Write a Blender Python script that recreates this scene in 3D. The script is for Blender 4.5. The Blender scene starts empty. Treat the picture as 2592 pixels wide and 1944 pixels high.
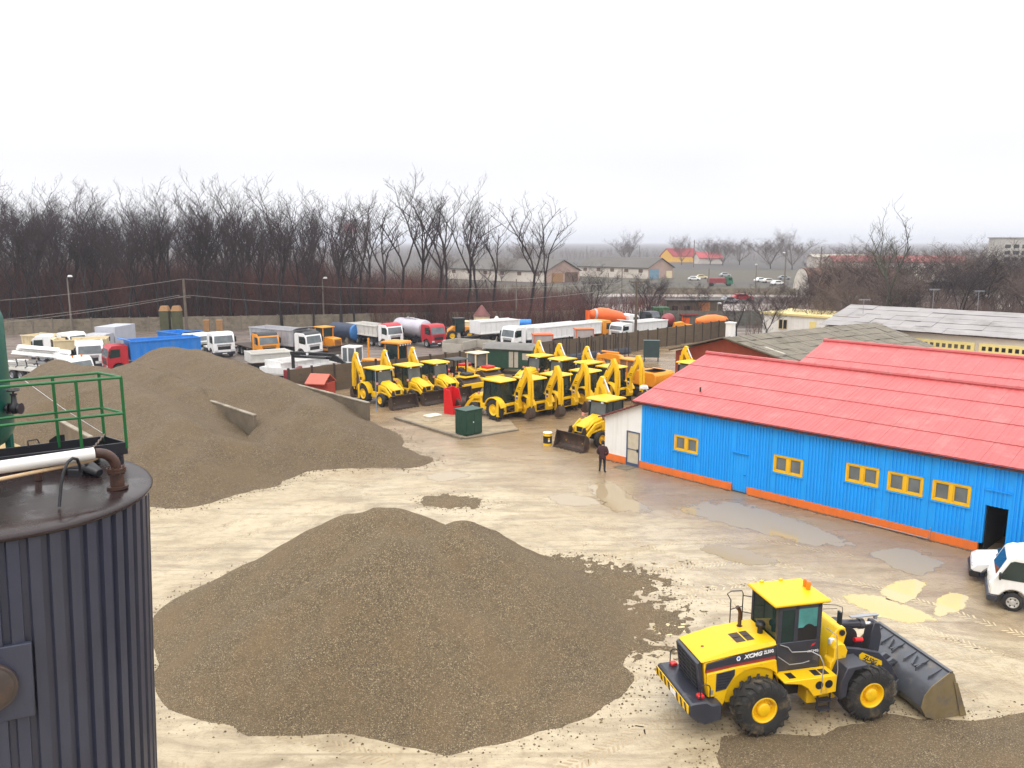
import bpy, bmesh, math, random
from mathutils import Matrix, Vector
R = math.radians
random.seed(7)
SC = bpy.context.scene
COL = SC.collection

# ------------------------------------------------------------------ camera, sky, sun, exposure
CAM_H = 13.0
FPX = 2050.0
PITCH = math.atan((972 - 612) / FPX)
cam_data = bpy.data.cameras.new('camera')
cam_data.sensor_fit = 'HORIZONTAL'
cam_data.sensor_width = 36.0
cam_data.lens = 36.0 * FPX / 2592.0
cam_data.clip_start = 0.1
cam_data.clip_end = 20000
cam = bpy.data.objects.new('camera', cam_data)
cam.location = (0, 0, CAM_H)
cam.rotation_euler = (R(90) - PITCH, 0, 0)
COL.objects.link(cam)
SC.camera = cam

SC.view_settings.view_transform = 'Standard'
SC.view_settings.look = 'None'
SC.view_settings.exposure = 0.0
SC.view_settings.gamma = 1.0
SC.cycles.use_denoising = True
SC.cycles.max_bounces = 6
SC.cycles.diffuse_bounces = 3
SC.cycles.glossy_bounces = 3
SC.cycles.transmission_bounces = 2
SC.cycles.transparent_max_bounces = 8
SC.cycles.volume_bounces = 0
SC.cycles.caustics_reflective = False
SC.cycles.caustics_refractive = False
SC.cycles.sample_clamp_indirect = 6.0

SUN_EL, SUN_AZ = R(52), R(200)
world = bpy.data.worlds.new('World')
SC.world = world
world.use_nodes = True
nt = world.node_tree
nt.nodes.clear()
def wn(t, **k):
    n = nt.nodes.new(t)
    for a, b in k.items():
        setattr(n, a, b)
    return n
sky = wn('ShaderNodeTexSky', sky_type='NISHITA', sun_disc=False)
sky.sun_elevation = SUN_EL
sky.sun_rotation = SUN_AZ
sky.air_density = 1.0
sky.dust_density = 4.0
bg1 = wn('ShaderNodeBackground')
bg1.inputs['Strength'].default_value = 0.12
nt.links.new(sky.outputs[0], bg1.inputs[0])
tc = wn('ShaderNodeTexCoord')
sep = wn('ShaderNodeSeparateXYZ')
nt.links.new(tc.outputs['Generated'], sep.inputs[0])
# overcast luminance: brighter towards the zenith, a faint lavender-grey cloud bank low above the horizon
ramp = wn('ShaderNodeValToRGB')
cr = ramp.color_ramp
cr.elements[0].position = 0.0
cr.elements[0].color = (1.16, 1.17, 1.21, 1)
cr.elements[1].position = 1.0
cr.elements[1].color = (3.0, 3.0, 3.0, 1)
for p_, c_ in ((0.05, (1.2, 1.2, 1.22, 1)), (0.16, (1.22, 1.22, 1.24, 1)), (0.26, (1.5, 1.5, 1.5, 1))):
    e = cr.elements.new(p_)
    e.color = c_
nt.links.new(sep.outputs['Z'], ramp.inputs[0])
mp = wn('ShaderNodeMapping')
mp.inputs['Scale'].default_value = (1.1, 1.1, 3.2)
mp.inputs['Location'].default_value = (0.2, 0.6, 0.2)
nt.links.new(tc.outputs['Generated'], mp.inputs[0])
cn = wn('ShaderNodeTexNoise')
cn.inputs['Scale'].default_value = 1.0
cn.inputs['Detail'].default_value = 3
cn.inputs['Roughness'].default_value = 0.55
nt.links.new(mp.outputs[0], cn.inputs['Vector'])
cr2 = wn('ShaderNodeValToRGB')
cr2.color_ramp.elements[0].position = 0.40
cr2.color_ramp.elements[0].color = (0.76, 0.76, 0.80, 1)
cr2.color_ramp.elements[1].position = 0.74
cr2.color_ramp.elements[1].color = (1.08, 1.08, 1.08, 1)
nt.links.new(cn.outputs['Fac'], cr2.inputs[0])
band = wn('ShaderNodeValToRGB')
be = band.color_ramp.elements
be[0].position, be[0].color = 0.03, (0, 0, 0, 1)
be[1].position, be[1].color = 0.27, (0, 0, 0, 1)
for p_, v_ in ((0.09, 1.0), (0.15, 0.9)):
    e = be.new(p_)
    e.color = (v_, v_, v_, 1)
nt.links.new(sep.outputs['Z'], band.inputs[0])
mul = wn('ShaderNodeMix', data_type='RGBA', blend_type='MULTIPLY')
nt.links.new(band.outputs[0], mul.inputs['Factor'])
nt.links.new(ramp.outputs[0], mul.inputs['A'])
nt.links.new(cr2.outputs[0], mul.inputs['B'])
bg2 = wn('ShaderNodeBackground')
bg2.inputs['Strength'].default_value = 1.0
nt.links.new(mul.outputs['Result'], bg2.inputs[0])
mixs = wn('ShaderNodeMixShader')
mixs.inputs[0].default_value = 0.9
nt.links.new(bg1.outputs[0], mixs.inputs[1])
nt.links.new(bg2.outputs[0], mixs.inputs[2])
wo = wn('ShaderNodeOutputWorld')
nt.links.new(mixs.outputs[0], wo.inputs[0])

sl = bpy.data.lights.new('sun', 'SUN')
sl.energy = 0.7
sl.angle = R(24)
sl.color = (1.0, 0.96, 0.9)
sun = bpy.data.objects.new('sun', sl)
sd = Vector((math.sin(SUN_AZ) * math.cos(SUN_EL), math.cos(SUN_AZ) * math.cos(SUN_EL), math.sin(SUN_EL)))
sun.rotation_euler = sd.to_track_quat('Z', 'Y').to_euler()
COL.objects.link(sun)

# ------------------------------------------------------------------ pixel helpers (photo pixel -> point of the place)
_c, _s = math.cos(PITCH), math.sin(PITCH)
def ray(px, py):
    u = (px - 1296) / FPX
    v = (py - 972) / FPX
    return Vector((u, _c - v * _s, -(_s + v * _c)))
def g(px, py, z=0.0):
    d = ray(px, py)
    t = (z - CAM_H) / d.z
    return Vector((d.x * t, d.y * t, z))
def at(px, py, Y):
    d = ray(px, py)
    t = Y / d.y
    return Vector((d.x * t, Y, CAM_H + d.z * t))

# ------------------------------------------------------------------ materials
def mat(name, c, r=0.5, m=0.0, var=0.12, vs=2.0, dirt=None, ds=3.0, dl=0.55, bump=0.0, bs=30.0, spec=0.5, streak=None, splash=None, world=False, dr=None, coat=0.0):
    """procedural paint/metal/earth: noise tint, dirt patches, bump, optional wave bump"""
    M = bpy.data.materials.new(name)
    M.use_nodes = True
    t = M.node_tree
    N, L = t.nodes, t.links
    b = N['Principled BSDF']
    b.inputs['Roughness'].default_value = r
    b.inputs['Metallic'].default_value = m
    b.inputs['Specular IOR Level'].default_value = spec
    if coat:
        b.inputs['Coat Weight'].default_value = coat
        b.inputs['Coat Roughness'].default_value = 0.1
    tc = N.new('ShaderNodeTexCoord')
    if world:
        geo = N.new('ShaderNodeNewGeometry')
        vec = geo.outputs['Position']
    else:
        oi = N.new('ShaderNodeObjectInfo')
        ad = N.new('ShaderNodeVectorMath')
        ad.operation = 'ADD'
        L.new(tc.outputs['Object'], ad.inputs[0])
        mu = N.new('ShaderNodeMath')
        mu.operation = 'MULTIPLY'
        mu.inputs[1].default_value = 37.0
        L.new(oi.outputs['Random'], mu.inputs[0])
        L.new(mu.outputs[0], ad.inputs[1])
        vec = ad.outputs[0]
    no = N.new('ShaderNodeTexNoise')
    no.inputs['Scale'].default_value = vs
    no.inputs['Detail'].default_value = 6
    L.new(vec, no.inputs['Vector'])
    mx = N.new('ShaderNodeMix')
    mx.data_type = 'RGBA'
    L.new(no.outputs['Fac'], mx.inputs['Factor'])
    mx.inputs['A'].default_value = tuple(max(0, x * (1 - var * 1.6)) for x in c) + (1,)
    mx.inputs['B'].default_value = tuple(min(1, x * (1 + var * 1.6)) for x in c) + (1,)
    out = mx.outputs['Result']
    if dirt:
        n2 = N.new('ShaderNodeTexNoise')
        n2.inputs['Scale'].default_value = ds
        n2.inputs['Detail'].default_value = 9
        n2.inputs['Roughness'].default_value = 0.68
        L.new(vec, n2.inputs['Vector'])
        rp = N.new('ShaderNodeValToRGB')
        rp.color_ramp.elements[0].position = dl
        rp.color_ramp.elements[0].color = (0, 0, 0, 1)
        rp.color_ramp.elements[1].position = min(1, dl + 0.16)
        rp.color_ramp.elements[1].color = (0.85, 0.85, 0.85, 1)
        L.new(n2.outputs['Fac'], rp.inputs[0])
        m2 = N.new('ShaderNodeMix')
        m2.data_type = 'RGBA'
        L.new(rp.outputs[0], m2.inputs['Factor'])
        L.new(out, m2.inputs['A'])
        m2.inputs['B'].default_value = tuple(dirt) + (1,)
        out = m2.outputs['Result']
        if dr is not None:
            mr = N.new('ShaderNodeMapRange')
            mr.inputs['To Min'].default_value = r
            mr.inputs['To Max'].default_value = dr
            L.new(rp.outputs[0], mr.inputs['Value'])
            L.new(mr.outputs[0], b.inputs['Roughness'])
    if streak:      # vertical run-down weathering: (colour, amount)
        mp = N.new('ShaderNodeMapping')
        mp.inputs['Scale'].default_value = (3.2, 3.2, 0.16)
        L.new(vec, mp.inputs[0])
        n4 = N.new('ShaderNodeTexNoise')
        n4.inputs['Scale'].default_value = 1.0
        n4.inputs['Detail'].default_value = 8
        n4.inputs['Roughness'].default_value = 0.65
        L.new(mp.outputs[0], n4.inputs['Vector'])
        rs = N.new('ShaderNodeValToRGB')
        rs.color_ramp.elements[0].position = 0.46
        rs.color_ramp.elements[0].color = (0, 0, 0, 1)
        rs.color_ramp.elements[1].position = 0.72
        rs.color_ramp.elements[1].color = (streak[1],) * 3 + (1,)
        L.new(n4.outputs['Fac'], rs.inputs[0])
        m4 = N.new('ShaderNodeMix')
        m4.data_type = 'RGBA'
        L.new(rs.outputs[0], m4.inputs['Factor'])
        L.new(out, m4.inputs['A'])
        m4.inputs['B'].default_value = tuple(streak[0]) + (1,)
        out = m4.outputs['Result']
    if splash:      # mud thrown up from the ground: (colour, height)
        sz = N.new('ShaderNodeSeparateXYZ')
        L.new(tc.outputs['Object'], sz.inputs[0])
        n5 = N.new('ShaderNodeTexNoise')
        n5.inputs['Scale'].default_value = 2.2
        n5.inputs['Detail'].default_value = 8
        L.new(tc.outputs['Object'], n5.inputs['Vector'])
        ma = N.new('ShaderNodeMath')
        ma.operation = 'MULTIPLY_ADD'
        L.new(n5.outputs['Fac'], ma.inputs[0])
        ma.inputs[1].default_value = -1.6 * splash[1]
        L.new(sz.outputs['Z'], ma.inputs[2])
        mz = N.new('ShaderNodeMapRange')
        mz.inputs['From Min'].default_value = -0.75 * splash[1]
        mz.inputs['From Max'].default_value = 0.25 * splash[1]
        mz.inputs['To Min'].default_value = 0.85
        mz.inputs['To Max'].default_value = 0.0
        L.new(ma.outputs[0], mz.inputs['Value'])
        m5 = N.new('ShaderNodeMix')
        m5.data_type = 'RGBA'
        L.new(mz.outputs[0], m5.inputs['Factor'])
        L.new(out, m5.inputs['A'])
        m5.inputs['B'].default_value = tuple(splash[0]) + (1,)
        out = m5.outputs['Result']
    L.new(out, b.inputs['Base Color'])
    if bump:
        n3 = N.new('ShaderNodeTexNoise')
        n3.inputs['Scale'].default_value = bs
        n3.inputs['Detail'].default_value = 4
        L.new(vec, n3.inputs['Vector'])
        bp = N.new('ShaderNodeBump')
        bp.inputs['Strength'].default_value = min(1.0, bump)
        bp.inputs['Distance'].default_value = 0.05
        L.new(n3.outputs['Fac'], bp.inputs['Height'])
        L.new(bp.outputs[0], b.inputs['Normal'])
    return M

YEL = mat('machine_yellow', (0.84, 0.50, 0.002), 0.38, var=0.08, dirt=(0.36, 0.20, 0.05), ds=2.0, dl=0.58, dr=0.75)
YEL2 = mat('backhoe_yellow', (0.84, 0.50, 0.002), 0.42, var=0.10, dirt=(0.22, 0.10, 0.03), ds=2.6, dl=0.60, dr=0.75)
ORY = mat('orange_yellow_paint', (0.78, 0.28, 0.01), 0.45, var=0.12, dirt=(0.30, 0.13, 0.05), ds=2.0, dl=0.6)
ORG = mat('orange_paint', (0.80, 0.12, 0.008), 0.45, var=0.12, dirt=(0.35, 0.12, 0.05), ds=2.0, dl=0.62)
SLATE = mat('slate_grey_paint', (0.035, 0.037, 0.05), 0.35, var=0.2, dirt=(0.14, 0.12, 0.10), ds=2.5, dl=0.60, dr=0.75)
BUCK = mat('bucket_steel', (0.085, 0.09, 0.105), 0.30, m=0.2, var=0.3, dirt=(0.20, 0.165, 0.12), ds=1.6, dl=0.54, dr=0.6)
MUDST = mat('muddy_steel', (0.20, 0.15, 0.075), 0.45, var=0.3, vs=3, dirt=(0.085, 0.08, 0.085), ds=1.5, dl=0.50)
RUST = mat('rusty_bucket', (0.055, 0.035, 0.025), 0.6, var=0.3, vs=3, dirt=(0.19, 0.075, 0.03), ds=1.8, dl=0.55)
RUSTP = mat('rusty_pipe', (0.050, 0.022, 0.015), 0.45, var=0.4, vs=8, dirt=(0.10, 0.042, 0.022), ds=7, dl=0.5)
TYREM = mat('muddy_tyre', (0.020, 0.019, 0.018), 0.75, var=0.25, vs=5, dirt=(0.17, 0.125, 0.07), ds=1.6, dl=0.53, bump=0.3, bs=25)
TYRE = mat('tyre_rubber', (0.018, 0.017, 0.017), 0.75, var=0.25, vs=5, dirt=(0.085, 0.068, 0.05), ds=3.5, dl=0.60, bump=0.3, bs=25)
BLK = mat('black_plastic', (0.012, 0.012, 0.014), 0.42, var=0.2)
BLKM = mat('black_metal', (0.016, 0.016, 0.02), 0.35, var=0.3, dirt=(0.06, 0.05, 0.045), ds=4, dl=0.62)
HOLE = mat('dark_interior', (0.006, 0.006, 0.006), 0.9, var=0.1)
GLASS = mat('dark_window_glass', (0.012, 0.03, 0.028), 0.06, var=0.5, vs=1.2, spec=0.6)
GLASSC = mat('teal_cab_glass', (0.07, 0.26, 0.25), 0.05, var=0.5, vs=1.5, spec=0.6)
GLASSG = mat('grey_window_glass', (0.13, 0.15, 0.16), 0.08, var=0.4, vs=1.4, spec=0.6)
CHROME = mat('chrome_rod', (0.75, 0.75, 0.76), 0.18, m=0.85, var=0.04)
WHT = mat('white_truck_paint', (0.84, 0.84, 0.83), 0.35, var=0.03, dirt=(0.58, 0.53, 0.46), ds=1.3, dl=0.66, streak=((0.58, 0.54, 0.48), 0.3), splash=((0.30, 0.24, 0.17), 0.5))
WHTD = mat('dusty_white_paint', (0.66, 0.64, 0.59), 0.5, var=0.08, dirt=(0.36, 0.30, 0.22), ds=1.1, dl=0.60)
CREAM = mat('cream_paint', (0.70, 0.58, 0.36), 0.5, var=0.1, dirt=(0.34, 0.24, 0.12), ds=1.5, dl=0.58)
GREYT = mat('grey_tipper_paint', (0.40, 0.40, 0.43), 0.45, var=0.1, dirt=(0.24, 0.21, 0.18), ds=1.2, dl=0.58, streak=((0.62, 0.60, 0.58), 0.5))
RED = mat('red_truck_paint', (0.46, 0.018, 0.03), 0.35, var=0.12, dirt=(0.25, 0.06, 0.05), ds=2, dl=0.66)
REDB = mat('bright_red_paint', (0.62, 0.008, 0.012), 0.4, var=0.1, dirt=(0.3, 0.02, 0.02), ds=2, dl=0.64)
MAROON = mat('dull_red_paint', (0.25, 0.03, 0.035), 0.5, var=0.2)
BLUT = mat('blue_tipper_paint', (0.006, 0.20, 0.68), 0.42, var=0.15, dirt=(0.10, 0.20, 0.36), ds=1.6, dl=0.62, streak=((0.12, 0.26, 0.5), 0.55))
NAVY = mat('navy_tank_paint', (0.012, 0.025, 0.06), 0.45, var=0.3)
SILV = mat('silver_tank_metal', (0.50, 0.47, 0.52), 0.35, m=0.35, var=0.1, dirt=(0.3, 0.27, 0.27), ds=1.4, dl=0.6)
GRN = mat('dark_green_paint', (0.012, 0.055, 0.035), 0.42, var=0.25, dirt=(0.06, 0.075, 0.05), ds=2, dl=0.6)
GRNR = mat('rail_green_paint', (0.008, 0.12, 0.028), 0.38, var=0.15, dirt=(0.02, 0.07, 0.03), ds=5, dl=0.6)
GRNT = mat('teal_green_paint', (0.006, 0.10, 0.07), 0.38, var=0.25, dirt=(0.03, 0.05, 0.04), ds=2, dl=0.6)
STEEL = mat('galvanised_steel', (0.33, 0.34, 0.36), 0.45, m=0.4, var=0.15)
CONC = mat('weathered_concrete', (0.20, 0.165, 0.12), 0.8, var=0.25, vs=1.2, dirt=(0.10, 0.085, 0.055), ds=1.3, dl=0.5, bump=0.4, bs=12)
CONCD = mat('dark_stained_concrete', (0.115, 0.083, 0.052), 0.85, var=0.3, vs=0.9, dirt=(0.06, 0.05, 0.032), ds=0.9, dl=0.52, bump=0.3, bs=10)
CONCL = mat('pale_concrete', (0.42, 0.38, 0.32), 0.8, var=0.15, vs=1.5, dirt=(0.22, 0.18, 0.14), ds=1.5, dl=0.58, bump=0.3, bs=12)
PLAST = mat('white_plaster', (0.80, 0.79, 0.76), 0.85, var=0.04, dirt=(0.62, 0.58, 0.52), ds=1.2, dl=0.64, bump=0.15, bs=20, streak=((0.55, 0.50, 0.44), 0.4))
PLASTD = mat('old_white_plaster', (0.60, 0.55, 0.48), 0.9, var=0.15, vs=0.6, dirt=(0.30, 0.24, 0.20), ds=0.6, dl=0.55)
ORPL = mat('orange_plinth_paint', (0.80, 0.17, 0.02), 0.6, var=0.1, dirt=(0.55, 0.14, 0.04), ds=1.6, dl=0.6, streak=((0.5, 0.16, 0.06), 0.5), splash=((0.30, 0.14, 0.06), 0.09))
BLUW = mat('blue_wall_paint', (0.001, 0.34, 0.90), 0.55, var=0.05, vs=0.8, dirt=(0.002, 0.28, 0.80), ds=1.6, dl=0.60, streak=((0.012, 0.24, 0.62), 0.45), splash=((0.10, 0.20, 0.32), 0.25))
WFRM = mat('window_frame_yellow', (0.82, 0.46, 0.006), 0.45, var=0.06)
TAN = mat('tan_paint', (0.32, 0.17, 0.07), 0.7, var=0.2)
WOODP = mat('weathered_timber', (0.10, 0.075, 0.05), 0.85, var=0.3)
BRICK = mat('red_brick_gable', (0.30, 0.06, 0.025), 0.9, var=0.2, vs=1.5, dirt=(0.17, 0.06, 0.035), ds=0.9, dl=0.54, bump=0.3, bs=14)
POLE = mat('concrete_pole', (0.17, 0.145, 0.12), 0.85, var=0.2)
WIRE = mat('wire_metal', (0.30, 0.27, 0.25), 0.5, var=0.1)
LAMPH = mat('lamp_head_white', (0.85, 0.85, 0.85), 0.3, var=0.02)
AMBER = mat('amber_beacon', (0.85, 0.20, 0.01), 0.25, var=0.1)
REDL = mat('red_lens', (0.6, 0.02, 0.02), 0.2, var=0.1)
LENS = mat('headlight_lens', (0.62, 0.64, 0.66), 0.12, var=0.1)
DIRT = mat('load_dirt', (0.16, 0.11, 0.065), 0.95, var=0.4, vs=3, bump=0.6, bs=8)
CLOTH = mat('maroon_jacket', (0.045, 0.015, 0.018), 0.9, var=0.25, vs=6)
PANTS = mat('black_trousers', (0.010, 0.012, 0.016), 0.9, var=0.25, vs=6)
SKIN = mat('skin', (0.42, 0.24, 0.17), 0.6, var=0.08)
HAIR = mat('dark_hair', (0.012, 0.010, 0.009), 0.7, var=0.2)
INKW = mat('white_lettering', (0.82, 0.82, 0.82), 0.5, var=0.03)
INKD = mat('dark_lettering', (0.03, 0.022, 0.02), 0.5, var=0.1)
INKR = mat('red_lettering', (0.6, 0.02, 0.03), 0.5, var=0.05)
INKB = mat('blue_sticker', (0.06, 0.12, 0.5), 0.5, var=0.05)
BARK = mat('tree_bark', (0.020, 0.015, 0.016), 0.95, var=0.35, vs=1.5)
BARKG = mat('pale_tree_bark', (0.085, 0.085, 0.062), 0.95, var=0.3, vs=1.5)
TWIGB = mat('pale_brown_twigs', (0.115, 0.080, 0.066), 0.95, var=0.4, vs=0.3)
TWIG = mat('tree_twigs', (0.036, 0.023, 0.025), 0.95, var=0.3, vs=0.3)
BRUSH = mat('red_brown_brush', (0.110, 0.038, 0.029), 0.95, var=0.6, vs=0.10, world=True, dirt=(0.022, 0.014, 0.014), ds=0.22, dl=0.47)
BRUSHG = mat('grey_brush', (0.155, 0.100, 0.080), 0.95, var=0.5, vs=0.2, world=True, dirt=(0.07, 0.05, 0.045), ds=0.2, dl=0.5)

# ------------------------------------------------------------------ mesh builder
class MB:
    def __init__(s):
        s.v, s.f, s.mi, s.ms = [], [], [], []
        s.M = None
        s.m = 0
    def use(s, m):
        if m not in s.ms:
            s.ms.append(m)
        s.m = s.ms.index(m)
        return s
    def add(s, vs, fs):
        o = len(s.v)
        if s.M is not None:
            vs = [s.M @ Vector(p) for p in vs]
        s.v.extend([tuple(p) for p in vs])
        for q in fs:
            s.f.append([i + o for i in q])
            s.mi.append(s.m)
        return s
    def box(s, x0, x1, y0, y1, z0, z1):
        return s.add([(x0, y0, z0), (x1, y0, z0), (x1, y1, z0), (x0, y1, z0), (x0, y0, z1), (x1, y0, z1), (x1, y1, z1), (x0, y1, z1)],
                     [(0, 3, 2, 1), (4, 5, 6, 7), (0, 1, 5, 4), (1, 2, 6, 5), (2, 3, 7, 6), (3, 0, 4, 7)])
    def prism(s, pts, y0, y1):
        """polygon in x,z swept along y"""
        n = len(pts)
        vs = [(x, y0, z) for x, z in pts] + [(x, y1, z) for x, z in pts]
        fs = [tuple(range(n)), tuple(range(2 * n - 1, n - 1, -1))]
        for i in range(n):
            j = (i + 1) % n
            fs.append((i, i + n, j + n, j))
        return s.add(vs, fs)
    def slab(s, pts, z0, z1):
        """polygon in x,y swept along z"""
        n = len(pts)
        vs = [(x, y, z0) for x, y in pts] + [(x, y, z1) for x, y in pts]
        fs = [tuple(range(n - 1, -1, -1)), tuple(range(n, 2 * n))]
        for i in range(n):
            j = (i + 1) % n
            fs.append((i, j, j + n, i + n))
        return s.add(vs, fs)
    def plate(s, quad, th):
        """flat polygon in space given a thickness along its normal"""
        q = [Vector(p) for p in quad]
        n = (q[1] - q[0]).cross(q[2] - q[0]).normalized() * th
        k = len(q)
        vs = q + [p + n for p in q]
        fs = [tuple(range(k - 1, -1, -1)), tuple(range(k, 2 * k))]
        for i in range(k):
            j = (i + 1) % k
            fs.append((i, j, j + k, i + k))
        return s.add(vs, fs)
    def cyl(s, p0, p1, r0, r1=None, n=12, cap=True):
        if r1 is None:
            r1 = r0
        a, b = Vector(p0), Vector(p1)
        d = (b - a).normalized()
        u = d.orthogonal().normalized()
        w = d.cross(u)
        vs = []
        for i in range(n):
            t = 2 * math.pi * i / n
            o = u * math.cos(t) + w * math.sin(t)
            vs.append(a + o * r0)
            vs.append(b + o * r1)
        fs = [(2 * i, 2 * ((i + 1) % n), 2 * ((i + 1) % n) + 1, 2 * i + 1) for i in range(n)]
        if cap:
            fs.append(tuple(2 * i for i in range(n - 1, -1, -1)))
            fs.append(tuple(2 * i + 1 for i in range(n)))
        return s.add(vs, fs)
    def tube(s, pts, r, n=6):
        pts = [Vector(p) for p in pts]
        rs = r if isinstance(r, (list, tuple)) else [r] * len(pts)
        d0 = (pts[1] - pts[0]).normalized()
        u = d0.orthogonal().normalized()
        vs = []
        for k, p in enumerate(pts):
            if k == 0:
                d = d0
            elif k == len(pts) - 1:
                d = (pts[k] - pts[k - 1]).normalized()
            else:
                d = (pts[k + 1] - pts[k - 1]).normalized()
            u = (u - d * u.dot(d)).normalized()
            w = d.cross(u)
            for i in range(n):
                t = 2 * math.pi * i / n
                vs.append(p + (u * math.cos(t) + w * math.sin(t)) * rs[k])
        fs = []
        for k in range(len(pts) - 1):
            for i in range(n):
                j = (i + 1) % n
                fs.append((k * n + i, k * n + j, k * n + n + j, k * n + n + i))
        fs.append(tuple(range(n - 1, -1, -1)))
        e = (len(pts) - 1) * n
        fs.append(tuple(range(e, e + n)))
        return s.add(vs, fs)
    def lathe(s, prof, c=(0, 0, 0), axis='z', n=24, cap=True):
        """prof: list of (radius, height along the axis)"""
        vs = []
        c = Vector(c)
        for r, h in prof:
            for i in range(n):
                t = 2 * math.pi * i / n
                a, b = r * math.cos(t), r * math.sin(t)
                p = {'z': (a, b, h), 'y': (a, h, b), 'x': (h, a, b)}[axis]
                vs.append(c + Vector(p))
        fs = []
        for k in range(len(prof) - 1):
            for i in range(n):
                j = (i + 1) % n
                fs.append((k * n + i, k * n + j, k * n + n + j, k * n + n + i))
        if cap:
            fs.append(tuple(range(n - 1, -1, -1)))
            e = (len(prof) - 1) * n
            fs.append(tuple(range(e, e + n)))
        return s.add(vs, fs)
    def obj(s, name, m=None, parent=None, bevel=0.0, smooth=True, ang=38, loc=None, rz=None):
        me = bpy.data.meshes.new(name)
        me.from_pydata(s.v, [], s.f)
        bm = bmesh.new()
        bm.from_mesh(me)
        bmesh.ops.recalc_face_normals(bm, faces=bm.faces)
        bm.to_mesh(me)
        bm.free()
        for mm in (s.ms if s.ms else [m]):
            me.materials.append(mm)
        if s.ms:
            me.polygons.foreach_set('material_index', s.mi)
        if smooth:
            me.polygons.foreach_set('use_smooth', [True] * len(me.polygons))
            me.set_sharp_from_angle(angle=R(ang))
        o = bpy.data.objects.new(name, me)
        COL.objects.link(o)
        if parent is not None:
            o.parent = parent
        if loc is not None:
            o.location = loc
        if rz is not None:
            o.rotation_euler.z = rz
        if bevel:
            b = o.modifiers.new('bevel', 'BEVEL')
            b.width = bevel
            b.segments = 1
            b.limit_method = 'ANGLE'
            b.angle_limit = R(40)
        return o

def tag(o, label=None, cat=None, group=None, kind=None):
    if label: o['label'] = label
    if cat: o['category'] = cat
    if group: o['group'] = group
    if kind: o['kind'] = kind
    return o
def empty(name, loc=(0, 0, 0), rz=0.0, label=None, cat=None, group=None, scale=None):
    o = bpy.data.objects.new(name, None)
    o.empty_display_size = 0.3
    COL.objects.link(o)
    o.location = loc
    o.rotation_euler.z = rz
    if scale:
        o.scale = (scale,) * 3
    return tag(o, label, cat, group)
def copy_tree(o, parent=None):
    c = o.copy()
    COL.objects.link(c)
    if parent is not None:
        c.parent = parent
    for ch in list(o.children):
        copy_tree(ch, c)
    return c
def text(body, size, name, m, parent, loc, rot, extrude=0.004, shear=0.0, sx=1.0, align='CENTER', bold=0.0):
    cu = bpy.data.curves.new(name, 'FONT')
    cu.body = body
    cu.size = size
    cu.extrude = extrude
    cu.offset = bold
    cu.shear = shear
    cu.align_x = align
    cu.align_y = 'CENTER'
    cu.resolution_u = 2
    t = bpy.data.objects.new(name, cu)
    COL.objects.link(t)
    dg = bpy.context.evaluated_depsgraph_get()
    me = bpy.data.meshes.new_from_object(t.evaluated_get(dg))
    bpy.data.objects.remove(t)
    me.name = name
    me.materials.clear()
    me.materials.append(m)
    for p in me.polygons:
        p.material_index = 0
    o = bpy.data.objects.new(name, me)
    COL.objects.link(o)
    o.parent = parent
    o.location = loc
    o.rotation_euler = rot
    o.scale = (sx, 1, 1)
    return o
DV = Vector((0.688, -0.726, 0))     # along the blue hall's front
NV = Vector((0.726, 0.688, 0))      # into the hall
ANG_D = math.atan2(DV.y, DV.x)
ANG_N = math.atan2(NV.y, NV.x)
# ------------------------------------------------------------------ ground
from mathutils import noise as mnoise
def nd(t, typ, **k):
    n = t.nodes.new(typ)
    for a, b in k.items():
        if a.startswith('i_'):
            n.inputs[a[2:].replace('_', ' ')].default_value = b
        else:
            setattr(n, a, b)
    return n
def ramp2(t, fac, p0, p1, c0=(0, 0, 0, 1), c1=(1, 1, 1, 1)):
    r = nd(t, 'ShaderNodeValToRGB')
    e = r.color_ramp.elements
    e[0].position, e[0].color, e[1].position, e[1].color = p0, c0, p1, c1
    t.links.new(fac, r.inputs[0])
    return r.outputs[0]
def mixc(t, fac, a, b, blend='MIX'):
    m = nd(t, 'ShaderNodeMix', data_type='RGBA', blend_type=blend)
    if isinstance(fac, float): m.inputs['Factor'].default_value = fac
    else: t.links.new(fac, m.inputs['Factor'])
    for k, x in (('A', a), ('B', b)):
        if isinstance(x, tuple): m.inputs[k].default_value = x + (1,)
        else: t.links.new(x, m.inputs[k])
    return m.outputs['Result']
def noise_n(t, vec, scale, detail=5, rough=0.55, dist=0.0):
    n = nd(t, 'ShaderNodeTexNoise', i_Scale=scale, i_Detail=detail, i_Roughness=rough, i_Distortion=dist)
    t.links.new(vec, n.inputs['Vector'])
    return n.outputs['Fac']

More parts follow.
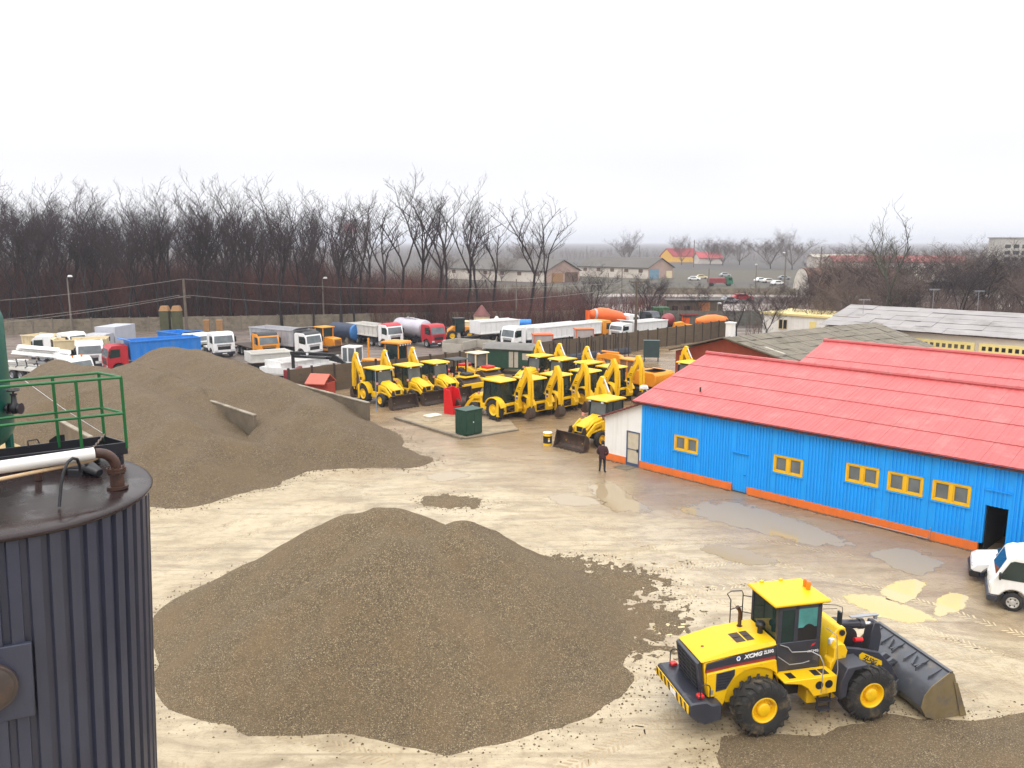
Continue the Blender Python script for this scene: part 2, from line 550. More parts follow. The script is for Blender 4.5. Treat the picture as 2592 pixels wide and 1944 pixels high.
def ground_mat(name, pale, mid, dark, streak, far=None, rough=(0.22, 0.75), bump=0.5, wet=0.5):
    M = bpy.data.materials.new(name)
    M.use_nodes = True
    t = M.node_tree
    L = t.links
    b = t.nodes['Principled BSDF']
    geo = nd(t, 'ShaderNodeNewGeometry')
    pos = geo.outputs['Position']
    mp = nd(t, 'ShaderNodeMapping')
    mp.inputs['Rotation'].default_value = (0, 0, -streak)
    mp.inputs['Scale'].default_value = (0.22, 0.62, 1)
    L.new(pos, mp.inputs[0])
    a1 = noise_n(t, pos, 0.22, 8, 0.6)
    a2 = noise_n(t, mp.outputs[0], 1.0, 9, 0.66, 1.6)
    a3 = noise_n(t, pos, 2.3, 9, 0.7)
    col = mixc(t, ramp2(t, a1, 0.40, 0.62), pale, mid)
    col = mixc(t, ramp2(t, a2, 0.46, 0.64, c1=(0.85, 0.85, 0.85, 1)), col, dark)
    col = mixc(t, ramp2(t, a3, 0.48, 0.70, c1=(0.7, 0.7, 0.7, 1)), col, dark)
    col = mixc(t, ramp2(t, noise_n(t, pos, 14, 6, 0.7), 0.35, 0.75, c1=(0.45, 0.45, 0.45, 1)), col, mid)
    if far is not None:
        sp = nd(t, 'ShaderNodeSeparateXYZ')
        L.new(pos, sp.inputs[0])
        ma = nd(t, 'ShaderNodeMath', operation='MULTIPLY_ADD')
        L.new(a1, ma.inputs[0])
        ma.inputs[1].default_value = 26.0
        L.new(sp.outputs['Y'], ma.inputs[2])
        mr = nd(t, 'ShaderNodeMapRange', interpolation_type='SMOOTHSTEP')
        mr.inputs['From Min'].default_value = far[1]
        mr.inputs['From Max'].default_value = far[2]
        L.new(ma.outputs[0], mr.inputs['Value'])
        fc = mixc(t, ramp2(t, a2, 0.42, 0.62), far[0], far[3])
        fc = mixc(t, ramp2(t, noise_n(t, pos, 0.35, 7, 0.6), 0.56, 0.66), fc, tuple(x * 0.35 for x in far[3]))
        col = mixc(t, mr.outputs[0], col, fc)
    if far is not None:
        mp2 = nd(t, 'ShaderNodeMapping')
        mp2.inputs['Rotation'].default_value = (0, 0, R(38))
        mp2.inputs['Scale'].default_value = (0.10, 2.6, 1)
        L.new(pos, mp2.inputs[0])
        col = mixc(t, ramp2(t, noise_n(t, mp2.outputs[0], 1.0, 6, 0.6, 0.8), 0.55, 0.68, c1=(0.55, 0.55, 0.55, 1)), col, dark)
        dt = nd(t, 'ShaderNodeVectorMath', operation='DOT_PRODUCT')
        sb = nd(t, 'ShaderNodeVectorMath', operation='SUBTRACT')
        L.new(pos, sb.inputs[0])
        sb.inputs[1].default_value = (7.49, 45.66, 0)
        L.new(sb.outputs[0], dt.inputs[0])
        dt.inputs[1].default_value = (0.726, 0.688, 0)
        m3 = nd(t, 'ShaderNodeMath', operation='MULTIPLY_ADD')
        L.new(a1, m3.inputs[0])
        m3.inputs[1].default_value = 7.0
        L.new(dt.outputs['Value'], m3.inputs[2])
        mr4 = nd(t, 'ShaderNodeMapRange', interpolation_type='SMOOTHSTEP')
        mr4.inputs['From Min'].default_value = -7.0
        mr4.inputs['From Max'].default_value = 2.5
        mr4.inputs['To Max'].default_value = 0.8
        L.new(m3.outputs[0], mr4.inputs['Value'])
        col = mixc(t, mr4.outputs[0], col, mixc(t, a2, (0.33, 0.23, 0.135), (0.20, 0.135, 0.075)))
    L.new(col, b.inputs['Base Color'])
    w = noise_n(t, mp.outputs[0], 0.8, 4, 0.5)
    mr2 = nd(t, 'ShaderNodeMapRange')
    mr2.inputs['From Min'].default_value = wet - 0.12
    mr2.inputs['From Max'].default_value = wet + 0.1
    mr2.inputs['To Min'].default_value = rough[0]
    mr2.inputs['To Max'].default_value = rough[1]
    L.new(w, mr2.inputs['Value'])
    L.new(mr2.outputs[0], b.inputs['Roughness'])
    b.inputs['Specular IOR Level'].default_value = 0.5
    bp = nd(t, 'ShaderNodeBump')
    bp.inputs['Strength'].default_value = bump
    bp.inputs['Distance'].default_value = 0.05
    hm = nd(t, 'ShaderNodeMath', operation='ADD')
    L.new(a3, hm.inputs[0])
    L.new(noise_n(t, pos, 11, 5, 0.6), hm.inputs[1])
    L.new(hm.outputs[0], bp.inputs['Height'])
    L.new(bp.outputs[0], b.inputs['Normal'])
    return M

FIELD = ground_mat('field_earth', (0.058, 0.050, 0.044), (0.070, 0.055, 0.050), (0.040, 0.035, 0.033), 0.2, rough=(0.8, 0.95), bump=0.6)
MUD = ground_mat('wet_mud', (0.52, 0.43, 0.285), (0.42, 0.335, 0.21), (0.23, 0.17, 0.10), R(-22), far=((0.33, 0.235, 0.14), 52, 74, (0.18, 0.125, 0.075)), rough=(0.07, 0.42), wet=0.53)
YARD2 = ground_mat('truck_yard_dirt', (0.22, 0.17, 0.135), (0.15, 0.115, 0.095), (0.06, 0.045, 0.04), R(40), rough=(0.3, 0.85))
GRASS = ground_mat('winter_grass', (0.072, 0.074, 0.036), (0.085, 0.066, 0.048), (0.052, 0.043, 0.032), 0.1, rough=(0.85, 0.95), bump=0.6)
DROAD = ground_mat('dirt_road_surface', (0.40, 0.34, 0.31), (0.30, 0.25, 0.22), (0.20, 0.165, 0.14), 0.1, rough=(0.4, 0.85))
PADG = ground_mat('pad_gravel', (0.42, 0.33, 0.21), (0.33, 0.25, 0.15), (0.16, 0.12, 0.08), 0.5, rough=(0.6, 0.95), bump=0.9)

def sheet(name, pts, z, m):
    b = MB()
    b.add([(x, y, z) for x, y in pts], [tuple(range(len(pts)))])
    o = b.obj(name, m, smooth=False)
    return tag(o, kind='structure')
sheet('ground', [(-9000, -300), (9000, -300), (9000, 14000), (-9000, 14000)], 0.0, FIELD)
W0, W1 = (-18.9, 67.2), (31.0, 112.6)           # line of the long concrete wall
sheet('yard', [(-60, -8), (60, -8), (75, 70), (36, 116), (31.0, 112.6), (15.2, 97.4), (4.5, 88.0), (-3.8, 80.2), (-9.1, 75.0), (-14.1, 72.2), (-18.9, 67.6), (-33, 72), (-60, 60)], 0.004, MUD)
sheet('truck_yard', [(-130, 50), (-60, 60), (-33, 72), (-18.9, 67.6), (-14.1, 72.2), (-9.1, 75.0), (-3.8, 80.2), (4.5, 88.0), (15.2, 97.4), (31.0, 112.6), (44, 122), (20, 126), (-30, 126), (-72, 118), (-130, 112)], 0.006, YARD2)
sheet('grass_field', [(-20, 196), (150, 190), (190, 232), (-25, 262)], 0.008, GRASS)
sheet('grass_verge', [(-30, 268), (300, 262), (330, 380), (-60, 380)], 0.008, GRASS)
sheet('dirt_road', [(5, 150), (44, 150), (150, 168), (150, 184), (44, 172), (2, 172)], 0.012, DROAD)
sheet('gravel_track', [(20, 196), (160, 190), (170, 202), (24, 206)], 0.014, DROAD)

def water_mat(name, c):
    M = bpy.data.materials.new(name)
    M.use_nodes = True
    t = M.node_tree
    b_ = t.nodes['Principled BSDF']
    b_.inputs['Base Color'].default_value = c + (1,)
    b_.inputs['Roughness'].default_value = 0.02
    b_.inputs['Specular IOR Level'].default_value = 0.5
    at_ = nd(t, 'ShaderNodeAttribute', attribute_name='depth')
    geo = nd(t, 'ShaderNodeNewGeometry')
    ad = nd(t, 'ShaderNodeMath', operation='MULTIPLY_ADD')
    t.links.new(noise_n(t, geo.outputs['Position'], 1.5, 8, 0.65), ad.inputs[0])
    ad.inputs[1].default_value = 1.5
    t.links.new(at_.outputs['Fac'], ad.inputs[2])
    al = ramp2(t, ad.outputs[0], 0.86, 1.34, c1=(0.9, 0.9, 0.9, 1))
    tr = nd(t, 'ShaderNodeBsdfTransparent')
    ms = nd(t, 'ShaderNodeMixShader')
    t.links.new(al, ms.inputs[0])
    t.links.new(tr.outputs[0], ms.inputs[1])
    t.links.new(b_.outputs[0], ms.inputs[2])
    t.links.new(ms.outputs[0], t.nodes['Material Output'].inputs['Surface'])
    return M
WATER = water_mat('muddy_puddle_water', (0.66, 0.53, 0.27))
WATER2 = water_mat('clear_puddle_water', (0.38, 0.295, 0.185))
def puddle(pix, m=WATER, seed=0):
    """irregular shallow pool whose shore runs near the given photo points"""
    P = [g(x, y, 0.0) for x, y in pix]
    c = sum(P, Vector()) / len(P)
    pts = []
    n = len(P)
    for i in range(n):
        a, b_, c_, d_ = P[i - 1], P[i], P[(i + 1) % n], P[(i + 2) % n]
        for k in range(6):
            u = k / 6
            q = 0.5 * ((2 * b_) + (c_ - a) * u + (2 * a - 5 * b_ + 4 * c_ - d_) * u * u + (-a + 3 * b_ - 3 * c_ + d_) * u ** 3)
            pts.append(q)
    me = bpy.data.meshes.new('puddle')
    N = len(pts)
    vs, dep = [], []
    for f, dd in ((1.25, 0.0), (1.0, 0.32), (0.7, 0.7), (0.35, 1.0)):
        for q in pts:
            r_ = c + (q - c) * f
            vs.append((r_.x, r_.y, 0.010))
            dep.append(dd)
    vs.append((c.x, c.y, 0.010))
    dep.append(1.0)
    fs = []
    for k in range(3):
        for i in range(N):
            j = (i + 1) % N
            fs.append((k * N + i, k * N + j, k * N + N + j, k * N + N + i))
    for i in range(N):
        fs.append((3 * N + i, 3 * N + (i + 1) % N, 4 * N))
    me.from_pydata(vs, [], fs)
    at_ = me.attributes.new('depth', 'FLOAT', 'POINT')
    at_.data.foreach_set('value', dep)
    me.materials.append(m)
    o = bpy.data.objects.new('puddle', me)
    COL.objects.link(o)
    return tag(o, kind='structure')
puddle([(1745, 1290), (1850, 1275), (1990, 1310), (2080, 1345), (2125, 1372), (2040, 1372), (1900, 1340), (1790, 1312)], WATER2, 1)
puddle([(2215, 1400), (2300, 1395), (2375, 1425), (2330, 1452), (2260, 1432)], WATER2, 2)
puddle([(2240, 1490), (2290, 1472), (2335, 1475), (2330, 1495), (2290, 1523), (2250, 1512)], WATER, 3)
puddle([(2155, 1515), (2220, 1512), (2300, 1538), (2362, 1570), (2300, 1573), (2220, 1556)], WATER, 4)
puddle([(2385, 1512), (2435, 1505), (2440, 1535), (2390, 1555), (2370, 1545)], WATER, 5)
puddle([(1500, 1235), (1550, 1225), (1600, 1262), (1640, 1290), (1560, 1290), (1520, 1262)], WATER2, 7)
puddle([(1395, 1258), (1440, 1252), (1520, 1270), (1480, 1280), (1420, 1275)], WATER2, 8)
puddle([(1215, 985), (1260, 975), (1290, 990), (1240, 1000)], WATER2, 9)
puddle([(1780, 1390), (1850, 1385), (1960, 1420), (1880, 1425)], WATER2, 10)
puddle([(1660, 1585), (1720, 1575), (1735, 1597), (1680, 1607)], WATER, 11)
puddle([(1560, 1510), (1620, 1500), (1680, 1530), (1600, 1545)], WATER2, 14)
puddle([(1085, 1205), (1150, 1195), (1180, 1205), (1120, 1218)], WATER2, 15)

# ------------------------------------------------------------------ heaps of gravel and sand
def gravel_mat(name, base, lightc, darkc, warm, scale, bump=0.8):
    M = bpy.data.materials.new(name)
    M.use_nodes = True
    t = M.node_tree
    L = t.links
    b = t.nodes['Principled BSDF']
    b.inputs['Roughness'].default_value = 0.7
    b.inputs['Specular IOR Level'].default_value = 0.15
    geo = nd(t, 'ShaderNodeNewGeometry')
    pos = geo.outputs['Position']
    v = nd(t, 'ShaderNodeTexVoronoi', i_Scale=scale, i_Randomness=1.0)
    L.new(pos, v.inputs['Vector'])
    sp = nd(t, 'ShaderNodeSeparateColor')
    L.new(v.outputs['Color'], sp.inputs[0])
    col = mixc(t, ramp2(t, sp.outputs[0], 0.0, 1.0), darkc, base)
    col = mixc(t, ramp2(t, sp.outputs[1], 0.76, 0.97), col, lightc)
    col = mixc(t, ramp2(t, sp.outputs[2], 0.80, 0.98), col, warm)
    big = noise_n(t, pos, 0.55, 6, 0.6)
    col = mixc(t, ramp2(t, big, 0.42, 0.66, c1=(0.55, 0.55, 0.55, 1)), col, warm)
    col = mixc(t, ramp2(t, noise_n(t, pos, 1.6, 6, 0.65), 0.50, 0.75, c1=(0.25, 0.25, 0.25, 1)), col, darkc)
    L.new(col, b.inputs['Base Color'])
    bp = nd(t, 'ShaderNodeBump')
    bp.inputs['Strength'].default_value = bump
    bp.inputs['Distance'].default_value = 0.06
    ad = nd(t, 'ShaderNodeMath', operation='ADD')
    L.new(v.outputs['Distance'], ad.inputs[0])
    L.new(noise_n(t, pos, scale * 0.25, 4, 0.6), ad.inputs[1])
    L.new(ad.outputs[0], bp.inputs['Height'])
    L.new(bp.outputs[0], b.inputs['Normal'])
    return M
GRAV = gravel_mat('wet_pea_gravel', (0.215, 0.162, 0.100), (0.46, 0.36, 0.22), (0.100, 0.075, 0.047), (0.235, 0.162, 0.088), 42.0)
GRAV2 = gravel_mat('damp_crushed_stone', (0.152, 0.111, 0.069), (0.27, 0.205, 0.125), (0.092, 0.068, 0.043), (0.165, 0.114, 0.064), 26.0, 0.7)
SAND = gravel_mat('yellow_sand', (0.50, 0.37, 0.18), (0.56, 0.44, 0.26), (0.42, 0.30, 0.14), (0.48, 0.34, 0.15), 9.0, 0.4)

RIM = []
def heap(name, label, spines, bbox, res, m, slope=0.62, rnd=0.7, clip=None, lump=0.10, toe=0.10, kk=0.10, cat='gravel pile', cut=-0.008, snap=(), brk=0.0):
    x0, x1, y0, y1 = bbox
    nx, ny = int((x1 - x0) / res) + 1, int((y1 - y0) / res) + 1
    segs = []
    for sp in spines:
        sl = slope
        if isinstance(sp, dict):
            sl, sp = sp['s'], sp['p']
        if len(sp) == 1:
            sp = [sp[0], (sp[0][0] + 0.01, sp[0][1], sp[0][2])]
        for a, b in zip(sp, sp[1:]):
            segs.append((Vector(a), Vector(b), sl))
    Z = [[-1.0] * nx for _ in range(ny)]
    PX = {}
    for j in range(ny):
        y = y0 + j * res
        for i in range(nx):
            x = x0 + i * res
            for wp, sg, ln in snap:
                sd_, al_ = side(wp, x, y), along(wp, x, y)
                if -ln < al_ < 0.08 and -1.5 * res < sd_ * sg < 0:
                    x, yy_ = x - NV.x * sd_, y - NV.y * sd_
                    PX[(i, j)] = (x, yy_)
            yq = PX[(i, j)][1] if (i, j) in PX else y
            if clip and (i, j) not in PX and not clip(x, y):
                continue
            acc = 0.0
            for a, b, sl in segs:
                dx, dy = b.x - a.x, b.y - a.y
                u = max(0, min(1, ((x - a.x) * dx + (yq - a.y) * dy) / (dx * dx + dy * dy)))
                qx, qy = a.x + dx * u - x, a.y + dy * u - yq
                h = a.z + (b.z - a.z) * u - sl * (math.sqrt(qx * qx + qy * qy + rnd * rnd) - rnd)
                acc += math.exp(max(-40, h / kk))
            z = kk * math.log(acc + 1e-18)
            z += brk * mnoise.noise((x * 2.4, y * 2.4, 7.0)) + brk * 0.6 * mnoise.noise((x * 5.3, y * 5.3, 9.0))
            z += lump * mnoise.noise((x * 0.45, y * 0.45, 3.1)) * 2 + lump * 0.8 * mnoise.noise((x * 1.2, y * 1.2, 1.0)) + lump * 0.3 * mnoise.noise((x * 3.1, y * 3.1, 5.0))
            z = toe * math.log(1 + math.exp(min(60, z / toe)))
            Z[j][i] = z - 0.02
            if -0.012 < Z[j][i] < 0.06:
                RIM.append((x, yq, m))
    b = MB()
    idx = {}
    def vid(i, j):
        if (i, j) not in idx:
            idx[(i, j)] = len(b.v)
            b.v.append(PX.get((i, j), (x0 + i * res, y0 + j * res)) + (Z[j][i] if Z[j][i] > -0.9 else -0.05,))
        return idx[(i, j)]
    for j in range(ny - 1):
        for i in range(nx - 1):
            zs = (Z[j][i], Z[j][i + 1], Z[j + 1][i + 1], Z[j + 1][i])
            if max(zs) < cut or min(zs) < -0.9:
                continue
            b.f.append([vid(i, j), vid(i + 1, j), vid(i + 1, j + 1), vid(i, j + 1)])
            b.mi.append(0)
    o = b.obj(name, m, ang=180)
    return tag(o, label, cat)

heap('gravel_pile', 'large humped heap of brown pea gravel in front of the yellow wheel loader',
     [[(-5.6, 27.2, 3.6), (-4.2, 27.4, 3.7)], [(-4.0, 25.0, 3.6), (-7.4, 23.7, 1.75), (-10.0, 22.9, 0.2)],
      [(-4.9, 27.3, 3.75), (-8.8, 27.0, 1.9), (-11.6, 26.6, 0.2)],
      [(-4.3, 26.2, 3.45), (-3.0, 26.4, 3.05), (-1.9, 26.6, 3.35)],
      [(-1.7, 26.7, 3.5), (0.2, 25.5, 1.9), (1.8, 24.7, 0.5)],
      [(-3.7, 24.6, 3.25), (-1.2, 22.9, 1.8), (0.5, 21.6, 0.4)],
      {'s': 0.22, 'p': [(0.8, 22.1, 0.25), (2.4, 22.5, 0.06)]}],
     (-15, 8, 16.5, 33), 0.12, GRAV, slope=0.62, rnd=0.55, lump=0.045, kk=0.035)
# walls of the gravel bays run along DV; signed distance to such a wall line
def side(p, x, y):
    return (x - p[0]) * NV.x + (y - p[1]) * NV.y
def along(p, x, y):
    return (x - p[0]) * DV.x + (y - p[1]) * DV.y
WA, WB, WC = (-16.55, 51.0), (-9.95, 55.1), (-24.1, 45.1)
heap('gravel_pile', 'tall brown crushed stone heap between two concrete bay walls, nearest the backhoes',
     [[(-30.5, 70.5, 3.9), (-26.6, 67.0, 4.15), (-21.5, 61.5, 3.9), (-16.0, 56.0, 3.3), (-12.6, 51.6, 2.5), (-10.2, 48.6, 1.3), (-8.0, 47.6, 0.4)],
      [(-13.5, 51.5, 2.6), (-14.5, 46.5, 1.2), (-13.6, 43.0, 0.3)], [(-20.6, 55.3, 1.9), (-22.5, 57.4, 2.7), (-26, 61.0, 3.1), (-32, 67.5, 3.1)], [(-18.5, 57.5, 3.4), (-15, 57, 2.4)], [(-11.2, 49.5, 1.9), (-6.2, 47.2, 0.35)]],
     (-44, -3, 38, 82), 0.25, GRAV2, slope=0.56, lump=0.12, toe=0.12,
     snap=((WA, 1, 40), (WB, -1, 22)), clip=lambda x, y: (side(WB, x, y) < 0 or along(WB, x, y) > 0.08) and (side(WA, x, y) > 0 or along(WA, x, y) > 0.08) and side(WB, x, y) < 5)
heap('gravel_pile', 'broad brown crushed stone heap right behind the green railing',
     [[(-38, 67.0, 3.2), (-31.5, 60.0, 3.75), (-27.5, 55.5, 3.5), (-22.8, 50.4, 3.2), (-19.4, 46.0, 2.7), (-17.6, 42.6, 1.6), (-16.8, 40.2, 0.5)],
      [(-19.2, 46.2, 2.7), (-15.6, 45.4, 1.5), (-13.6, 44.0, 0.4)], [(-20.6, 55.3, 1.9), (-22.5, 57.4, 2.7), (-26, 61.0, 3.1), (-32, 67.5, 3.1)], [(-20, 45, 2.4), (-20.5, 41.5, 1.3), (-20.5, 38.5, 0.3)], [(-27.5, 55.5, 3.3), (-31, 53, 2.6)]],
     (-50, -9, 33, 76), 0.25, GRAV2, slope=0.54, lump=0.12, toe=0.12,
     snap=((WA, -1, 40), (WC, 1, 5.6)), clip=lambda x, y: (side(WA, x, y) < 0 or along(WA, x, y) > 0.08) and (side(WC, x, y) > 0 or along(WC, x, y) > 0.08 or along(WC, x, y) < -5.6))
heap('sand_pile', 'heap of yellow sand behind the black railing platform at the left edge', [[(-33, 46.5, 2.2), (-28.0, 42.6, 2.0), (-25.9, 40.6, 1.3)]],
     (-42, -22, 34, 54), 0.25, SAND, slope=0.6, lump=0.2, cat='sand pile', snap=((WC, -1, 5.6),), clip=lambda x, y: side(WC, x, y) < 0 or along(WC, x, y) > 0.08)
heap('gravel_pile', 'low near heap of brown gravel in the bottom right corner below the loader bucket',
     [[(10.6, 16.4, 0.5), (13.5, 17.1, 0.95), (17.5, 18.0, 1.15)], {'s': 0.16, 'p': [(7.0, 17.4, 0.10), (8.4, 16.9, 0.22), (10, 16.6, 0.4)]}],
     (4, 20, 13, 22.5), 0.12, GRAV, slope=0.42, lump=0.06)
heap('gravel_patch', 'thin spread of gravel with tyre ruts beside the right flank of the big foreground heap',
     [{'s': 0.06, 'p': [(2.6, 29.3, 0.09), (4.4, 27.4, 0.07)]}, {'s': 0.07, 'p': [(4.2, 25.5, 0.07), (5.0, 25.5, 0.05)]}, {'s': 0.06, 'p': [(2.0, 30.2, 0.09), (4.2, 29.6, 0.06)]}],
     (-1, 9.5, 22.5, 33), 0.12, GRAV, lump=0.03, toe=0.012, kk=0.02, brk=0.10)
heap('gravel_patch', 'small flat gravel patch on the pale mud beyond the big foreground heap', [{'s': 0.16, 'p': [(-3.4, 39.6, 0.13), (-2.6, 39.3, 0.10)]}],
     (-8, 3, 35, 43), 0.10, GRAV, lump=0.02, toe=0.012, kk=0.02, brk=0.05)

# loose pebbles strewn round the heaps, one uncountable scatter per stone kind
def strew(name, label, m, n, smin, smax, sd, seed):
    rnd = random.Random(seed)
    pts = [q for q in RIM if q[2] is m]
    b = MB()
    for k in range(n):
        x, y, _ = rnd.choice(pts)
        if y > 60: continue
        x += rnd.gauss(0, sd)
        y += rnd.gauss(0, sd)
        r_ = smin + (smax - smin) * rnd.random() ** 3
        a = rnd.uniform(0, 6.28)
        ca, sa = math.cos(a) * r_, math.sin(a) * r_
        b.add([(x + ca, y + sa, 0.004), (x - sa, y + ca, 0.004), (x - ca, y - sa, 0.004), (x + sa, y - ca, 0.004), (x + ca * 0.3, y + sa * 0.2, 0.004 + r_ * 0.9)], [(0, 1, 4), (1, 2, 4), (2, 3, 4), (3, 0, 4)])
    return tag(b.obj(name, m, smooth=False), label, 'gravel', kind='stuff')
strew('loose_pebbles', 'loose brown pebbles strewn on the mud round the near gravel heaps', GRAV, 9000, 0.012, 0.05, 0.45, 3)
strew('loose_stones', 'loose crushed stones strewn on the mud at the foot of the far heaps', GRAV2, 4000, 0.02, 0.07, 0.5, 4)
# tyre prints pressed into the mud
TRK = mat('tyre_print_mud', (0.36, 0.27, 0.155), 0.45, var=0.25, vs=1.5, world=True)
TRKL = mat('pressed_pale_mud', (0.50, 0.40, 0.245), 0.35, var=0.2, vs=1.5, world=True)
def tracks(pix, m, w=0.5, gap=2.1, step=0.17, seed=1):
    rnd = random.Random(seed)
    P = [g(*q) for q in pix]
    b = MB()
    for off in (-gap / 2, gap / 2):
        for a, c in zip(P, P[1:]):
            d = (c - a)
            L_ = d.length
            d.normalize()
            nn = Vector((-d.y, d.x, 0))
            k = 0.0
            while k < L_:
                if rnd.random() < 0.82:
                    for sd in (-1, 1):
                        p = a + d * (k + (step / 2 if sd > 0 else 0)) + nn * (off + rnd.gauss(0, 0.015))
                        q0, q1 = p + nn * (0.03 * sd), p + nn * (w / 2 * sd * rnd.uniform(0.8, 1.05)) - d * 0.16
                        t_ = d * 0.035 * rnd.uniform(0.7, 1.3)
                        b.add([q0 - t_, q0 + t_, q1 + t_, q1 - t_], [(0, 1, 2, 3)])
                k += step
    for i, v_ in enumerate(b.v): b.v[i] = (v_[0], v_[1], 0.0065)
    return tag(b.obj('tyre_prints', m, smooth=False), kind='structure')
tracks([(1300, 1925), (1420, 1870), (1560, 1800), (1680, 1745)], TRK, seed=1)
tracks([(1560, 1440), (1700, 1400), (1900, 1385), (2150, 1430)], TRK, seed=2)
tracks([(1640, 1500), (1760, 1462), (1930, 1445), (2230, 1520), (2580, 1640)], TRKL, seed=3)
tracks([(420, 1400), (600, 1340), (900, 1240), (1250, 1180)], TRK, 0.35, 1.9, 0.22, seed=4)
tracks([(500, 1880), (700, 1930), (950, 1990)], TRK, seed=5)
tracks([(2250, 1660), (2420, 1700), (2600, 1760)], TRK, seed=6)
tracks([(1050, 1230), (1300, 1260), (1600, 1400), (1850, 1500), (2200, 1610), (2592, 1700)], TRK, 0.4, 2.0, 0.2, seed=7)

# concrete walls of the gravel bays
CONCM = mat('muddy_coping', (0.30, 0.26, 0.20), 0.8, var=0.25, vs=1.0, dirt=(0.15, 0.115, 0.075), ds=0.8, dl=0.46)
CONCW = mat('mud_stained_wall', (0.150, 0.118, 0.080), 0.85, var=0.3, vs=1.0, dirt=(0.09, 0.068, 0.045), ds=0.9, dl=0.5, bump=0.3, bs=10)
def bay_wall(p, L_, h, label):
    r = empty('bay_wall', (p[0], p[1], 0), ANG_D + math.pi, label, 'wall', 'concrete walls of the gravel bays')
    b = MB()
    b.box(0, L_, -0.11, 0.11, 0, h)
    b.obj('wall_slab', CONCW, r, bevel=0.02)
    b = MB()
    b.box(-0.02, L_, -0.14, 0.14, h + 0.003, h + 0.10)
    b.obj('coping', CONCM, r, bevel=0.02)
bay_wall(WA, 8, 1.95, 'stained concrete bay wall with a pale coping between the two tall crushed stone heaps')
bay_wall(WB, 22, 1.95, 'stained concrete bay wall with a pale coping on the heap side nearest the backhoes')
bay_wall(WC, 6, 1.95, 'concrete bay wall with a pale coping seen through the green railing beside the yellow sand')

# ------------------------------------------------------------------ blue hall (local: x along the front, y into the hall)
def hallpt(s_, q_, z=0):
    return Vector((7.49, 45.66, z)) + DV * s_ + NV * q_
def wallmat_corr(name, base, n=5.6, axis='X', depth=0.6, dirt=None, rough=0.5, seam=True):
    M = mat(name, base, rough, var=0.05, vs=0.8, dirt=dirt, ds=1.4, dl=0.6)
    return M
def frame_rect(b, x0, x1, z0, z1, w, y0, y1):
    b.box(x0, x1, y0, y1, z0, z0 + w)
    b.box(x0, x1, y0, y1, z1 - w, z1)
    b.box(x0, x0 + w, y0, y1, z0 + w, z1 - w)
    b.box(x1 - w, x1, y0, y1, z0 + w, z1 - w)

hall = empty('workshop_hall', hallpt(0, 0), ANG_D, 'long bright blue clad hall with an orange plinth, yellow windows and a red ribbed roof', 'building')
HL = 34.0
WZ, EZ = 0.44, 4.02
WINS = [(2.3, 3.86, 1.55, 2.45), (8.33, 9.9, 1.55, 2.47), (12.02, 13.57, 1.86, 2.78), (13.95, 15.5, 1.86, 2.78), (15.87, 17.42, 1.86, 2.80)]
DOOR0 = (6.03, 6.9, 0.06, 2.12)
DW = (18.0, 18.86, 0.02, 2.13)
# wall skin as panels around the openings
cuts = [0.0]
ops = sorted(WINS + [DOOR0, DW])
b = MB()
def skin(x0, x1, z0, z1):
    """trapezoid sheet cladding: ribs 0.165 m apart, 25 mm deep"""
    if x1 - x0 < 0.01 or z1 - z0 < 0.01:
        return
    b.box(x0, x1, 0.0, 0.20, z0, z1)
    p = 0.165
    k = math.ceil((x0 + 0.02) / p)
    while k * p + 0.105 < x1:
        x = k * p
        b.add([(x, -0.0005, z0), (x + 0.02, -0.045, z0), (x + 0.085, -0.045, z0), (x + 0.105, -0.0005, z0),
               (x, -0.0005, z1), (x + 0.02, -0.045, z1), (x + 0.085, -0.045, z1), (x + 0.105, -0.0005, z1)],
              [(0, 1, 5, 4), (1, 2, 6, 5), (2, 3, 7, 6), (4, 5, 6, 7), (3, 2, 1, 0)])
        k += 1
x = 0.0
for (a0, a1, z0, z1) in ops:
    low = WZ if (a0, a1) not in ((DOOR0[0], DOOR0[1]), (DW[0], DW[1])) else z0
    skin(x, a0, WZ if a0 < 18.2 and x < 17.9 else 0.03, EZ)
    if z0 > WZ:
        skin(a0, a1, WZ, z0)
    skin(a0, a1, z1, EZ)
    x = a1
skin(x, HL, 0.03, EZ)
b.obj('wall', BLUW, hall, ang=20)
b = MB()
b.box(-0.02, 6.02, -0.045, 0.15, 0.0, WZ - 0.003)
b.box(6.92, 17.86, -0.045, 0.15, 0.0, WZ - 0.003)
b.obj('plinth', ORPL, hall, bevel=0.01)
b = MB()
b.box(0.0, 0.2, 0.21, 14.2, 0, 3.9)
b.add([(0.0, 0.21, 3.9), (0.0, 14.2, 3.9), (0.0, 7.05, 5.9), (0.2, 0.21, 3.9), (0.2, 14.2, 3.9), (0.2, 7.05, 5.9)], [(0, 2, 1), (3, 4, 5), (0, 3, 5, 2), (1, 2, 5, 4), (0, 1, 4, 3)])
b.box(HL - 0.2, HL, 0.21, 14.2, 0, 3.9)
b.box(0.0, HL, 14.21, 14.4, 0, 3.9)
b.obj('gable_wall', PLAST, hall)
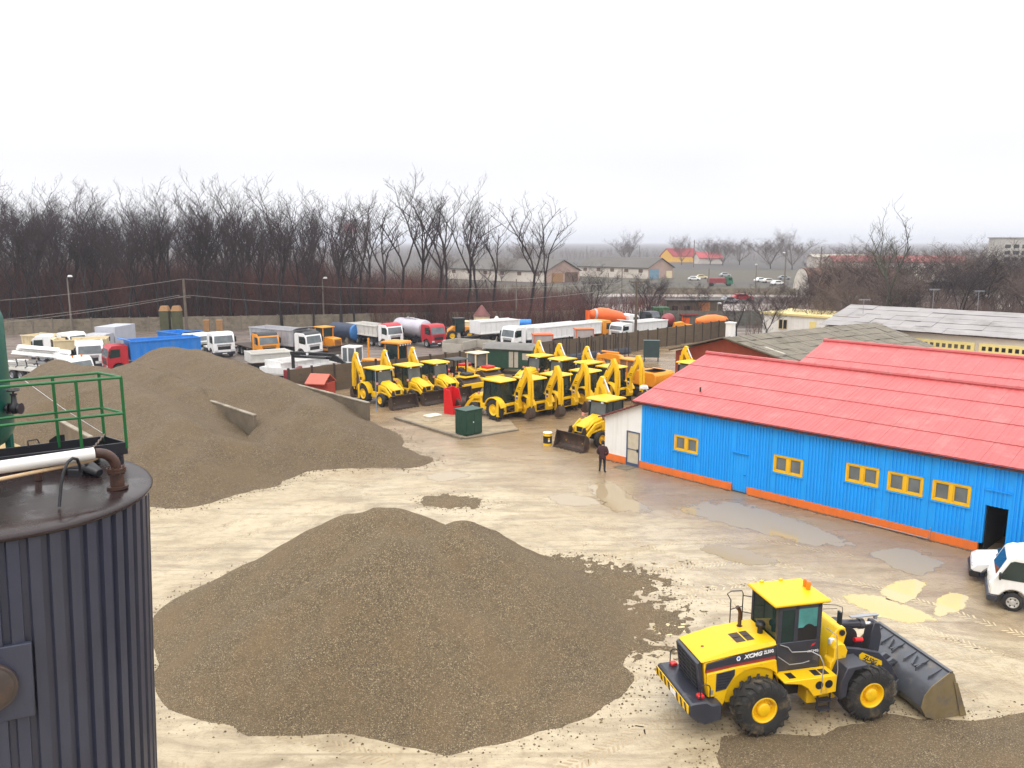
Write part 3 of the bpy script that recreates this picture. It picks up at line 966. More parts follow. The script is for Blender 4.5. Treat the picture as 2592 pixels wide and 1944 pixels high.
for (x0, x1, z0, z1) in WINS:
    f = MB()
    frame_rect(f, x0 + 0.003, x1 - 0.003, z0 + 0.003, z1 - 0.003, 0.085, -0.035, 0.12)
    xm = (x0 + x1) / 2
    f.box(xm - 0.07, xm + 0.07, -0.03, 0.12, z0 + 0.09, z1 - 0.09)
    for a0, a1 in ((x0 + 0.09, xm - 0.072), (xm + 0.072, x1 - 0.09)):
        frame_rect(f, a0, a1, z0 + 0.09, z1 - 0.09, 0.05, -0.012, 0.11)
    w = f.obj('window', WFRM, hall, bevel=0.008)
    p = MB()
    for a0, a1 in ((x0 + 0.142, xm - 0.124), (xm + 0.124, x1 - 0.142)):
        p.box(a0, a1, 0.05, 0.06, z0 + 0.142, z1 - 0.142)
    p.obj('pane', GLASSG, w)
    p = MB()
    p.box(x0 - 0.04, x1 + 0.04, -0.085, -0.028, z0 - 0.055, z0 - 0.005)
    p.obj('sill', BLUW, w)
    p = MB()
    p.box(x0 - 0.04, x1 + 0.04, -0.06, -0.028, z1 + 0.005, z1 + 0.035)
    p.obj('lintel', BLUW, w)
d = MB()
x0, x1, z0, z1 = DOOR0
d.box(x0 + 0.004, x1 - 0.004, 0.03, 0.08, z0, z1 - 0.004)
k = 0
while x0 + 0.05 + k * 0.165 + 0.1 < x1:
    d.box(x0 + 0.05 + k * 0.165, x0 + 0.14 + k * 0.165, 0.012, 0.0298, z0, z1 - 0.004)
    k += 1
dr_ = d.obj('door', BLUW, hall)
d = MB()
d.box(x0 - 0.05, x1 + 0.05, -0.10, -0.028, z1 + 0.02, z1 + 0.06)
d.obj('drip_rail', BLUW, hall)
d = MB()
d.cyl((x1 - 0.12, 0.0, 1.0), (x1 - 0.12, -0.04, 1.0), 0.02, n=8)
d.box(x1 - 0.2, x1 - 0.09, -0.055, -0.04, 0.985, 1.015)
d.obj('handle', BLKM, dr_)
x0, x1, z0, z1 = DW
d = MB()
d.box(x0, x0 + 0.05, 0.201, 3.0, 0, 2.3)
d.box(x1 - 0.05, x1, 0.201, 3.0, 0, 2.3)
d.box(x0 + 0.05, x1 - 0.05, 2.9, 3.0, 0, 2.3)
d.box(x0, x1, 0.201, 3.0, 2.3, 2.35)
d.obj('doorway_recess', HOLE, hall)
d = MB()
d.box(x0 - 0.06, x1 + 0.08, -0.10, -0.028, 2.80, 2.84)
frame_rect(d, 19.3, 23.2, 0.05, 3.55, 0.10, -0.06, -0.028)
d.box(19.42, 23.08, -0.05, -0.028, 1.75, 1.80)
d.obj('sliding_door', BLUW, hall)
# red ribbed roofs
ROOFR = mat('red_roof_sheet', (0.46, 0.082, 0.080), 0.42, var=0.14, vs=0.5, dirt=(0.42, 0.135, 0.125), ds=0.9, dl=0.50, bump=0.12, bs=7)
def ribbed_roof(parent, x0, x1, y0, z0, y1, z1, m, rows=4, seam=1.06, rib=0.34, name='roof', th=0.06, rh=0.010, jit=0.0):
    """roof plane from eave (y0,z0) to ridge (y1,z1): overlapping rows of sheets, fine ribs, sheet seams"""
    b = MB()
    dy, dz = y1 - y0, z1 - z0
    ln = math.hypot(dy, dz)
    uy, uz = dy / ln, dz / ln
    sg = 1 if dy > 0 else -1
    ny, nz = -uz * sg, uy * sg
    if nz < 0: ny, nz = -ny, -nz
    rr = random.Random(3)
    for r_ in range(rows):
        a, e = r_ / rows * ln, (r_ + 1) / rows * ln + (0.10 if r_ < rows - 1 else 0)
        lift = 0.028 if r_ == 0 else 0.028
        def P(x, t, h):
            fr = (t - a) / max(0.01, (e - a))
            hh = h + (1 - fr) * lift
            return (x, y0 + uy * t + ny * hh, z0 + uz * t + nz * hh)
        x = x0
        i = 0
        while x < x1 - 1e-6:
            xe = min(x + seam, x1)
            j = rr.uniform(-jit, jit)
            b.add([P(x, a, j), P(xe, a, j + 0.006), P(xe, e, j + 0.006), P(x, e, j), P(x, a, j - th), P(xe, a, j - th), P(xe, e, j - th), P(x, e, j - th)],
                  [(0, 1, 2, 3), (7, 6, 5, 4), (0, 4, 5, 1), (1, 5, 6, 2), (2, 6, 7, 3), (3, 7, 4, 0)])
            k = x + rib * 0.3
            while k + rib * 0.5 < xe:
                w = rib * 0.22
                b.add([P(k, a, j + 0.007), P(k + w, a, j + rh + 0.007), P(k + 2 * w, a, j + 0.007), P(k, e, j + 0.007), P(k + w, e, j + rh + 0.007), P(k + 2 * w, e, j + 0.007)],
                      [(0, 1, 4, 3), (1, 2, 5, 4), (0, 2, 1), (3, 4, 5)])
                k += rib
            x = xe + 0.006
            i += 1
    return b.obj(name, m, parent, ang=15)
ribbed_roof(hall, -0.42, HL + 0.4, -0.38, 4.0, 7.0, 6.02, ROOFR, rows=4)
ribbed_roof(hall, -0.42, HL + 0.4, 14.5, 4.0, 7.1, 6.02, ROOFR, rows=3, rib=0.5)
b = MB()
b.tube([(-0.45, 7.05, 6.08), (HL + 0.45, 7.05, 6.08)], 0.13, 8)
for k in range(34):
    b.tube([(-0.4 + k * 1.02, 7.05, 6.08), (-0.34 + k * 1.02, 7.05, 6.08)], 0.15, 8)
b.obj('ridge_cap', ROOFR, hall)
b = MB()
b.box(-0.5, -0.425, -0.40, 7.0, 3.88, 3.96)
b.v = [(x, y, z + (y + 0.4) / 7.4 * 2.02) for x, y, z in b.v]
b.box(-0.4, HL + 0.4, -0.34, -0.30, 3.84, 3.93)
b.obj('fascia', mat('dark_fascia', (0.05, 0.015, 0.014), 0.6), hall)
b = MB()
b.cyl((2.6, 1.9, 4.63), (2.6, 1.9, 4.9), 0.05, n=10)
b.obj('vent_pipe', RUSTP, hall)
b = MB()
b.tube([(12.6, -0.10, 0.09), (15.9, -0.10, 0.09), (15.95, -0.08, 0.12), (15.97, -0.075, 0.62)], 0.022, 6)
b.obj('drain_pipe', STEEL, hall)

# washed-up dirt along the foot of the hall
b = MB()
rd_ = random.Random(17)
SOIL = mat('damp_soil', (0.10, 0.072, 0.045), 0.9, var=0.5, vs=4, bump=0.6, bs=14)
k = -2.7
while k < 19.5:
    w_, d_, h_ = rd_.uniform(0.12, 0.4), rd_.uniform(0.06, 0.20), rd_.uniform(0.01, 0.05)
    if not (5.9 < k < 6.95 or 17.8 < k < 18.9 or -1.1 < k < 0.05):
        y_ = -0.05
        b.add([(k, y_, 0.0), (k + w_, y_, 0.0), (k + w_ * 0.9, y_ - d_, 0.004), (k + w_ * 0.1, y_ - d_ * 0.8, 0.004), (k + w_ * 0.4, y_, h_ + 0.012)], [(0, 3, 4), (3, 2, 4), (2, 1, 4)])
    k += w_ * rd_.uniform(0.5, 0.9)
o = b.obj('soil_drift', SOIL, loc=hallpt(0, 0), rz=ANG_D)
tag(o, 'dark damp soil washed up along the foot of the blue hall', 'soil', kind='stuff')

# white lean-to at the hall's left end
annex = empty('lean_to', hallpt(-0.02, 0), ANG_D, 'small white lean-to with orange plinth and glazed door at the blue hall end', 'building')
b = MB()
AX = -2.72
ADX0, ADX1 = -1.06, -0.1
def lz(x): return 3.80 + (x + 0.0) / 2.75 * 1.12
def wseg(x0, x1, z0):
    b.add([(x0, 0.02, z0), (x1, 0.02, z0), (x1, 0.02, lz(x1)), (x0, 0.02, lz(x0)), (x0, 0.2, z0), (x1, 0.2, z0), (x1, 0.2, lz(x1)), (x0, 0.2, lz(x0))],
          [(0, 1, 2, 3), (7, 6, 5, 4), (0, 4, 5, 1), (1, 5, 6, 2), (2, 6, 7, 3), (3, 7, 4, 0)])
wseg(AX, ADX0, 0)
wseg(ADX0 + 0.001, ADX1 - 0.001, 2.08)
wseg(ADX1, -0.003, 0)
b.box(AX, AX + 0.2, 0.201, 7.0, 0, 2.62)
b.box(AX, -0.003, 7.0, 7.2, 0, 2.62)
b.obj('wall', PLAST, annex)
b = MB()
b.box(AX - 0.025, ADX0 - 0.01, -0.02, 0.019, 0, 0.44)
b.box(AX - 0.025, AX - 0.002, 0.02, 7.0, 0, 0.44)
b.box(ADX1 + 0.01, -0.03, -0.02, 0.019, 0, 0.44)
b.obj('plinth', ORPL, annex)
f = MB()
FRB = mat('blue_grey_door_frame', (0.06, 0.09, 0.17), 0.5)
frame_rect(f, ADX0 + 0.004, ADX1 - 0.004, 0.0, 2.075, 0.065, -0.02, 0.10)
f.box(ADX0 + 0.07, ADX1 - 0.07, -0.01, 0.08, 0.98, 1.02)
f.box(ADX0 + 0.07, ADX1 - 0.07, -0.005, 0.08, 0.066, 0.18)
dd = f.obj('door', FRB, annex, bevel=0.006)
f = MB()
f.box(ADX0 + 0.07, ADX1 - 0.07, 0.03, 0.045, 0.181, 0.979)
f.box(ADX0 + 0.07, ADX1 - 0.07, 0.03, 0.045, 1.021, 2.008)
f.obj('pane', mat('frosted_door_pane', (0.55, 0.48, 0.36), 0.25, var=0.15, vs=3), dd)
f = MB()
f.box(ADX1 - 0.16, ADX1 - 0.08, -0.06, -0.022, 0.9, 1.08)
f.obj('handle', BLKM, dd)
b = MB()
rl = MB()
TILE = mat('dark_red_tiles', (0.16, 0.035, 0.03), 0.6, var=0.35, vs=4, bump=0.3, bs=10)
for k in range(10):
    xa, xb = -3.05 + k * 0.30, -3.05 + (k + 1) * 0.30 + 0.05
    za, zb = lz(xa) + 0.03, lz(xb) - 0.02
    rl.add([(xa, -0.28, za), (xb, -0.28, zb), (xb, 7.4, zb), (xa, 7.4, za), (xa, -0.28, za + 0.08), (xb, -0.28, zb + 0.08), (xb, 7.4, zb + 0.08), (xa, 7.4, za + 0.08)],
           [(0, 3, 2, 1), (4, 5, 6, 7), (0, 1, 5, 4), (1, 2, 6, 5), (2, 3, 7, 6), (3, 0, 4, 7)])
rl.obj('roof', TILE, annex)
b.box(-0.6, 0.35, -1.0, -0.05, -0.02, 0.03)
o = b.obj('door_step', CONC, loc=hallpt(-0.6, 0), rz=ANG_D)
tag(o, 'flat worn concrete step in front of the lean-to door', 'step')

# second hall with the same red roof, right behind
hall2 = empty('workshop_hall', hallpt(0, 0), ANG_D, 'second red roofed hall directly behind the blue hall, only its roof in view', 'building')
b = MB()
b.box(1.4, 40, 14.6, 26.5, 0, 3.95)
b.add([(1.4, 14.6, 3.95), (1.4, 26.5, 3.95), (1.4, 20.2, 5.75), (1.6, 14.6, 3.95), (1.6, 26.5, 3.95), (1.6, 20.2, 5.75)], [(0, 2, 1), (3, 4, 5), (0, 3, 5, 2), (1, 2, 5, 4)])
b.obj('wall', PLASTD, hall2)
ribbed_roof(hall2, 1.0, 40, 14.55, 4.05, 20.15, 5.86, ROOFR, rows=2, rib=0.4)
ribbed_roof(hall2, 1.0, 40, 26.8, 4.05, 20.25, 5.86, ROOFR, rows=2, rib=0.6)
b = MB()
b.tube([(0.95, 20.2, 5.92), (40, 20.2, 5.92)], 0.14, 8)
b.obj('ridge_cap', ROOFR, hall2)

# long barn with the red brick gable and mossy sheet roof
barn = empty('brick_barn', hallpt(0, 0), ANG_D, 'low barn with a red brick gable and mossy olive grey roof behind the red roofs', 'building')
MOSS = mat('mossy_fibre_cement', (0.175, 0.152, 0.115), 0.85, var=0.25, vs=0.7, dirt=(0.115, 0.102, 0.07), ds=0.8, dl=0.48, bump=0.3, bs=6)
ap0, ap1 = (-10.0, 24.2, 4.85), (-6.6, 47.5, 4.85)
el0, el1 = (-15.6, 24.3, 3.25), (-12.2, 46, 3.25)
er0, er1 = (-4.0, 25.0, 3.25), (0.4, 44.2, 3.25)
b = MB()
b.add([(-15.2, 24.8, 0), (-4.5, 25.4, 0), (-4.5, 25.4, 3.15), (-10, 24.8, 4.7), (-15.2, 24.8, 3.15)], [(0, 1, 2, 3, 4)])
b.obj('gable_wall', BRICK, barn)
b = MB()
b.add([(-15.2, 24.82, 0), (-15.2, 24.82, 3.1), (-11.8, 46, 3.1), (-11.8, 46, 0)], [(0, 1, 2, 3)])
b.add([(-4.5, 25.42, 0), (-4.5, 25.42, 3.1), (0.0, 44, 3.1), (0.0, 44, 0)], [(0, 1, 2, 3)])
b.add([(-11.8, 46, 0), (0.0, 44, 0), (0, 44, 3.1), (-6.6, 47, 4.7), (-11.8, 46, 3.1)], [(0, 1, 2, 3, 4)])
b.obj('wall', PLASTD, barn)
def patch_roof(name, parent, c00, c10, c11, c01, nu, nv, m, jit=0.03, seed=1, th=0.03, over=0.08, corr=0):
    """roof of single loose sheets between four corners"""
    rr = random.Random(seed)
    b = MB()
    c00, c10, c11, c01 = map(Vector, (c00, c10, c11, c01))
    nrm = (c10 - c00).cross(c01 - c00).normalized()
    if nrm.z < 0: nrm = -nrm
    def P(u, v, h):
        return (c00 * (1 - u) + c10 * u) * (1 - v) + (c01 * (1 - u) + c11 * u) * v + nrm * h
    for j in range(nv):
        for i in range(nu):
            u0, u1 = i / nu, (i + 1) / nu + 0.0
            v0, v1 = j / nv, min(1, (j + 1 + over) / nv)
            h = rr.uniform(0, jit)
            q = [P(u0, v0, h + 0.035), P(u1, v0, h + 0.035 + rr.uniform(-jit, jit) * 0.4), P(u1, v1, h), P(u0, v1, h)]
            b.add(q + [p - nrm * th for p in q], [(0, 1, 2, 3), (7, 6, 5, 4), (0, 4, 5, 1), (1, 5, 6, 2), (2, 6, 7, 3), (3, 7, 4, 0)])
    return b.obj(name, m, parent, ang=10)
patch_roof('roof', barn, er0, er1, ap1, ap0, 34, 5, MOSS, 0.05, 2)
patch_roof('roof', barn, el0, el1, ap1, ap0, 20, 5, MOSS, 0.05, 3)
b = MB()
b.tube([el0, ap0, er0], 0.09, 5)
b.obj('verge_board', WOODP, barn)
for s_, q_ in ((-6.1, 26.0), (-5.4, 27.4), (-6.9, 29.5), (-7.6, 27.2)):
    b = MB()
    zz = 4.85 - (s_ + 10.0) / 6.0 * 1.6
    b.plate([(s_ - 0.9, q_ - 0.15, zz + 0.34), (s_ + 0.8, q_ + 0.1, zz - 0.11), (s_ + 0.85, q_ + 0.45, zz - 0.11), (s_ - 0.85, q_ + 0.2, zz + 0.33)], 0.03)
    b.obj('loose_sheet', CONCL, barn)
b = MB()
b.box(-10.35, -9.75, 25.2, 25.8, 4.3, 6.0)
b.box(-10.42, -9.68, 25.13, 25.87, 6.0, 6.1)
b.obj('chimney', PLAST, barn)

# long grey fibre-cement roofed building with the yellow lattice blocks
ASB = mat('grey_fibre_cement', (0.30, 0.28, 0.275), 0.75, var=0.2, vs=0.5, dirt=(0.19, 0.175, 0.16), ds=0.45, dl=0.5, bump=0.25, bs=5)
gb = empty('long_shed', hallpt(0, 0), ANG_D, 'long building with a patched pale grey roof and yellow lattice blocks in its wall', 'building')
patch_roof('roof', gb, (-13.4, 49, 4.0), (40, 50.4, 4.0), (40, 62, 5.6), (-14.6, 59.4, 5.6), 34, 5, ASB, 0.06, 5)
patch_roof('roof', gb, (-15.8, 70, 4.0), (40, 72, 4.0), (40, 62, 5.6), (-14.6, 59.4, 5.6), 20, 3, ASB, 0.06, 6)
b = MB()
b.box(-13.0, 40, 49.9, 50.1, 0, 3.85)
b.box(-13.2, -13.0, 50.1, 69, 0, 3.85)
b.obj('wall', PLASTD, gb)
LATG = mat('lattice_opening_grey', (0.10, 0.085, 0.06), 0.8, var=0.4)
LAT = mat('yellow_lattice_block', (0.80, 0.66, 0.26), 0.7, var=0.08)
for s0 in (-3.4, 2.5, 8.4, 14.3):
    b = MB()
    b.box(s0, s0 + 5.5, 49.75, 49.89, 1.2, 3.3)
    for i in range(10):
        for z0, z1 in ((1.35, 1.75), (1.95, 2.35), (2.55, 2.95)):
            pass
    h = b.use(LAT)
    h.mi = [0] * len(h.f)
    h.use(HOLE if s0 != -3.4 else LATG)
    for i in range(9):
        for z0 in (1.38, 2.0, 2.62):
            x = s0 + 0.28 + i * 0.57
            h.box(x, x + 0.33, 49.735, 49.748, z0, z0 + 0.40)
    h.obj('lattice_panel', None, gb)
b = MB()
b.box(-7.9, -7.0, 47.9, 48.8, 3.1, 4.35)
b.obj('chimney', BRICK, gb)

# flat roofed white building
fb = empty('flat_roof_building', hallpt(0, 0), ANG_D, 'white flat roofed building with a yellow cornice left of the long grey roof', 'building')
b = MB()
b.box(-28.6, -17.6, 64.0, 72, 0, 3.35)
b.obj('wall', PLAST, fb)
b = MB()
b.box(-28.9, -17.3, 63.75, 72.2, 3.352, 3.6)
b.obj('cornice', mat('pale_yellow_trim', (0.80, 0.66, 0.30), 0.6, var=0.05), fb)
b = MB()
b.box(-26.2, -25.0, 63.93, 63.99, 1.5, 2.75)
w = b.obj('window', HOLE, fb)
b = MB()
frame_rect(b, -26.25, -24.95, 1.45, 2.8, 0.08, 63.89, 63.929)
b.box(-25.66, -25.54, 63.89, 63.929, 1.53, 2.72)
b.obj('frame', CREAM, w)
b = MB()
b.box(-21.9, -21.0, 63.93, 63.99, 1.0, 2.75)
b.obj('door', LAT, fb)
b = MB()
b.box(-18.4, -17.8, 63.93, 63.99, 1.5, 2.6)
b.obj('window', HOLE, fb)

# ------------------------------------------------------------------ long concrete slab wall with posts
WPTS = [(-18.9, 67.6), (-14.1, 72.2), (-9.1, 75.0), (-3.8, 80.2), (4.5, 88.0), (15.2, 97.4), (31.0, 112.6)]
def slab_fence(label, pts, h, step, m, pm, name='concrete_fence', lean=0.0, cat='fence', gap=0.0, th=0.07, ps=0.075, over=0.1):
    r = empty(name, (pts[0][0], pts[0][1], 0), 0, label, cat)
    o0 = Vector((pts[0][0], pts[0][1], 0))
    path = []
    for a, b_ in zip(pts, pts[1:]):
        a, b_ = Vector(a + (0,)), Vector(b_ + (0,))
        n = max(1, round((b_ - a).length / step))
        for k in range(n):
            path.append(a + (b_ - a) * k / n)
    path.append(Vector(pts[-1] + (0,)))
    rr = random.Random(11)
    pb = MB()
    for a, b_ in zip(path, path[1:]):
        d = (b_ - a).normalized()
        n = Vector((-d.y, d.x, 0)) * th / 2
        a2, b2 = a - o0 + d * ps, b_ - o0 - d * ps
        dz = rr.uniform(-0.04, 0.04)
        for k in range(4):
            z0, z1 = h * k / 4 + (0.0 if k == 0 else 0.012), h * (k + 1) / 4
            off = n * rr.uniform(-0.25, 0.25)
            q = [a2 - n + off, b2 - n + off, b2 + n + off, a2 + n + off]
            pb.add([p + Vector((0, 0, z0 + dz)) for p in q] + [p + Vector((0, 0, z1 + dz)) for p in q],
                   [(0, 3, 2, 1), (4, 5, 6, 7), (0, 1, 5, 4), (1, 2, 6, 5), (2, 3, 7, 6), (3, 0, 4, 7)])
    pb.obj('slab_panels', m, r, smooth=False)
    for p in path:
        c = p - o0
        q = MB()
        hh = h + over + rr.uniform(-0.03, 0.05)
        q.box(-ps, ps, -ps - 0.02, ps + 0.02, 0, hh)
        e = q.obj('post', pm, r, loc=c, rz=math.atan2(pts[1][1] - pts[0][1], pts[1][0] - pts[0][0]))
    return r
slab_fence('long dark stained concrete slab wall running diagonally behind the backhoes', WPTS, 2.35, 2.05, CONCD, mat('rusty_post', (0.045, 0.03, 0.025), 0.8, var=0.3), 'concrete_wall', cat='wall')
slab_fence('pale weathered slab fence along the wood at the back of the truck yard', [(-112, 106), (-68.5, 115.5), (-38, 121.5), (-12, 127), (10, 131)], 2.1, 2.6, CONC, POLE, 'concrete_fence')
slab_fence('dull grey slab fence at the far corner beside the orange mixer drums', [(24, 128), (40, 127.5), (60, 123)], 2.3, 2.4, mat('grey_green_slab', (0.12, 0.12, 0.10), 0.85, var=0.3), POLE, 'concrete_fence')
# ------------------------------------------------------------------ wheels
def tyre_mesh(name, Rr, w, rim_r, lugs, parent, loc, m=TYRE, side=1, deep=0.05, rimm=YEL, dish=0.12, caps=True):
    """tyre with chevron lugs as a part, rim as its sub-part; axis along local y"""
    b = MB()
    rc = Rr - deep
    h = w / 2
    b.lathe([(rim_r, -h * 0.72), (rim_r + 0.03, -h * 0.88), (rim_r + (rc - rim_r) * 0.55, -h), (rc - 0.06, -h * 0.9), (rc, -h * 0.66), (rc + 0.01, 0), (rc, h * 0.66), (rc - 0.06, h * 0.9), (rim_r + (rc - rim_r) * 0.55, h), (rim_r + 0.03, h * 0.88), (rim_r, h * 0.72)], axis='y', n=36, cap=False)
    for k in range(lugs):
        for sd in (-1, 1):
            t0 = 2 * math.pi * (k + (0.5 if sd > 0 else 0)) / lugs
            wd = math.pi / lugs * 0.62
            vs = []
            for (yy, sh, rr_) in ((0.06 * sd, 0.5, Rr), (h * 0.78 * sd, -0.25, Rr - 0.006), (h * 1.0 * sd, -0.5, rc - 0.09)):
                for e in (-1, 1):
                    t = t0 + sh * math.pi / lugs * 1.3 + e * wd * 0.5
                    for rad in (rr_ - deep - 0.035, rr_):
                        vs.append((rad * math.cos(t), yy, rad * math.sin(t)))
            fs = []
            for s_ in (0, 4):
                a = [s_ + i for i in range(4)]
                c = [s_ + 4 + i for i in range(4)]
                fs += [(a[1], a[3], c[3], c[1]), (a[0], c[0], c[2], a[2]), (a[0], a[1], c[1], c[0]), (a[2], c[2], c[3], a[3])]
            fs += [(0, 2, 3, 1), (8, 9, 11, 10)]
            b.add(vs, fs)
    o = b.obj('wheel', m, parent, loc=loc, ang=30)
    r = MB()
    for sd in (-1, 1):
        f = h * 0.8 * sd
        dd = dish * sd
        r.lathe([(rim_r + 0.012, f), (rim_r - 0.015, f + 0.015 * sd), (rim_r - 0.05, f - 0.01 * sd), (rim_r * 0.80, f - dd * 0.65), (rim_r * 0.74, f - dd), (rim_r * 0.52, f - dd), (rim_r * 0.50, f - dd * 0.25), (rim_r * 0.44, f - dd * 0.05), (rim_r * 0.40, f), (0.001, f + 0.006 * sd)], axis='y', n=30, cap=False)
        for k in range(10):
            t = 2 * math.pi * k / 10
            x, z = rim_r * 0.63 * math.cos(t), rim_r * 0.63 * math.sin(t)
            r.cyl((x, f - dd, z), (x, f - dd + 0.025 * sd, z), 0.022, n=6)
    r.obj('rim', rimm, o, ang=30)
    return o
def arc(cx, cz, r, a0, a1, n):
    return [(cx + r * math.cos(R(a0 + (a1 - a0) * i / n)), cz + r * math.sin(R(a0 + (a1 - a0) * i / n))) for i in range(n + 1)]

# ------------------------------------------------------------------ the big wheel loader
ld = empty('wheel_loader', (7.97, 21.28, 0), R(12.8), 'big yellow wheel loader with slate grey cab and wide bucket lowered, right foreground', 'wheel loader')
for wx in (-1.62, 1.62):
    for sy in (-1, 1):
        tyre_mesh('wheel', 0.80, 0.60, 0.36, 18, ld, (wx, 1.10 * sy, 0.78), deep=0.06, m=TYREM)
# engine body
b = MB()
b.prism([(-3.02, 1.02), (-3.10, 1.98), (-1.02, 2.24), (-1.02, 1.0), (-0.75, 1.0), (-0.75, 0.72), (-2.4, 0.72), (-2.75, 1.0)], -0.70, 0.70)
b.obj('engine_body', YEL, ld, bevel=0.03)
hd = MB()
hd.add([(-3.2, -0.74, 2.0), (-1.0, -0.74, 2.26), (-1.0, 0.74, 2.26), (-3.2, 0.74, 2.0), (-3.13, -0.66, 2.06), (-1.0, -0.66, 2.36), (-1.0, 0.66, 2.36), (-3.13, 0.66, 2.06), (-2.2, -0.66, 2.27), (-2.2, 0.66, 2.27), (-2.2, -0.74, 2.12), (-2.2, 0.74, 2.12)],
       [(0, 10, 8, 4), (10, 1, 5, 8), (4, 8, 9, 7), (8, 5, 6, 9), (3, 7, 9, 11), (11, 9, 6, 2), (0, 4, 7, 3), (1, 2, 6, 5), (0, 3, 11, 10), (10, 11, 2, 1)])
hood = hd.obj('hood', YEL, ld, bevel=0.012)
v = MB()
for x0, x1 in ((-2.02, -1.74), (-1.70, -1.48)):
    z0, z1 = 2.27 + (x0 + 2.2) * 0.075, 2.27 + (x1 + 2.2) * 0.075
    v.add([(x0, -0.42, z0 + 0.004), (x1, -0.42, z1 + 0.004), (x1, 0.10, z1 + 0.004), (x0, 0.10, z0 + 0.004)], [(0, 1, 2, 3)])
    v.box(x0 + 0.02, x1 - 0.02, -0.17, -0.15, z0 - 0.02, z1 + 0.012)
v.obj('hood_vent', mat('vent_mesh', (0.06, 0.04, 0.03), 0.7, var=0.4, vs=8), hood)
v = MB()
v.cyl((-2.86, -0.1, 2.0), (-2.86, -0.1, 2.13), 0.05, n=12)
v.obj('filler_cap', mat('brown_cap', (0.25, 0.06, 0.02), 0.5), hood)
v = MB()
v.tube([(-1.5, 0.40, 2.2), (-1.5, 0.40, 2.72), (-1.53, 0.40, 2.82), (-1.60, 0.40, 2.90)], [0.055, 0.05, 0.055, 0.06], 10)
v.cyl((-1.5, 0.40, 2.28), (-1.5, 0.40, 2.33), 0.085, n=12)
v.obj('exhaust_pipe', RUSTP, ld)
v = MB()
v.lathe([(0.075, 2.3), (0.075, 2.52), (0.13, 2.54), (0.14, 2.62), (0.10, 2.68), (0.0, 2.69)], (-1.17, -0.14, 0), n=16)
v.obj('air_intake', BLK, ld)
# dark band with lettering along the hood side
for sy in (-1, 1):
    y0, y1 = (-0.748, -0.702) if sy < 0 else (0.702, 0.748)
    v = MB()
    v.prism([(-3.06, 1.78), (-3.03, 1.95), (-2.2, 2.09), (-1.02, 2.22), (-1.02, 1.96), (-2.3, 1.86)], y0, y1)
    o = v.obj('side_band', SLATE, ld, bevel=0.006)
    v = MB()
    v.prism([(-3.07, 1.70), (-3.06, 1.775), (-2.3, 1.855), (-1.02, 1.955), (-1.02, 1.87), (-2.3, 1.78)], y0 + 0.004, y1 - 0.004)
    v.obj('red_stripe', MAROON, ld)
    rz = 0 if sy < 0 else math.pi
    yy = -0.751 if sy < 0 else 0.751
    cx = -1.72
    text('XCMG', 0.155, 'lettering', INKW, o, (cx + 0.02, yy, 2.052), (R(90), R(-5.5) if sy < 0 else R(5.5), rz), shear=0.25, sx=1.15, bold=0.006)
    text('ZL50G', 0.13, 'lettering', INKW, o, (-1.24, yy, 2.105), (R(90), R(-5.5) if sy < 0 else R(5.5), rz), sx=0.78, bold=0.004)
    e = MB()
    e.prism([(-2.16, 1.945), (-2.09, 1.945), (-2.06, 2.01), (-2.09, 2.075), (-2.16, 2.07), (-2.19, 2.005)], yy - 0.003, yy + 0.003)
    em = e.obj('emblem', INKW, o)
    e = MB()
    e.prism([(-2.165, 2.02), (-2.125, 1.97), (-2.085, 2.02), (-2.125, 2.06)], yy - 0.006, yy + 0.006)
    e.obj('emblem_mark', INKB, em)
    # louvred side panel
    v = MB()
    v.prism([(-2.78, 1.68), (-2.24, 1.745), (-2.24, 1.58), (-2.48, 1.20), (-2.78, 1.16)], *((-0.815, -0.78) if sy < 0 else (0.78, 0.815)))
    sp_ = v.obj('side_vent', SLATE, ld, bevel=0.01)
    v = MB()
    for k in range(6):
        z = 1.26 + k * 0.08
        v.box(-2.74, -2.50 if k < 2 else -2.36, -0.822 if sy < 0 else 0.79, -0.79 if sy < 0 else 0.822, z, z + 0.025)
    v.obj('louvre', BLK, sp_)
    v = MB()
    v.box(-2.96, -2.85, *((-0.81, -0.79) if sy < 0 else (0.79, 0.81)), 1.10, 1.22)
    v.obj('latch', STEEL, ld)
    # rear mudguard flaring over the wheel
    v = MB()
    out = arc(-1.62, 0.78, 1.02, 148, 22, 12)
    inn = arc(-1.62, 0.78, 0.93, 22, 148, 12)
    v.prism([(-3.0, 1.02), (-3.04, 1.69), (-2.3, 1.775), (-1.02, 1.865), (-0.92, 1.25), (-0.50, 0.62), (-0.62, 0.62)] + inn + [(-2.52, 0.80), (-2.62, 0.62), (-2.82, 0.62), (-2.80, 1.02)], *((-0.80, -0.701) if sy < 0 else (0.701, 0.80)))
    v.obj('mudguard', YEL, ld, bevel=0.015)
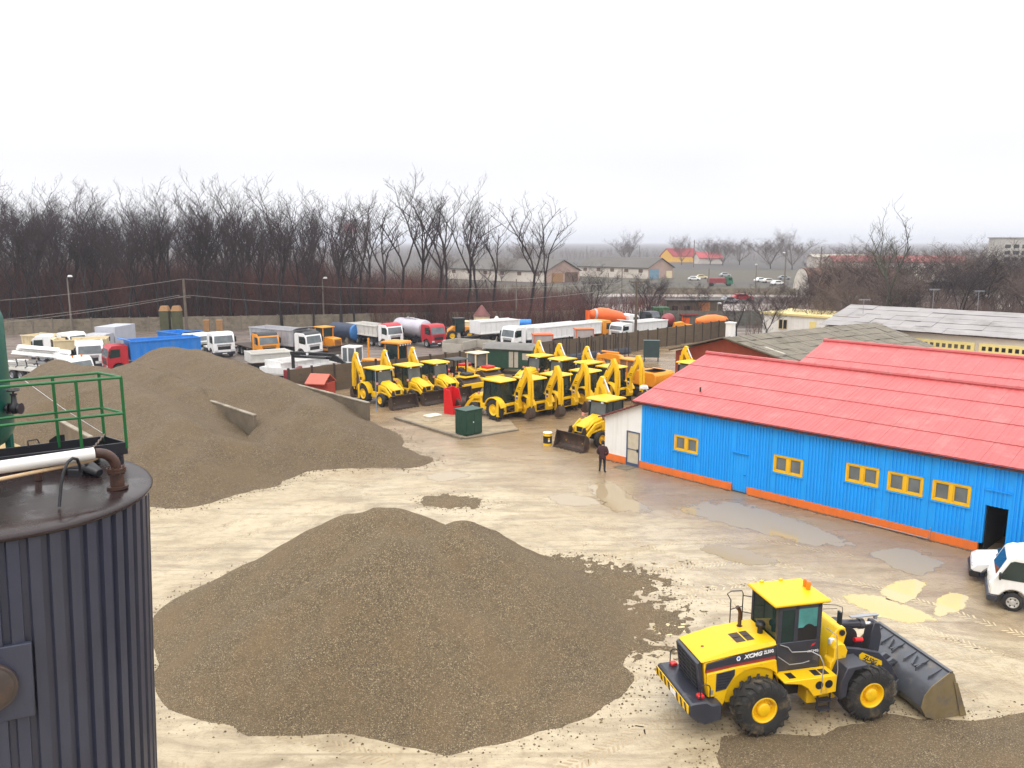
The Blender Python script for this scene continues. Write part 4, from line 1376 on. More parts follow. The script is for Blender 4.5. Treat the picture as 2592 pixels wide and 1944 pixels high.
# grille and counterweight
v = MB()
v.plate([(-3.02, -0.70, 1.04), (-3.02, 0.70, 1.04), (-3.17, 0.66, 1.98), (-3.17, -0.66, 1.98)], -0.13)
gr = v.obj('grille_frame', SLATE, ld, bevel=0.02)
v = MB()
v.plate([(-3.165, -0.55, 1.14), (-3.165, 0.55, 1.14), (-3.285, 0.52, 1.90), (-3.285, -0.52, 1.90)], -0.02)
v.obj('grille_mesh', HOLE, gr)
v = MB()
for k in range(6):
    z = 1.2 + k * 0.13
    x = -3.175 - (z - 1.14) * 0.158
    v.box(x - 0.025, x + 0.01, -0.55, 0.55, z, z + 0.022)
for y in (-0.28, 0, 0.28):
    v.tube([(-3.19, y, 1.14), (-3.31, y, 1.9)], 0.014, 5)
v.obj('grille_bar', SLATE, gr)
v = MB()
v.prism([(-3.62, 0.72), (-3.66, 0.80), (-3.66, 1.02), (-3.60, 1.09), (-3.16, 1.09), (-3.0, 0.98), (-2.72, 0.98), (-2.72, 0.50), (-3.2, 0.42), (-3.45, 0.55)], -1.10, 1.10)
cw = v.obj('counterweight', SLATE, ld, bevel=0.04)
v = MB()
v.use(YEL)
v.box(-3.685, -3.663, -1.06, 1.06, 0.80, 1.02)
v.use(BLK)
for k in range(8):
    y = -1.0 + k * 0.265
    v.add([(-3.689, y, 0.802), (-3.689, y + 0.11, 0.802), (-3.689, y + 0.21, 1.018), (-3.689, y + 0.10, 1.018)], [(0, 1, 2, 3)])
v.obj('hazard_stripes', YEL, cw)
v = MB()
v.box(-3.70, -3.692, -0.30, 0.05, 0.84, 0.98)
v.obj('number_plate', INKW, cw)
for sy in (-1, 1):
    v = MB()
    v.box(-3.34, -3.16, 0.86 * sy - 0.09, 0.86 * sy + 0.09, 1.095, 1.19)
    v.obj('tail_light', REDL, cw, bevel=0.02)
    v = MB()
    v.tube([(-3.3, 0.98 * sy, 1.09), (-3.3, 0.98 * sy, 1.42), (-3.26, 0.98 * sy, 1.50), (-3.16, 0.98 * sy, 1.52), (-3.06, 0.98 * sy, 1.47), (-3.03, 0.98 * sy, 1.40), (-3.03, 0.98 * sy, 1.09)], 0.016, 6)
    v.obj('lamp_guard', BLKM, cw)
# cab
CX0, CX1, CZ0, CZ1, CY = -0.98, 0.44, 1.42, 3.32, 0.70
v = MB()
v.box(CX0, CX1 - 0.08, -CY, CY, CZ0, 2.28)
cab = v.obj('cab', SLATE, ld, bevel=0.02)
v = MB()
for x, y in ((CX0 + 0.06, -CY + 0.05), (CX0 + 0.06, CY - 0.05), (-0.42, -CY + 0.05), (-0.42, CY - 0.05), (CX1 - 0.16, -CY + 0.05), (CX1 - 0.16, CY - 0.05)):
    v.box(x - 0.06, x + 0.06, y - 0.05, y + 0.05, 2.281, CZ1)
v.box(CX0, CX1 - 0.10, -CY, CY, CZ1 - 0.10, CZ1 - 0.002)
v.obj('cab_frame', SLATE, cab)
v = MB()
for sy in (-1, 1):
    v.box(CX0 + 0.12, -0.48, CY * sy - 0.02 * sy - 0.01, CY * sy - 0.02 * sy + 0.01, 2.281, CZ1 - 0.1)
v.box(CX0 + 0.02, CX0 + 0.04, -CY + 0.1, CY - 0.1, 2.281, CZ1 - 0.1)
v.obj('cab_glass', GLASS, cab)
v = MB()
v.use(GLASSC)
v.box(-0.36, CX1 - 0.22, -CY + 0.012, -CY + 0.03, 2.66, CZ1 - 0.1)
v.box(-0.36, CX1 - 0.22, CY - 0.03, CY - 0.012, 2.66, CZ1 - 0.1)
v.use(BLK)
v.box(-0.36, CX1 - 0.22, -CY + 0.012, -CY + 0.03, 2.281, 2.655)
v.use(GLASSC)
v.add([(CX1 - 0.10, -0.62, 2.1), (CX1 - 0.10, 0.62, 2.1), (CX1 - 0.06, 0.62, CZ1 - 0.04), (CX1 - 0.06, -0.62, CZ1 - 0.04), (CX1, -0.4, 2.1), (CX1, 0.4, 2.1), (CX1 + 0.03, 0.4, CZ1 - 0.04), (CX1 + 0.03, -0.4, CZ1 - 0.04)],
      [(0, 4, 7, 3), (4, 5, 6, 7), (5, 1, 2, 6)])
v.obj('door_glass', GLASSC, cab)
v = MB()
v.prism(arc(-0.03, 2.56, 0.19, 10, 170, 8), -CY + 0.004, -CY + 0.011)
v.obj('steering_wheel', BLK, cab)
v = MB()
v.box(CX0 - 0.14, CX1 + 0.14, -CY - 0.05, CY + 0.05, CZ1, CZ1 + 0.10)
rf = v.obj('cab_roof', YEL, ld, bevel=0.035)
for k, x in enumerate((-0.7, -0.1)):
    v = MB()
    v.box(x - 0.05, x + 0.05, 0.66, 0.72, CZ1 + 0.10, CZ1 + 0.15)
    v.obj('roof_lug', YEL, rf)
v = MB()
v.cyl((0.32, -0.02, CZ1 + 0.10), (0.32, -0.02, CZ1 + 0.20), 0.065, n=12)
v.lathe([(0.07, CZ1 + 0.20), (0.075, CZ1 + 0.27), (0.05, CZ1 + 0.33), (0.0, CZ1 + 0.34)], (0.32, -0.02, 0), n=12)
v.lathe([(0.05, CZ1 + 0.10), (0.055, CZ1 + 0.26), (0.03, CZ1 + 0.32), (0.0, CZ1 + 0.33)], (0.34, 0.18, 0), n=12)
v.obj('beacon', AMBER, rf)
for sy in (-1, 1):
    v = MB()
    v.tube([(0.40, 0.62 * sy, 3.24), (0.70, 0.78 * sy, 3.26), (0.84, 0.86 * sy, 3.22), (0.85, 0.87 * sy, 3.05)], 0.012, 5)
    v.tube([(0.40, 0.62 * sy, 3.10), (0.74, 0.79 * sy, 3.16)], 0.010, 5)
    v.box(0.80, 0.86, 0.80 * sy - 0.07, 0.80 * sy + 0.09, 2.70, 3.06)
    v.obj('mirror', BLKM, ld, bevel=0.01)
# cab door marks
v = MB()
v.prism([(0.06, 2.08), (0.16, 2.12), (0.20, 2.18), (0.10, 2.15)], -CY - 0.008, -CY - 0.001)
v.obj('door_emblem', INKR, cab)
text('XCMG', 0.10, 'lettering', INKW, cab, (0.14, -CY - 0.004, 1.94), (R(90), 0, 0), sx=1.15)
# platform, fuel box, steps, handrails on both sides
for sy in (-1, 1):
    ya, yb = (-1.24, -0.705) if sy < 0 else (0.705, 1.24)
    v = MB()
    v.prism([(-1.02, 1.40), (-1.02, 1.46), (0.56, 1.46), (0.56, 0.98), (-0.12, 0.92), (-0.30, 1.18), (-0.52, 1.32)], ya, yb)
    pf = v.obj('side_platform', YEL, ld, bevel=0.015)
    v = MB()
    for x0 in (-0.80, -0.05, 0.20):
        v.box(x0, x0 + 0.20, ya + 0.12, yb - 0.14, 1.461, 1.468)
    v.obj('grip_tread', BLK, pf)
    v = MB()
    yo = -1.242 if sy < 0 else 1.242
    for x in (0.03, 0.32):
        v.cyl((x, yo - 0.01, 1.24), (x, yo + 0.01, 1.24), 0.115, n=16)
    v.obj('round_opening', HOLE, pf)
    v = MB()
    for z, x0, x1 in ((0.94, 0.10, 0.52), (0.66, 0.12, 0.50), (0.40, 0.14, 0.48)):
        v.box(x0, x1, yo * 0.86 - 0.10, yo * 0.86 + 0.10, z, z + 0.035)
    v.box(0.10, 0.14, yo * 0.86 - 0.02, yo * 0.86 + 0.02, 0.40, 0.97)
    v.box(0.48, 0.52, yo * 0.86 - 0.02, yo * 0.86 + 0.02, 0.40, 0.97)
    v.use(YEL) if False else None
    v.obj('step', SLATE, ld)
    v = MB()
    v.box(-0.10, 0.56, *((-0.90, -0.45) if sy < 0 else (0.45, 0.90)), 0.50, 0.975)
    v.obj('side_box', YEL, ld, bevel=0.03)
    v = MB()
    v.tube([(0.56, 0.95 * yo, 0.95), (0.58, 0.98 * yo, 1.6), (0.55, 0.9 * yo, 2.55), (0.48, 0.60 * yo, 2.6)], 0.015, 6)
    v.tube([(0.10, 1.0 * yo, 1.0), (0.12, 1.0 * yo, 1.85), (0.08, 0.9 * yo, 2.02), (-0.05, 0.72 * yo, 2.05), (-0.55, 0.62 * yo, 2.02), (-0.66, 0.60 * yo, 2.16), (-0.9, 0.60 * yo, 2.26)], 0.015, 6)
    v.tube([(-0.98, 0.64 * yo, 1.95), (-0.6, 0.62 * yo, 1.66), (-0.2, 0.62 * yo, 1.66), (0.0, 0.62 * yo, 1.70)], 0.013, 6)
    v.obj('handrail', STEEL if sy < 0 else BLKM, ld)
    v = MB()
    v.cyl((0.34, 0.55 * yo, 0.72), (0.80, 0.55 * yo, 0.72), 0.24, n=20)
    v.obj('air_tank', YEL, ld)
v = MB()
v.tube([(-1.12, 0.95, 2.2), (-1.12, 0.95, 3.0), (-1.16, 0.95, 3.1), (-1.5, 0.95, 3.12), (-1.62, 0.95, 3.05), (-1.5, 0.95, 2.85), (-1.5, 0.95, 2.1)], 0.017, 6)
v.tube([(-1.12, 0.95, 2.62), (-1.5, 0.95, 2.56)], 0.015, 5)
v.tube([(-1.12, 0.95, 2.95), (-0.9, 0.7, 2.98)], 0.015, 5)
v.tube([(-1.12, 0.95, 2.45), (-0.9, 0.7, 2.48)], 0.015, 5)
v.obj('ladder_rail', BLKM, ld)
# front frame: tower, axles, mudguards
v = MB()
v.prism([(0.62, 0.62), (0.62, 1.35), (0.80, 2.18), (1.02, 2.42), (1.24, 2.42), (1.30, 2.22), (1.22, 1.9), (1.30, 1.4), (1.9, 1.0), (2.0, 0.62)], -0.52, 0.52)
for a_, e_ in ((-0.86, -0.50), (0.50, 0.86)):
    v.prism([(0.60, 0.92), (0.60, 1.62), (0.70, 1.70), (0.70, 2.02), (0.82, 2.16), (1.0, 2.12), (1.12, 1.9), (1.06, 1.6), (1.0, 1.5), (1.0, 0.92)], a_, e_)
tw = v.obj('loader_tower', YEL, ld, bevel=0.03)
v = MB()
v.cyl((1.13, -0.56, 2.28), (1.13, 0.56, 2.28), 0.085, n=14)
v.cyl((0.96, -0.72, 1.72), (0.96, 0.72, 1.72), 0.10, n=14)
v.obj('pivot_pin', BLKM, tw)
v = MB()
for sy in (-1, 1):
    v.box(0.70, 0.86, 0.58 * sy - 0.06, 0.58 * sy + 0.06, 2.0, 2.18)
v.obj('work_lamp', LENS, tw, bevel=0.02)
v = MB()
v.cyl((-1.62, -0.85, 0.78), (-1.62, 0.85, 0.78), 0.16, n=14)
v.cyl((1.62, -0.85, 0.78), (1.62, 0.85, 0.78), 0.16, n=14)
v.box(-2.6, 0.5, -0.42, 0.42, 0.55, 1.1)
v.box(0.3, 0.75, -0.25, 0.25, 0.5, 1.2)
v.obj('chassis', BLKM, ld)
for sy in (-1, 1):
    ya, yb = (-1.36, -0.72) if sy < 0 else (0.72, 1.36)
    v = MB()
    v.prism([(0.60, 0.80), (0.62, 1.30), (0.78, 1.70), (1.38, 1.74), (1.42, 1.67), (1.02, 1.60), (0.84, 1.28), (0.80, 0.86)], ya, yb)
    v.add([(0.70, ya, 0.88), (0.80, ya, 1.30), (1.02, ya, 1.64), (1.62, ya, 1.66), (1.28, ya, 1.46), (0.98, ya, 1.18), (0.86, ya, 0.90)], [(0, 1, 2, 3, 4, 5, 6)]) if False else None
    v.obj('front_mudguard', SLATE, ld, bevel=0.015)
    # boom arm
    ya, yb = (-0.64, -0.52) if sy < 0 else (0.52, 0.64)
    v = MB()
    v.prism([(0.86, 1.66), (0.92, 1.84), (1.10, 1.90), (1.7, 1.78), (2.3, 1.60), (2.75, 1.15), (3.05, 0.62), (3.02, 0.36), (2.82, 0.36), (2.55, 0.72), (2.2, 1.08), (1.7, 1.30), (1.2, 1.50)], ya, yb)
    ba = v.obj('boom_arm', SLATE, ld, bevel=0.02)
    yo = -0.645 if sy < 0 else 0.645
    v = MB()
    v.M = Matrix.Translation((2.02, yo, 1.42)) @ Matrix.Rotation(R(27), 4, 'Y')
    v.prism([(-0.36, -0.10), (-0.42, 0.0), (-0.36, 0.10), (0.36, 0.10), (0.44, 0.0), (0.36, -0.10)], -0.004, 0.004)
    bp_ = v.obj('name_plate', YEL, ba)
    text('ZL50G', 0.165, 'lettering', INKD, bp_, (2.02, yo - 0.006 if sy < 0 else yo + 0.006, 1.42), (R(90), R(27) if sy < 0 else R(-27), 0 if sy < 0 else math.pi), sx=1.0, bold=0.004)
    v = MB()
    v.box(1.02, 1.14, yo - 0.004, yo + 0.004, 1.62, 1.76)
    v.obj('sticker', INKW, ba)
    v = MB()
    v.cyl((1.3, 0.46 * sy, 1.10), (2.2, 0.46 * sy, 1.05), 0.075, n=12)
    v.use(SLATE)
    v.obj('lift_cylinder', SLATE, ld)
v = MB()
v.cyl((1.14, 0, 2.27), (2.10, 0, 2.19), 0.125, n=16)
v.cyl((2.02, 0, 2.197), (2.16, 0, 2.185), 0.15, n=16)
v.tube([(1.2, -0.16, 2.36), (1.9, -0.16, 2.30), (2.08, -0.12, 2.25)], 0.022, 6)
v.obj('tilt_cylinder', SLATE, ld)
v = MB()
v.cyl((2.16, 0, 2.185), (2.52, 0, 2.155), 0.06, n=12)
v.obj('tilt_rod', CHROME, ld)
v = MB()
v.box(1.74, 2.62, -0.09, 0.05, 2.42, 2.45)
v.box(2.52, 2.60, -0.06, 0.02, 2.30, 2.42)
v.obj('level_indicator', STEEL, ld)
v = MB()
v.prism([(2.44, 2.26), (2.62, 2.22), (2.72, 1.80), (2.66, 1.30), (2.48, 1.0), (2.34, 1.05), (2.30, 1.5), (2.36, 1.95)], -0.16, 0.16)
v.obj('bell_crank', SLATE, ld, bevel=0.02)
v = MB()
v.tube([(1.3, -0.1, 1.95), (1.6, -0.05, 1.98)], 0.085, 8)
v.tube([(1.75, -0.25, 1.86), (2.0, -0.25, 1.84)], 0.07, 8)
v.obj('accumulator', REDB, ld)
v = MB()
v.cyl((1.55, -0.18, 1.88), (1.55, 0.5, 1.88), 0.34, n=24)
v.obj('hose_reel', BLKM, ld)
v = MB()
v.tube([(2.42, -0.25, 1.1), (2.75, -0.22, 0.92), (3.12, -0.2, 0.95)], 0.07, 8)
v.obj('bucket_link', SLATE, ld)
# bucket
BP = [(4.38, 0.03), (3.42, 0.03), (3.14, 0.14), (2.98, 0.42), (3.04, 0.74), (3.26, 1.00), (3.82, 1.36)]
def shell(b, P, y0, y1, th):
    n = len(P)
    q = []
    for i in range(n):
        a = Vector(P[max(0, i - 1)])
        c = Vector(P[min(n - 1, i + 1)])
        d = (c - a).normalized()
        q.append((P[i][0] + d.y * th, P[i][1] - d.x * th))
    return b.prism(list(P) + q[::-1], y0, y1)
BY0, BY1 = -1.66, 1.38
v = MB()
shell(v, BP, BY0 + 0.03, BY1 - 0.03, 0.035)
bk = v.obj('bucket', BUCK, ld, bevel=0.006)
for y in (BY0, BY1 - 0.03):
    v = MB()
    v.prism([(4.38, 0.02), (3.42, 0.0), (3.12, 0.12), (2.95, 0.42), (3.01, 0.76), (3.24, 1.03), (3.82, 1.40), (3.92, 1.30), (4.0, 1.05)], y, y + 0.03)
    v.obj('bucket_side', MUDST, bk, bevel=0.005)
    v = MB()
    ys = y - 0.03 if y < 0 else y + 0.03
    v.add([(4.02, ys, 1.04), (4.42, ys, 0.02), (4.22, ys, 0.02), (3.90, ys, 1.08), (4.02, ys + 0.029, 1.04), (4.42, ys + 0.029, 0.02), (4.22, ys + 0.029, 0.02), (3.90, ys + 0.029, 1.08)], [(0, 1, 2, 3), (7, 6, 5, 4), (0, 4, 5, 1), (1, 5, 6, 2), (2, 6, 7, 3), (3, 7, 4, 0)])
    v.obj('side_cutter', MUDST, bk)
v = MB()
nx_, nz_ = -0.5407, 0.8412
for k in range(6):
    y = BY0 + 0.28 + k * 0.50
    a, c = Vector((3.33, y, 1.045)), Vector((3.76, y, 1.322))
    o_ = Vector((nx_, 0, nz_)) * 0.085
    v.add([a, c, c + o_ * 0.25, a + (c - a) * 0.18 + o_, a + Vector((0, 0.03, 0)), c + Vector((0, 0.03, 0)), c + o_ * 0.25 + Vector((0, 0.03, 0)), a + (c - a) * 0.18 + o_ + Vector((0, 0.03, 0))],
          [(0, 1, 2, 3), (7, 6, 5, 4), (0, 4, 5, 1), (1, 5, 6, 2), (2, 6, 7, 3), (3, 7, 4, 0)])
v.box(3.76, 3.86, BY0, BY1, 1.345, 1.395)
for y0_ in (BY0 + 0.95, BY0 + 1.95):
    for sg_ in (-1, 1):
        q = [Vector((3.40, y0_ + 0.02 * sg_, 1.10)), Vector((3.40, y0_ + 0.08 * sg_, 1.10)), Vector((3.66, y0_ + 0.22 * sg_, 1.268)), Vector((3.66, y0_ + 0.16 * sg_, 1.268))]
        v.add(q + [p_ + Vector((nx_, 0, nz_)) * 0.06 for p_ in q], [(0, 1, 2, 3), (4, 5, 6, 7), (0, 1, 5, 4), (1, 2, 6, 5), (2, 3, 7, 6), (3, 0, 4, 7)])
v.obj('bucket_rib', BUCK, bk)
v = MB()
for y in (-0.62, 0.42):
    v.prism([(2.78, 0.30), (2.76, 0.52), (3.0, 0.72), (3.02, 0.30)], y - 0.05, y + 0.05)
    v.prism([(2.98, 0.8), (2.92, 1.02), (3.1, 1.12), (3.26, 1.0)], y * 0.3 - 0.05, y * 0.3 + 0.05)
v.obj('hinge_bracket', BUCK, bk, bevel=0.01)
v = MB()
v.box(3.45, 4.36, BY0 + 0.06, BY1 - 0.06, 0.036, 0.12)
v.obj('mud_load', DIRT, bk)
# ------------------------------------------------------------------ backhoe loaders
def simple_wheel(parent, Rr, w, loc, rim_r, rimm, lugs=0, n=20, dish=0.06):
    b = MB()
    h = w / 2
    b.lathe([(rim_r, -h * 0.8), (rim_r + 0.02, -h), (Rr - 0.06, -h * 0.94), (Rr, -h * 0.6), (Rr, h * 0.6), (Rr - 0.06, h * 0.94), (rim_r + 0.02, h), (rim_r, h * 0.8)], axis='y', n=n, cap=False)
    for k in range(lugs):
        for sd in (-1, 1):
            t = 2 * math.pi * (k + (0.5 if sd > 0 else 0)) / lugs
            b.M = Matrix.Rotation(t, 4, 'Y') @ Matrix.Translation((Rr + 0.012, h * 0.45 * sd, 0)) @ Matrix.Rotation(R(24 * sd), 4, 'X')
            b.box(-0.05, 0.03, -h * 0.52, h * 0.52, -0.035, 0.035)
    b.M = None
    o = b.obj('wheel', TYRE, parent, loc=loc, ang=30)
    r = MB()
    for sd in (-1, 1):
        f = h * 0.9 * sd
        r.lathe([(rim_r + 0.005, f), (rim_r - 0.03, f), (rim_r * 0.75, f - dish * sd), (rim_r * 0.45, f - dish * sd), (rim_r * 0.35, f), (0.001, f)], axis='y', n=n, cap=False)
    r.obj('rim', rimm, o, ang=30)
    return o

SW = []
SWN = ('boom', 'boom_cylinder', 'cylinder_rod', 'dipper', 'bucket_cylinder', 'digging_bucket')
def make_backhoe(label):
    r = empty('backhoe_loader', (0, 0, 0), 0, label, 'backhoe loader', 'backhoe loaders parked in the yard', scale=1.06)
    for sy in (-1, 1):
        simple_wheel(r, 0.74, 0.46, (-1.05, 0.92 * sy, 0.74), 0.40, YEL2, 14)
        simple_wheel(r, 0.50, 0.34, (1.10, 0.90 * sy, 0.50), 0.28, YEL2, 0)
        v = MB()
        ya, yb = (-1.18, -0.66) if sy < 0 else (0.66, 1.18)
        v.prism(arc(-1.05, 0.74, 0.90, 165, 28, 9) + [(-0.22, 0.86)] + arc(-1.05, 0.74, 0.82, 20, 165, 9), ya, yb)
        v.obj('mudguard', YEL2, r, bevel=0.02)
    v = MB()
    v.prism([(-1.5, 0.55), (-1.5, 1.05), (0.3, 1.05), (0.3, 0.95), (1.9, 0.75), (1.9, 0.55)], -0.42, 0.42)
    v.cyl((-1.05, -0.8, 0.74), (-1.05, 0.8, 0.74), 0.14, n=8)
    v.cyl((1.10, -0.8, 0.50), (1.10, 0.8, 0.50), 0.10, n=8)
    v.obj('chassis', BLKM, r)
    v = MB()
    v.prism([(-0.35, 0.58), (-0.35, 1.0), (0.55, 1.0), (0.55, 0.58)], -0.86, 0.86)
    v.obj('side_tank', YEL2, r, bevel=0.02)
    # hood
    v = MB()
    P0 = [(0.42, -0.50, 0.98), (2.02, -0.42, 0.90), (2.02, 0.42, 0.90), (0.42, 0.50, 0.98), (0.42, -0.50, 1.62), (1.96, -0.40, 1.30), (1.96, 0.40, 1.30), (0.42, 0.50, 1.62), (0.42, -0.34, 1.80), (1.80, -0.26, 1.44), (1.80, 0.26, 1.44), (0.42, 0.34, 1.80)]
    v.add(P0, [(0, 3, 2, 1), (0, 1, 5, 4), (1, 2, 6, 5), (2, 3, 7, 6), (4, 5, 9, 8), (6, 7, 11, 10), (5, 6, 10, 9), (8, 9, 10, 11), (0, 4, 8, 11, 7, 3)])
    h = v.obj('hood', YEL2, r, bevel=0.02)
    v = MB()
    v.add([(2.03, -0.20, 0.98), (2.03, 0.20, 0.98), (1.985, 0.24, 1.26), (1.985, -0.24, 1.26)], [(0, 1, 2, 3)])
    for sy in (-1, 1):
        for k in range(3):
            x = 1.28 + k * 0.20
            v.add([(x, sy * 0.475 - sy * 0.05 * (x - 0.42) / 1.6 * 1.3 + 0.004 * sy, 1.06), (x + 0.15, sy * 0.468 - sy * 0.05 * (x - 0.27) / 1.6 * 1.3 + 0.006 * sy, 1.05), (x + 0.15, sy * 0.466 - sy * 0.05 * (x - 0.27) / 1.6 * 1.3 + 0.006 * sy, 1.10), (x, sy * 0.474 - sy * 0.05 * (x - 0.42) / 1.6 * 1.3 + 0.004 * sy, 1.11)], [(0, 1, 2, 3)])
    v.obj('grille', HOLE, h)
    for sy in (-1, 1):
        text('KOMATSU', 0.17, 'lettering', INKD, h, (1.10, sy * 0.468, 1.31), (R(90), R(9) * (1 if sy < 0 else -1), 0 if sy < 0 else math.pi), bold=0.008, sx=1.05)
    # cab
    v = MB()
    v.prism([(-1.28, 1.02), (-0.98, 1.02), (0.38, 1.02), (0.42, 1.22), (-1.28, 1.22)], -0.72, 0.72)
    for y in (-0.70, 0.70):
        for (xa, za, xb, zb) in ((-1.27, 1.2, -1.22, 2.62), (0.38, 1.2, 0.24, 2.62), (-0.32, 1.2, -0.34, 2.62)):
            v.tube([(xa, y, za), (xb, y, zb)], 0.045, 4)
    v.box(-1.24, 0.26, -0.72, 0.72, 2.56, 2.64)
    cab = v.obj('cab_frame', BLKM, r)
    v = MB()
    v.prism([(-1.22, 1.221), (0.36, 1.221), (0.22, 2.559), (-1.18, 2.559)], -0.69, 0.69)
    gl = v.obj('cab_glass', GLASS, cab)
    v = MB()
    v.add([(0.375, -0.6, 1.3), (0.375, 0.6, 1.3), (0.238, 0.6, 2.52), (0.238, -0.6, 2.52)], [(0, 1, 2, 3)])
    v.obj('windshield', GLASSG, cab)
    v = MB()
    v.prism([(-1.46, 2.66), (-1.36, 2.75), (0.34, 2.77), (0.50, 2.70), (0.46, 2.645), (-1.42, 2.645)], -0.84, 0.84)
    v.obj('cab_roof', YEL2, r, bevel=0.04)
    for y in (-0.5, 0.5):
        v = MB()
        v.box(0.47, 0.53, y - 0.08, y + 0.08, 2.55, 2.64)
        v.obj('work_lamp', LENS, r)
    for sy in (-1, 1):
        v = MB()
        v.tube([(0.36, 0.74 * sy, 1.7), (0.62, 0.98 * sy, 1.72)], 0.018, 4)
        v.box(0.58, 0.68, 0.92 * sy - 0.07, 0.92 * sy + 0.07, 1.62, 1.78)
        v.obj('indicator_light', mat('pale_red_lens', (0.75, 0.30, 0.25), 0.3) if 'pale_red_lens' not in bpy.data.materials else bpy.data.materials['pale_red_lens'], r)
        # loader arms
        y = 0.66 * sy
        v = MB()
        v.prism([(0.50, 1.30), (0.60, 1.50), (1.35, 1.42), (2.02, 0.92), (2.45, 0.40), (2.40, 0.22), (2.22, 0.26), (1.86, 0.70), (1.30, 1.18)], y - 0.06, y + 0.06)
        v.prism([(0.46, 0.95), (0.46, 1.52), (0.70, 1.52), (0.74, 0.95)], y - 0.09, y + 0.09)
        v.obj('loader_arm', YEL2, r, bevel=0.012)
        v = MB()
        v.tube([(0.75, y, 1.02), (1.6, y, 0.92)], 0.06, 6)
        v.tube([(1.3, y - 0.1 * sy, 1.56), (2.0, y - 0.1 * sy, 1.12)], 0.055, 6)
        v.obj('lift_cylinder', YEL2, r)
        v = MB()
        v.prism([(2.0, 1.02), (2.10, 1.30), (2.26, 1.28), (2.40, 0.82), (2.30, 0.5), (2.16, 0.8)], y - 0.12 * sy - 0.04, y - 0.12 * sy + 0.04)
        v.obj('bucket_lever', BLKM, r)
    BPX = [(3.02, 0.05), (2.62, 0.04), (2.44, 0.20), (2.40, 0.50), (2.50, 0.82), (2.72, 1.02)]
    v = MB()
    shell(v, BPX, -1.17, 1.17, 0.03)
    for k in range(8):
        y = -1.1 + k * 0.31
        v.box(2.94, 3.14, y - 0.03, y + 0.03, 0.02, 0.06)
    fb_ = v.obj('front_bucket', RUST, r)
    v = MB()
    for y in (-1.19, 1.16):
        v.prism([(3.02, 0.03), (2.62, 0.02), (2.42, 0.18), (2.38, 0.50), (2.48, 0.84), (2.72, 1.05), (2.78, 0.9)], y, y + 0.03)
        v.obj('bucket_side', RUST, fb_)
        v = MB()
    # rear frame, stabilisers
    v = MB()
    v.prism([(-1.62, 0.42), (-1.62, 1.12), (-1.34, 1.12), (-1.34, 0.42)], -1.05, 1.05)
    rfm = v.obj('rear_frame', YEL2, r, bevel=0.02)
    v = MB()
    v.box(-1.63, -1.621, -0.42, 0.36, 0.50, 0.98)
    v.obj('frame_opening', HOLE, rfm)
    v = MB()
    v.tube([(-1.66, -0.5, 0.82), (-1.72, 0, 0.86), (-1.66, 0.4, 0.70)], 0.03, 5)
    v.tube([(-1.66, -0.45, 0.62), (-1.71, 0, 0.60), (-1.66, 0.4, 0.88)], 0.03, 5)
    v.obj('hydraulic_hose', RUSTP, rfm)
    for sy in (-1, 1):
        v = MB()
        v.box(-1.66, -1.44, 1.10 * sy - 0.10, 1.10 * sy + 0.10, 0.32, 1.42)
        st = v.obj('stabiliser', YEL2, r, bevel=0.015)
        v = MB()
        v.box(-1.60, -1.50, 1.10 * sy - 0.05, 1.10 * sy + 0.05, 0.04, 0.319)
        v.box(-1.68, -1.42, 1.10 * sy - 0.14, 1.10 * sy + 0.14, 0.0, 0.04)
        v.obj('stabiliser_foot', RUSTP, st)
    # folded digging boom at the right-hand side
    yb_ = -0.62
    v = MB()
    v.prism([(-1.64, 0.45), (-1.64, 1.15), (-1.95, 1.05), (-2.05, 0.75), (-1.95, 0.50)], yb_ - 0.22, yb_ + 0.22)
    v.obj('swing_post', YEL2, r, bevel=0.015)
    v = MB()
    v.prism([(-1.98, 0.62), (-1.70, 0.75), (-1.60, 1.45), (-1.70, 2.02), (-2.58, 3.36), (-2.74, 3.48), (-2.88, 3.32), (-2.14, 2.06), (-1.96, 1.45), (-2.02, 0.95)], yb_ - 0.15, yb_ + 0.15)
    bm_ = v.obj('boom', YEL2, r, bevel=0.02)
    SW.append(bm_)
    v = MB()
    for sy in (-1, 1):
        y = yb_ + 0.152 * sy
        v.use(INKD)
        v.box(-1.94, -1.70, y - 0.004, y + 0.004, 1.66, 1.90)
        v.use(INKW)
        v.box(-1.90, -1.74, y - 0.006, y + 0.006, 1.56, 1.64)
        v.use(INKB)
        v.box(-1.91, -1.72, y - 0.006, y + 0.006, 1.40, 1.53)
        v.use(INKD)
        v.box(-2.12, -1.86, y - 0.004, y + 0.004, 2.12, 2.17)
        v.box(-2.18, -1.94, y - 0.004, y + 0.004, 2.24, 2.29)
    v.use(INKD)
    v.box(-1.653, -1.651, yb_ - 0.10, yb_ + 0.10, 1.3, 1.6)
    v.obj('sticker', INKD, bm_)
    v = MB()
    v.cyl((-1.52, yb_, 1.72), (-2.06, yb_, 2.78), 0.095, n=8)
    SW.append(v.obj('boom_cylinder', YEL2, r))
    v = MB()
    v.cyl((-2.06, yb_, 2.78), (-2.52, yb_, 3.62), 0.06, n=8)
    SW.append(v.obj('cylinder_rod', CHROME, r))
    v = MB()
    v.prism([(-2.46, 3.38), (-2.46, 3.68), (-2.72, 3.76), (-3.02, 3.25), (-3.14, 2.2), (-3.12, 1.05), (-2.92, 1.0), (-2.86, 2.0), (-2.80, 3.0)], yb_ - 0.14, yb_ + 0.14)
    SW.append(v.obj('dipper', YEL2, r, bevel=0.02))
    v = MB()
    v.cyl((-3.18, yb_, 2.9), (-3.24, yb_, 1.7), 0.06, n=8)
    v.tube([(-3.24, yb_, 1.7), (-3.18, yb_, 1.15), (-3.0, yb_, 0.8)], 0.05, 6)
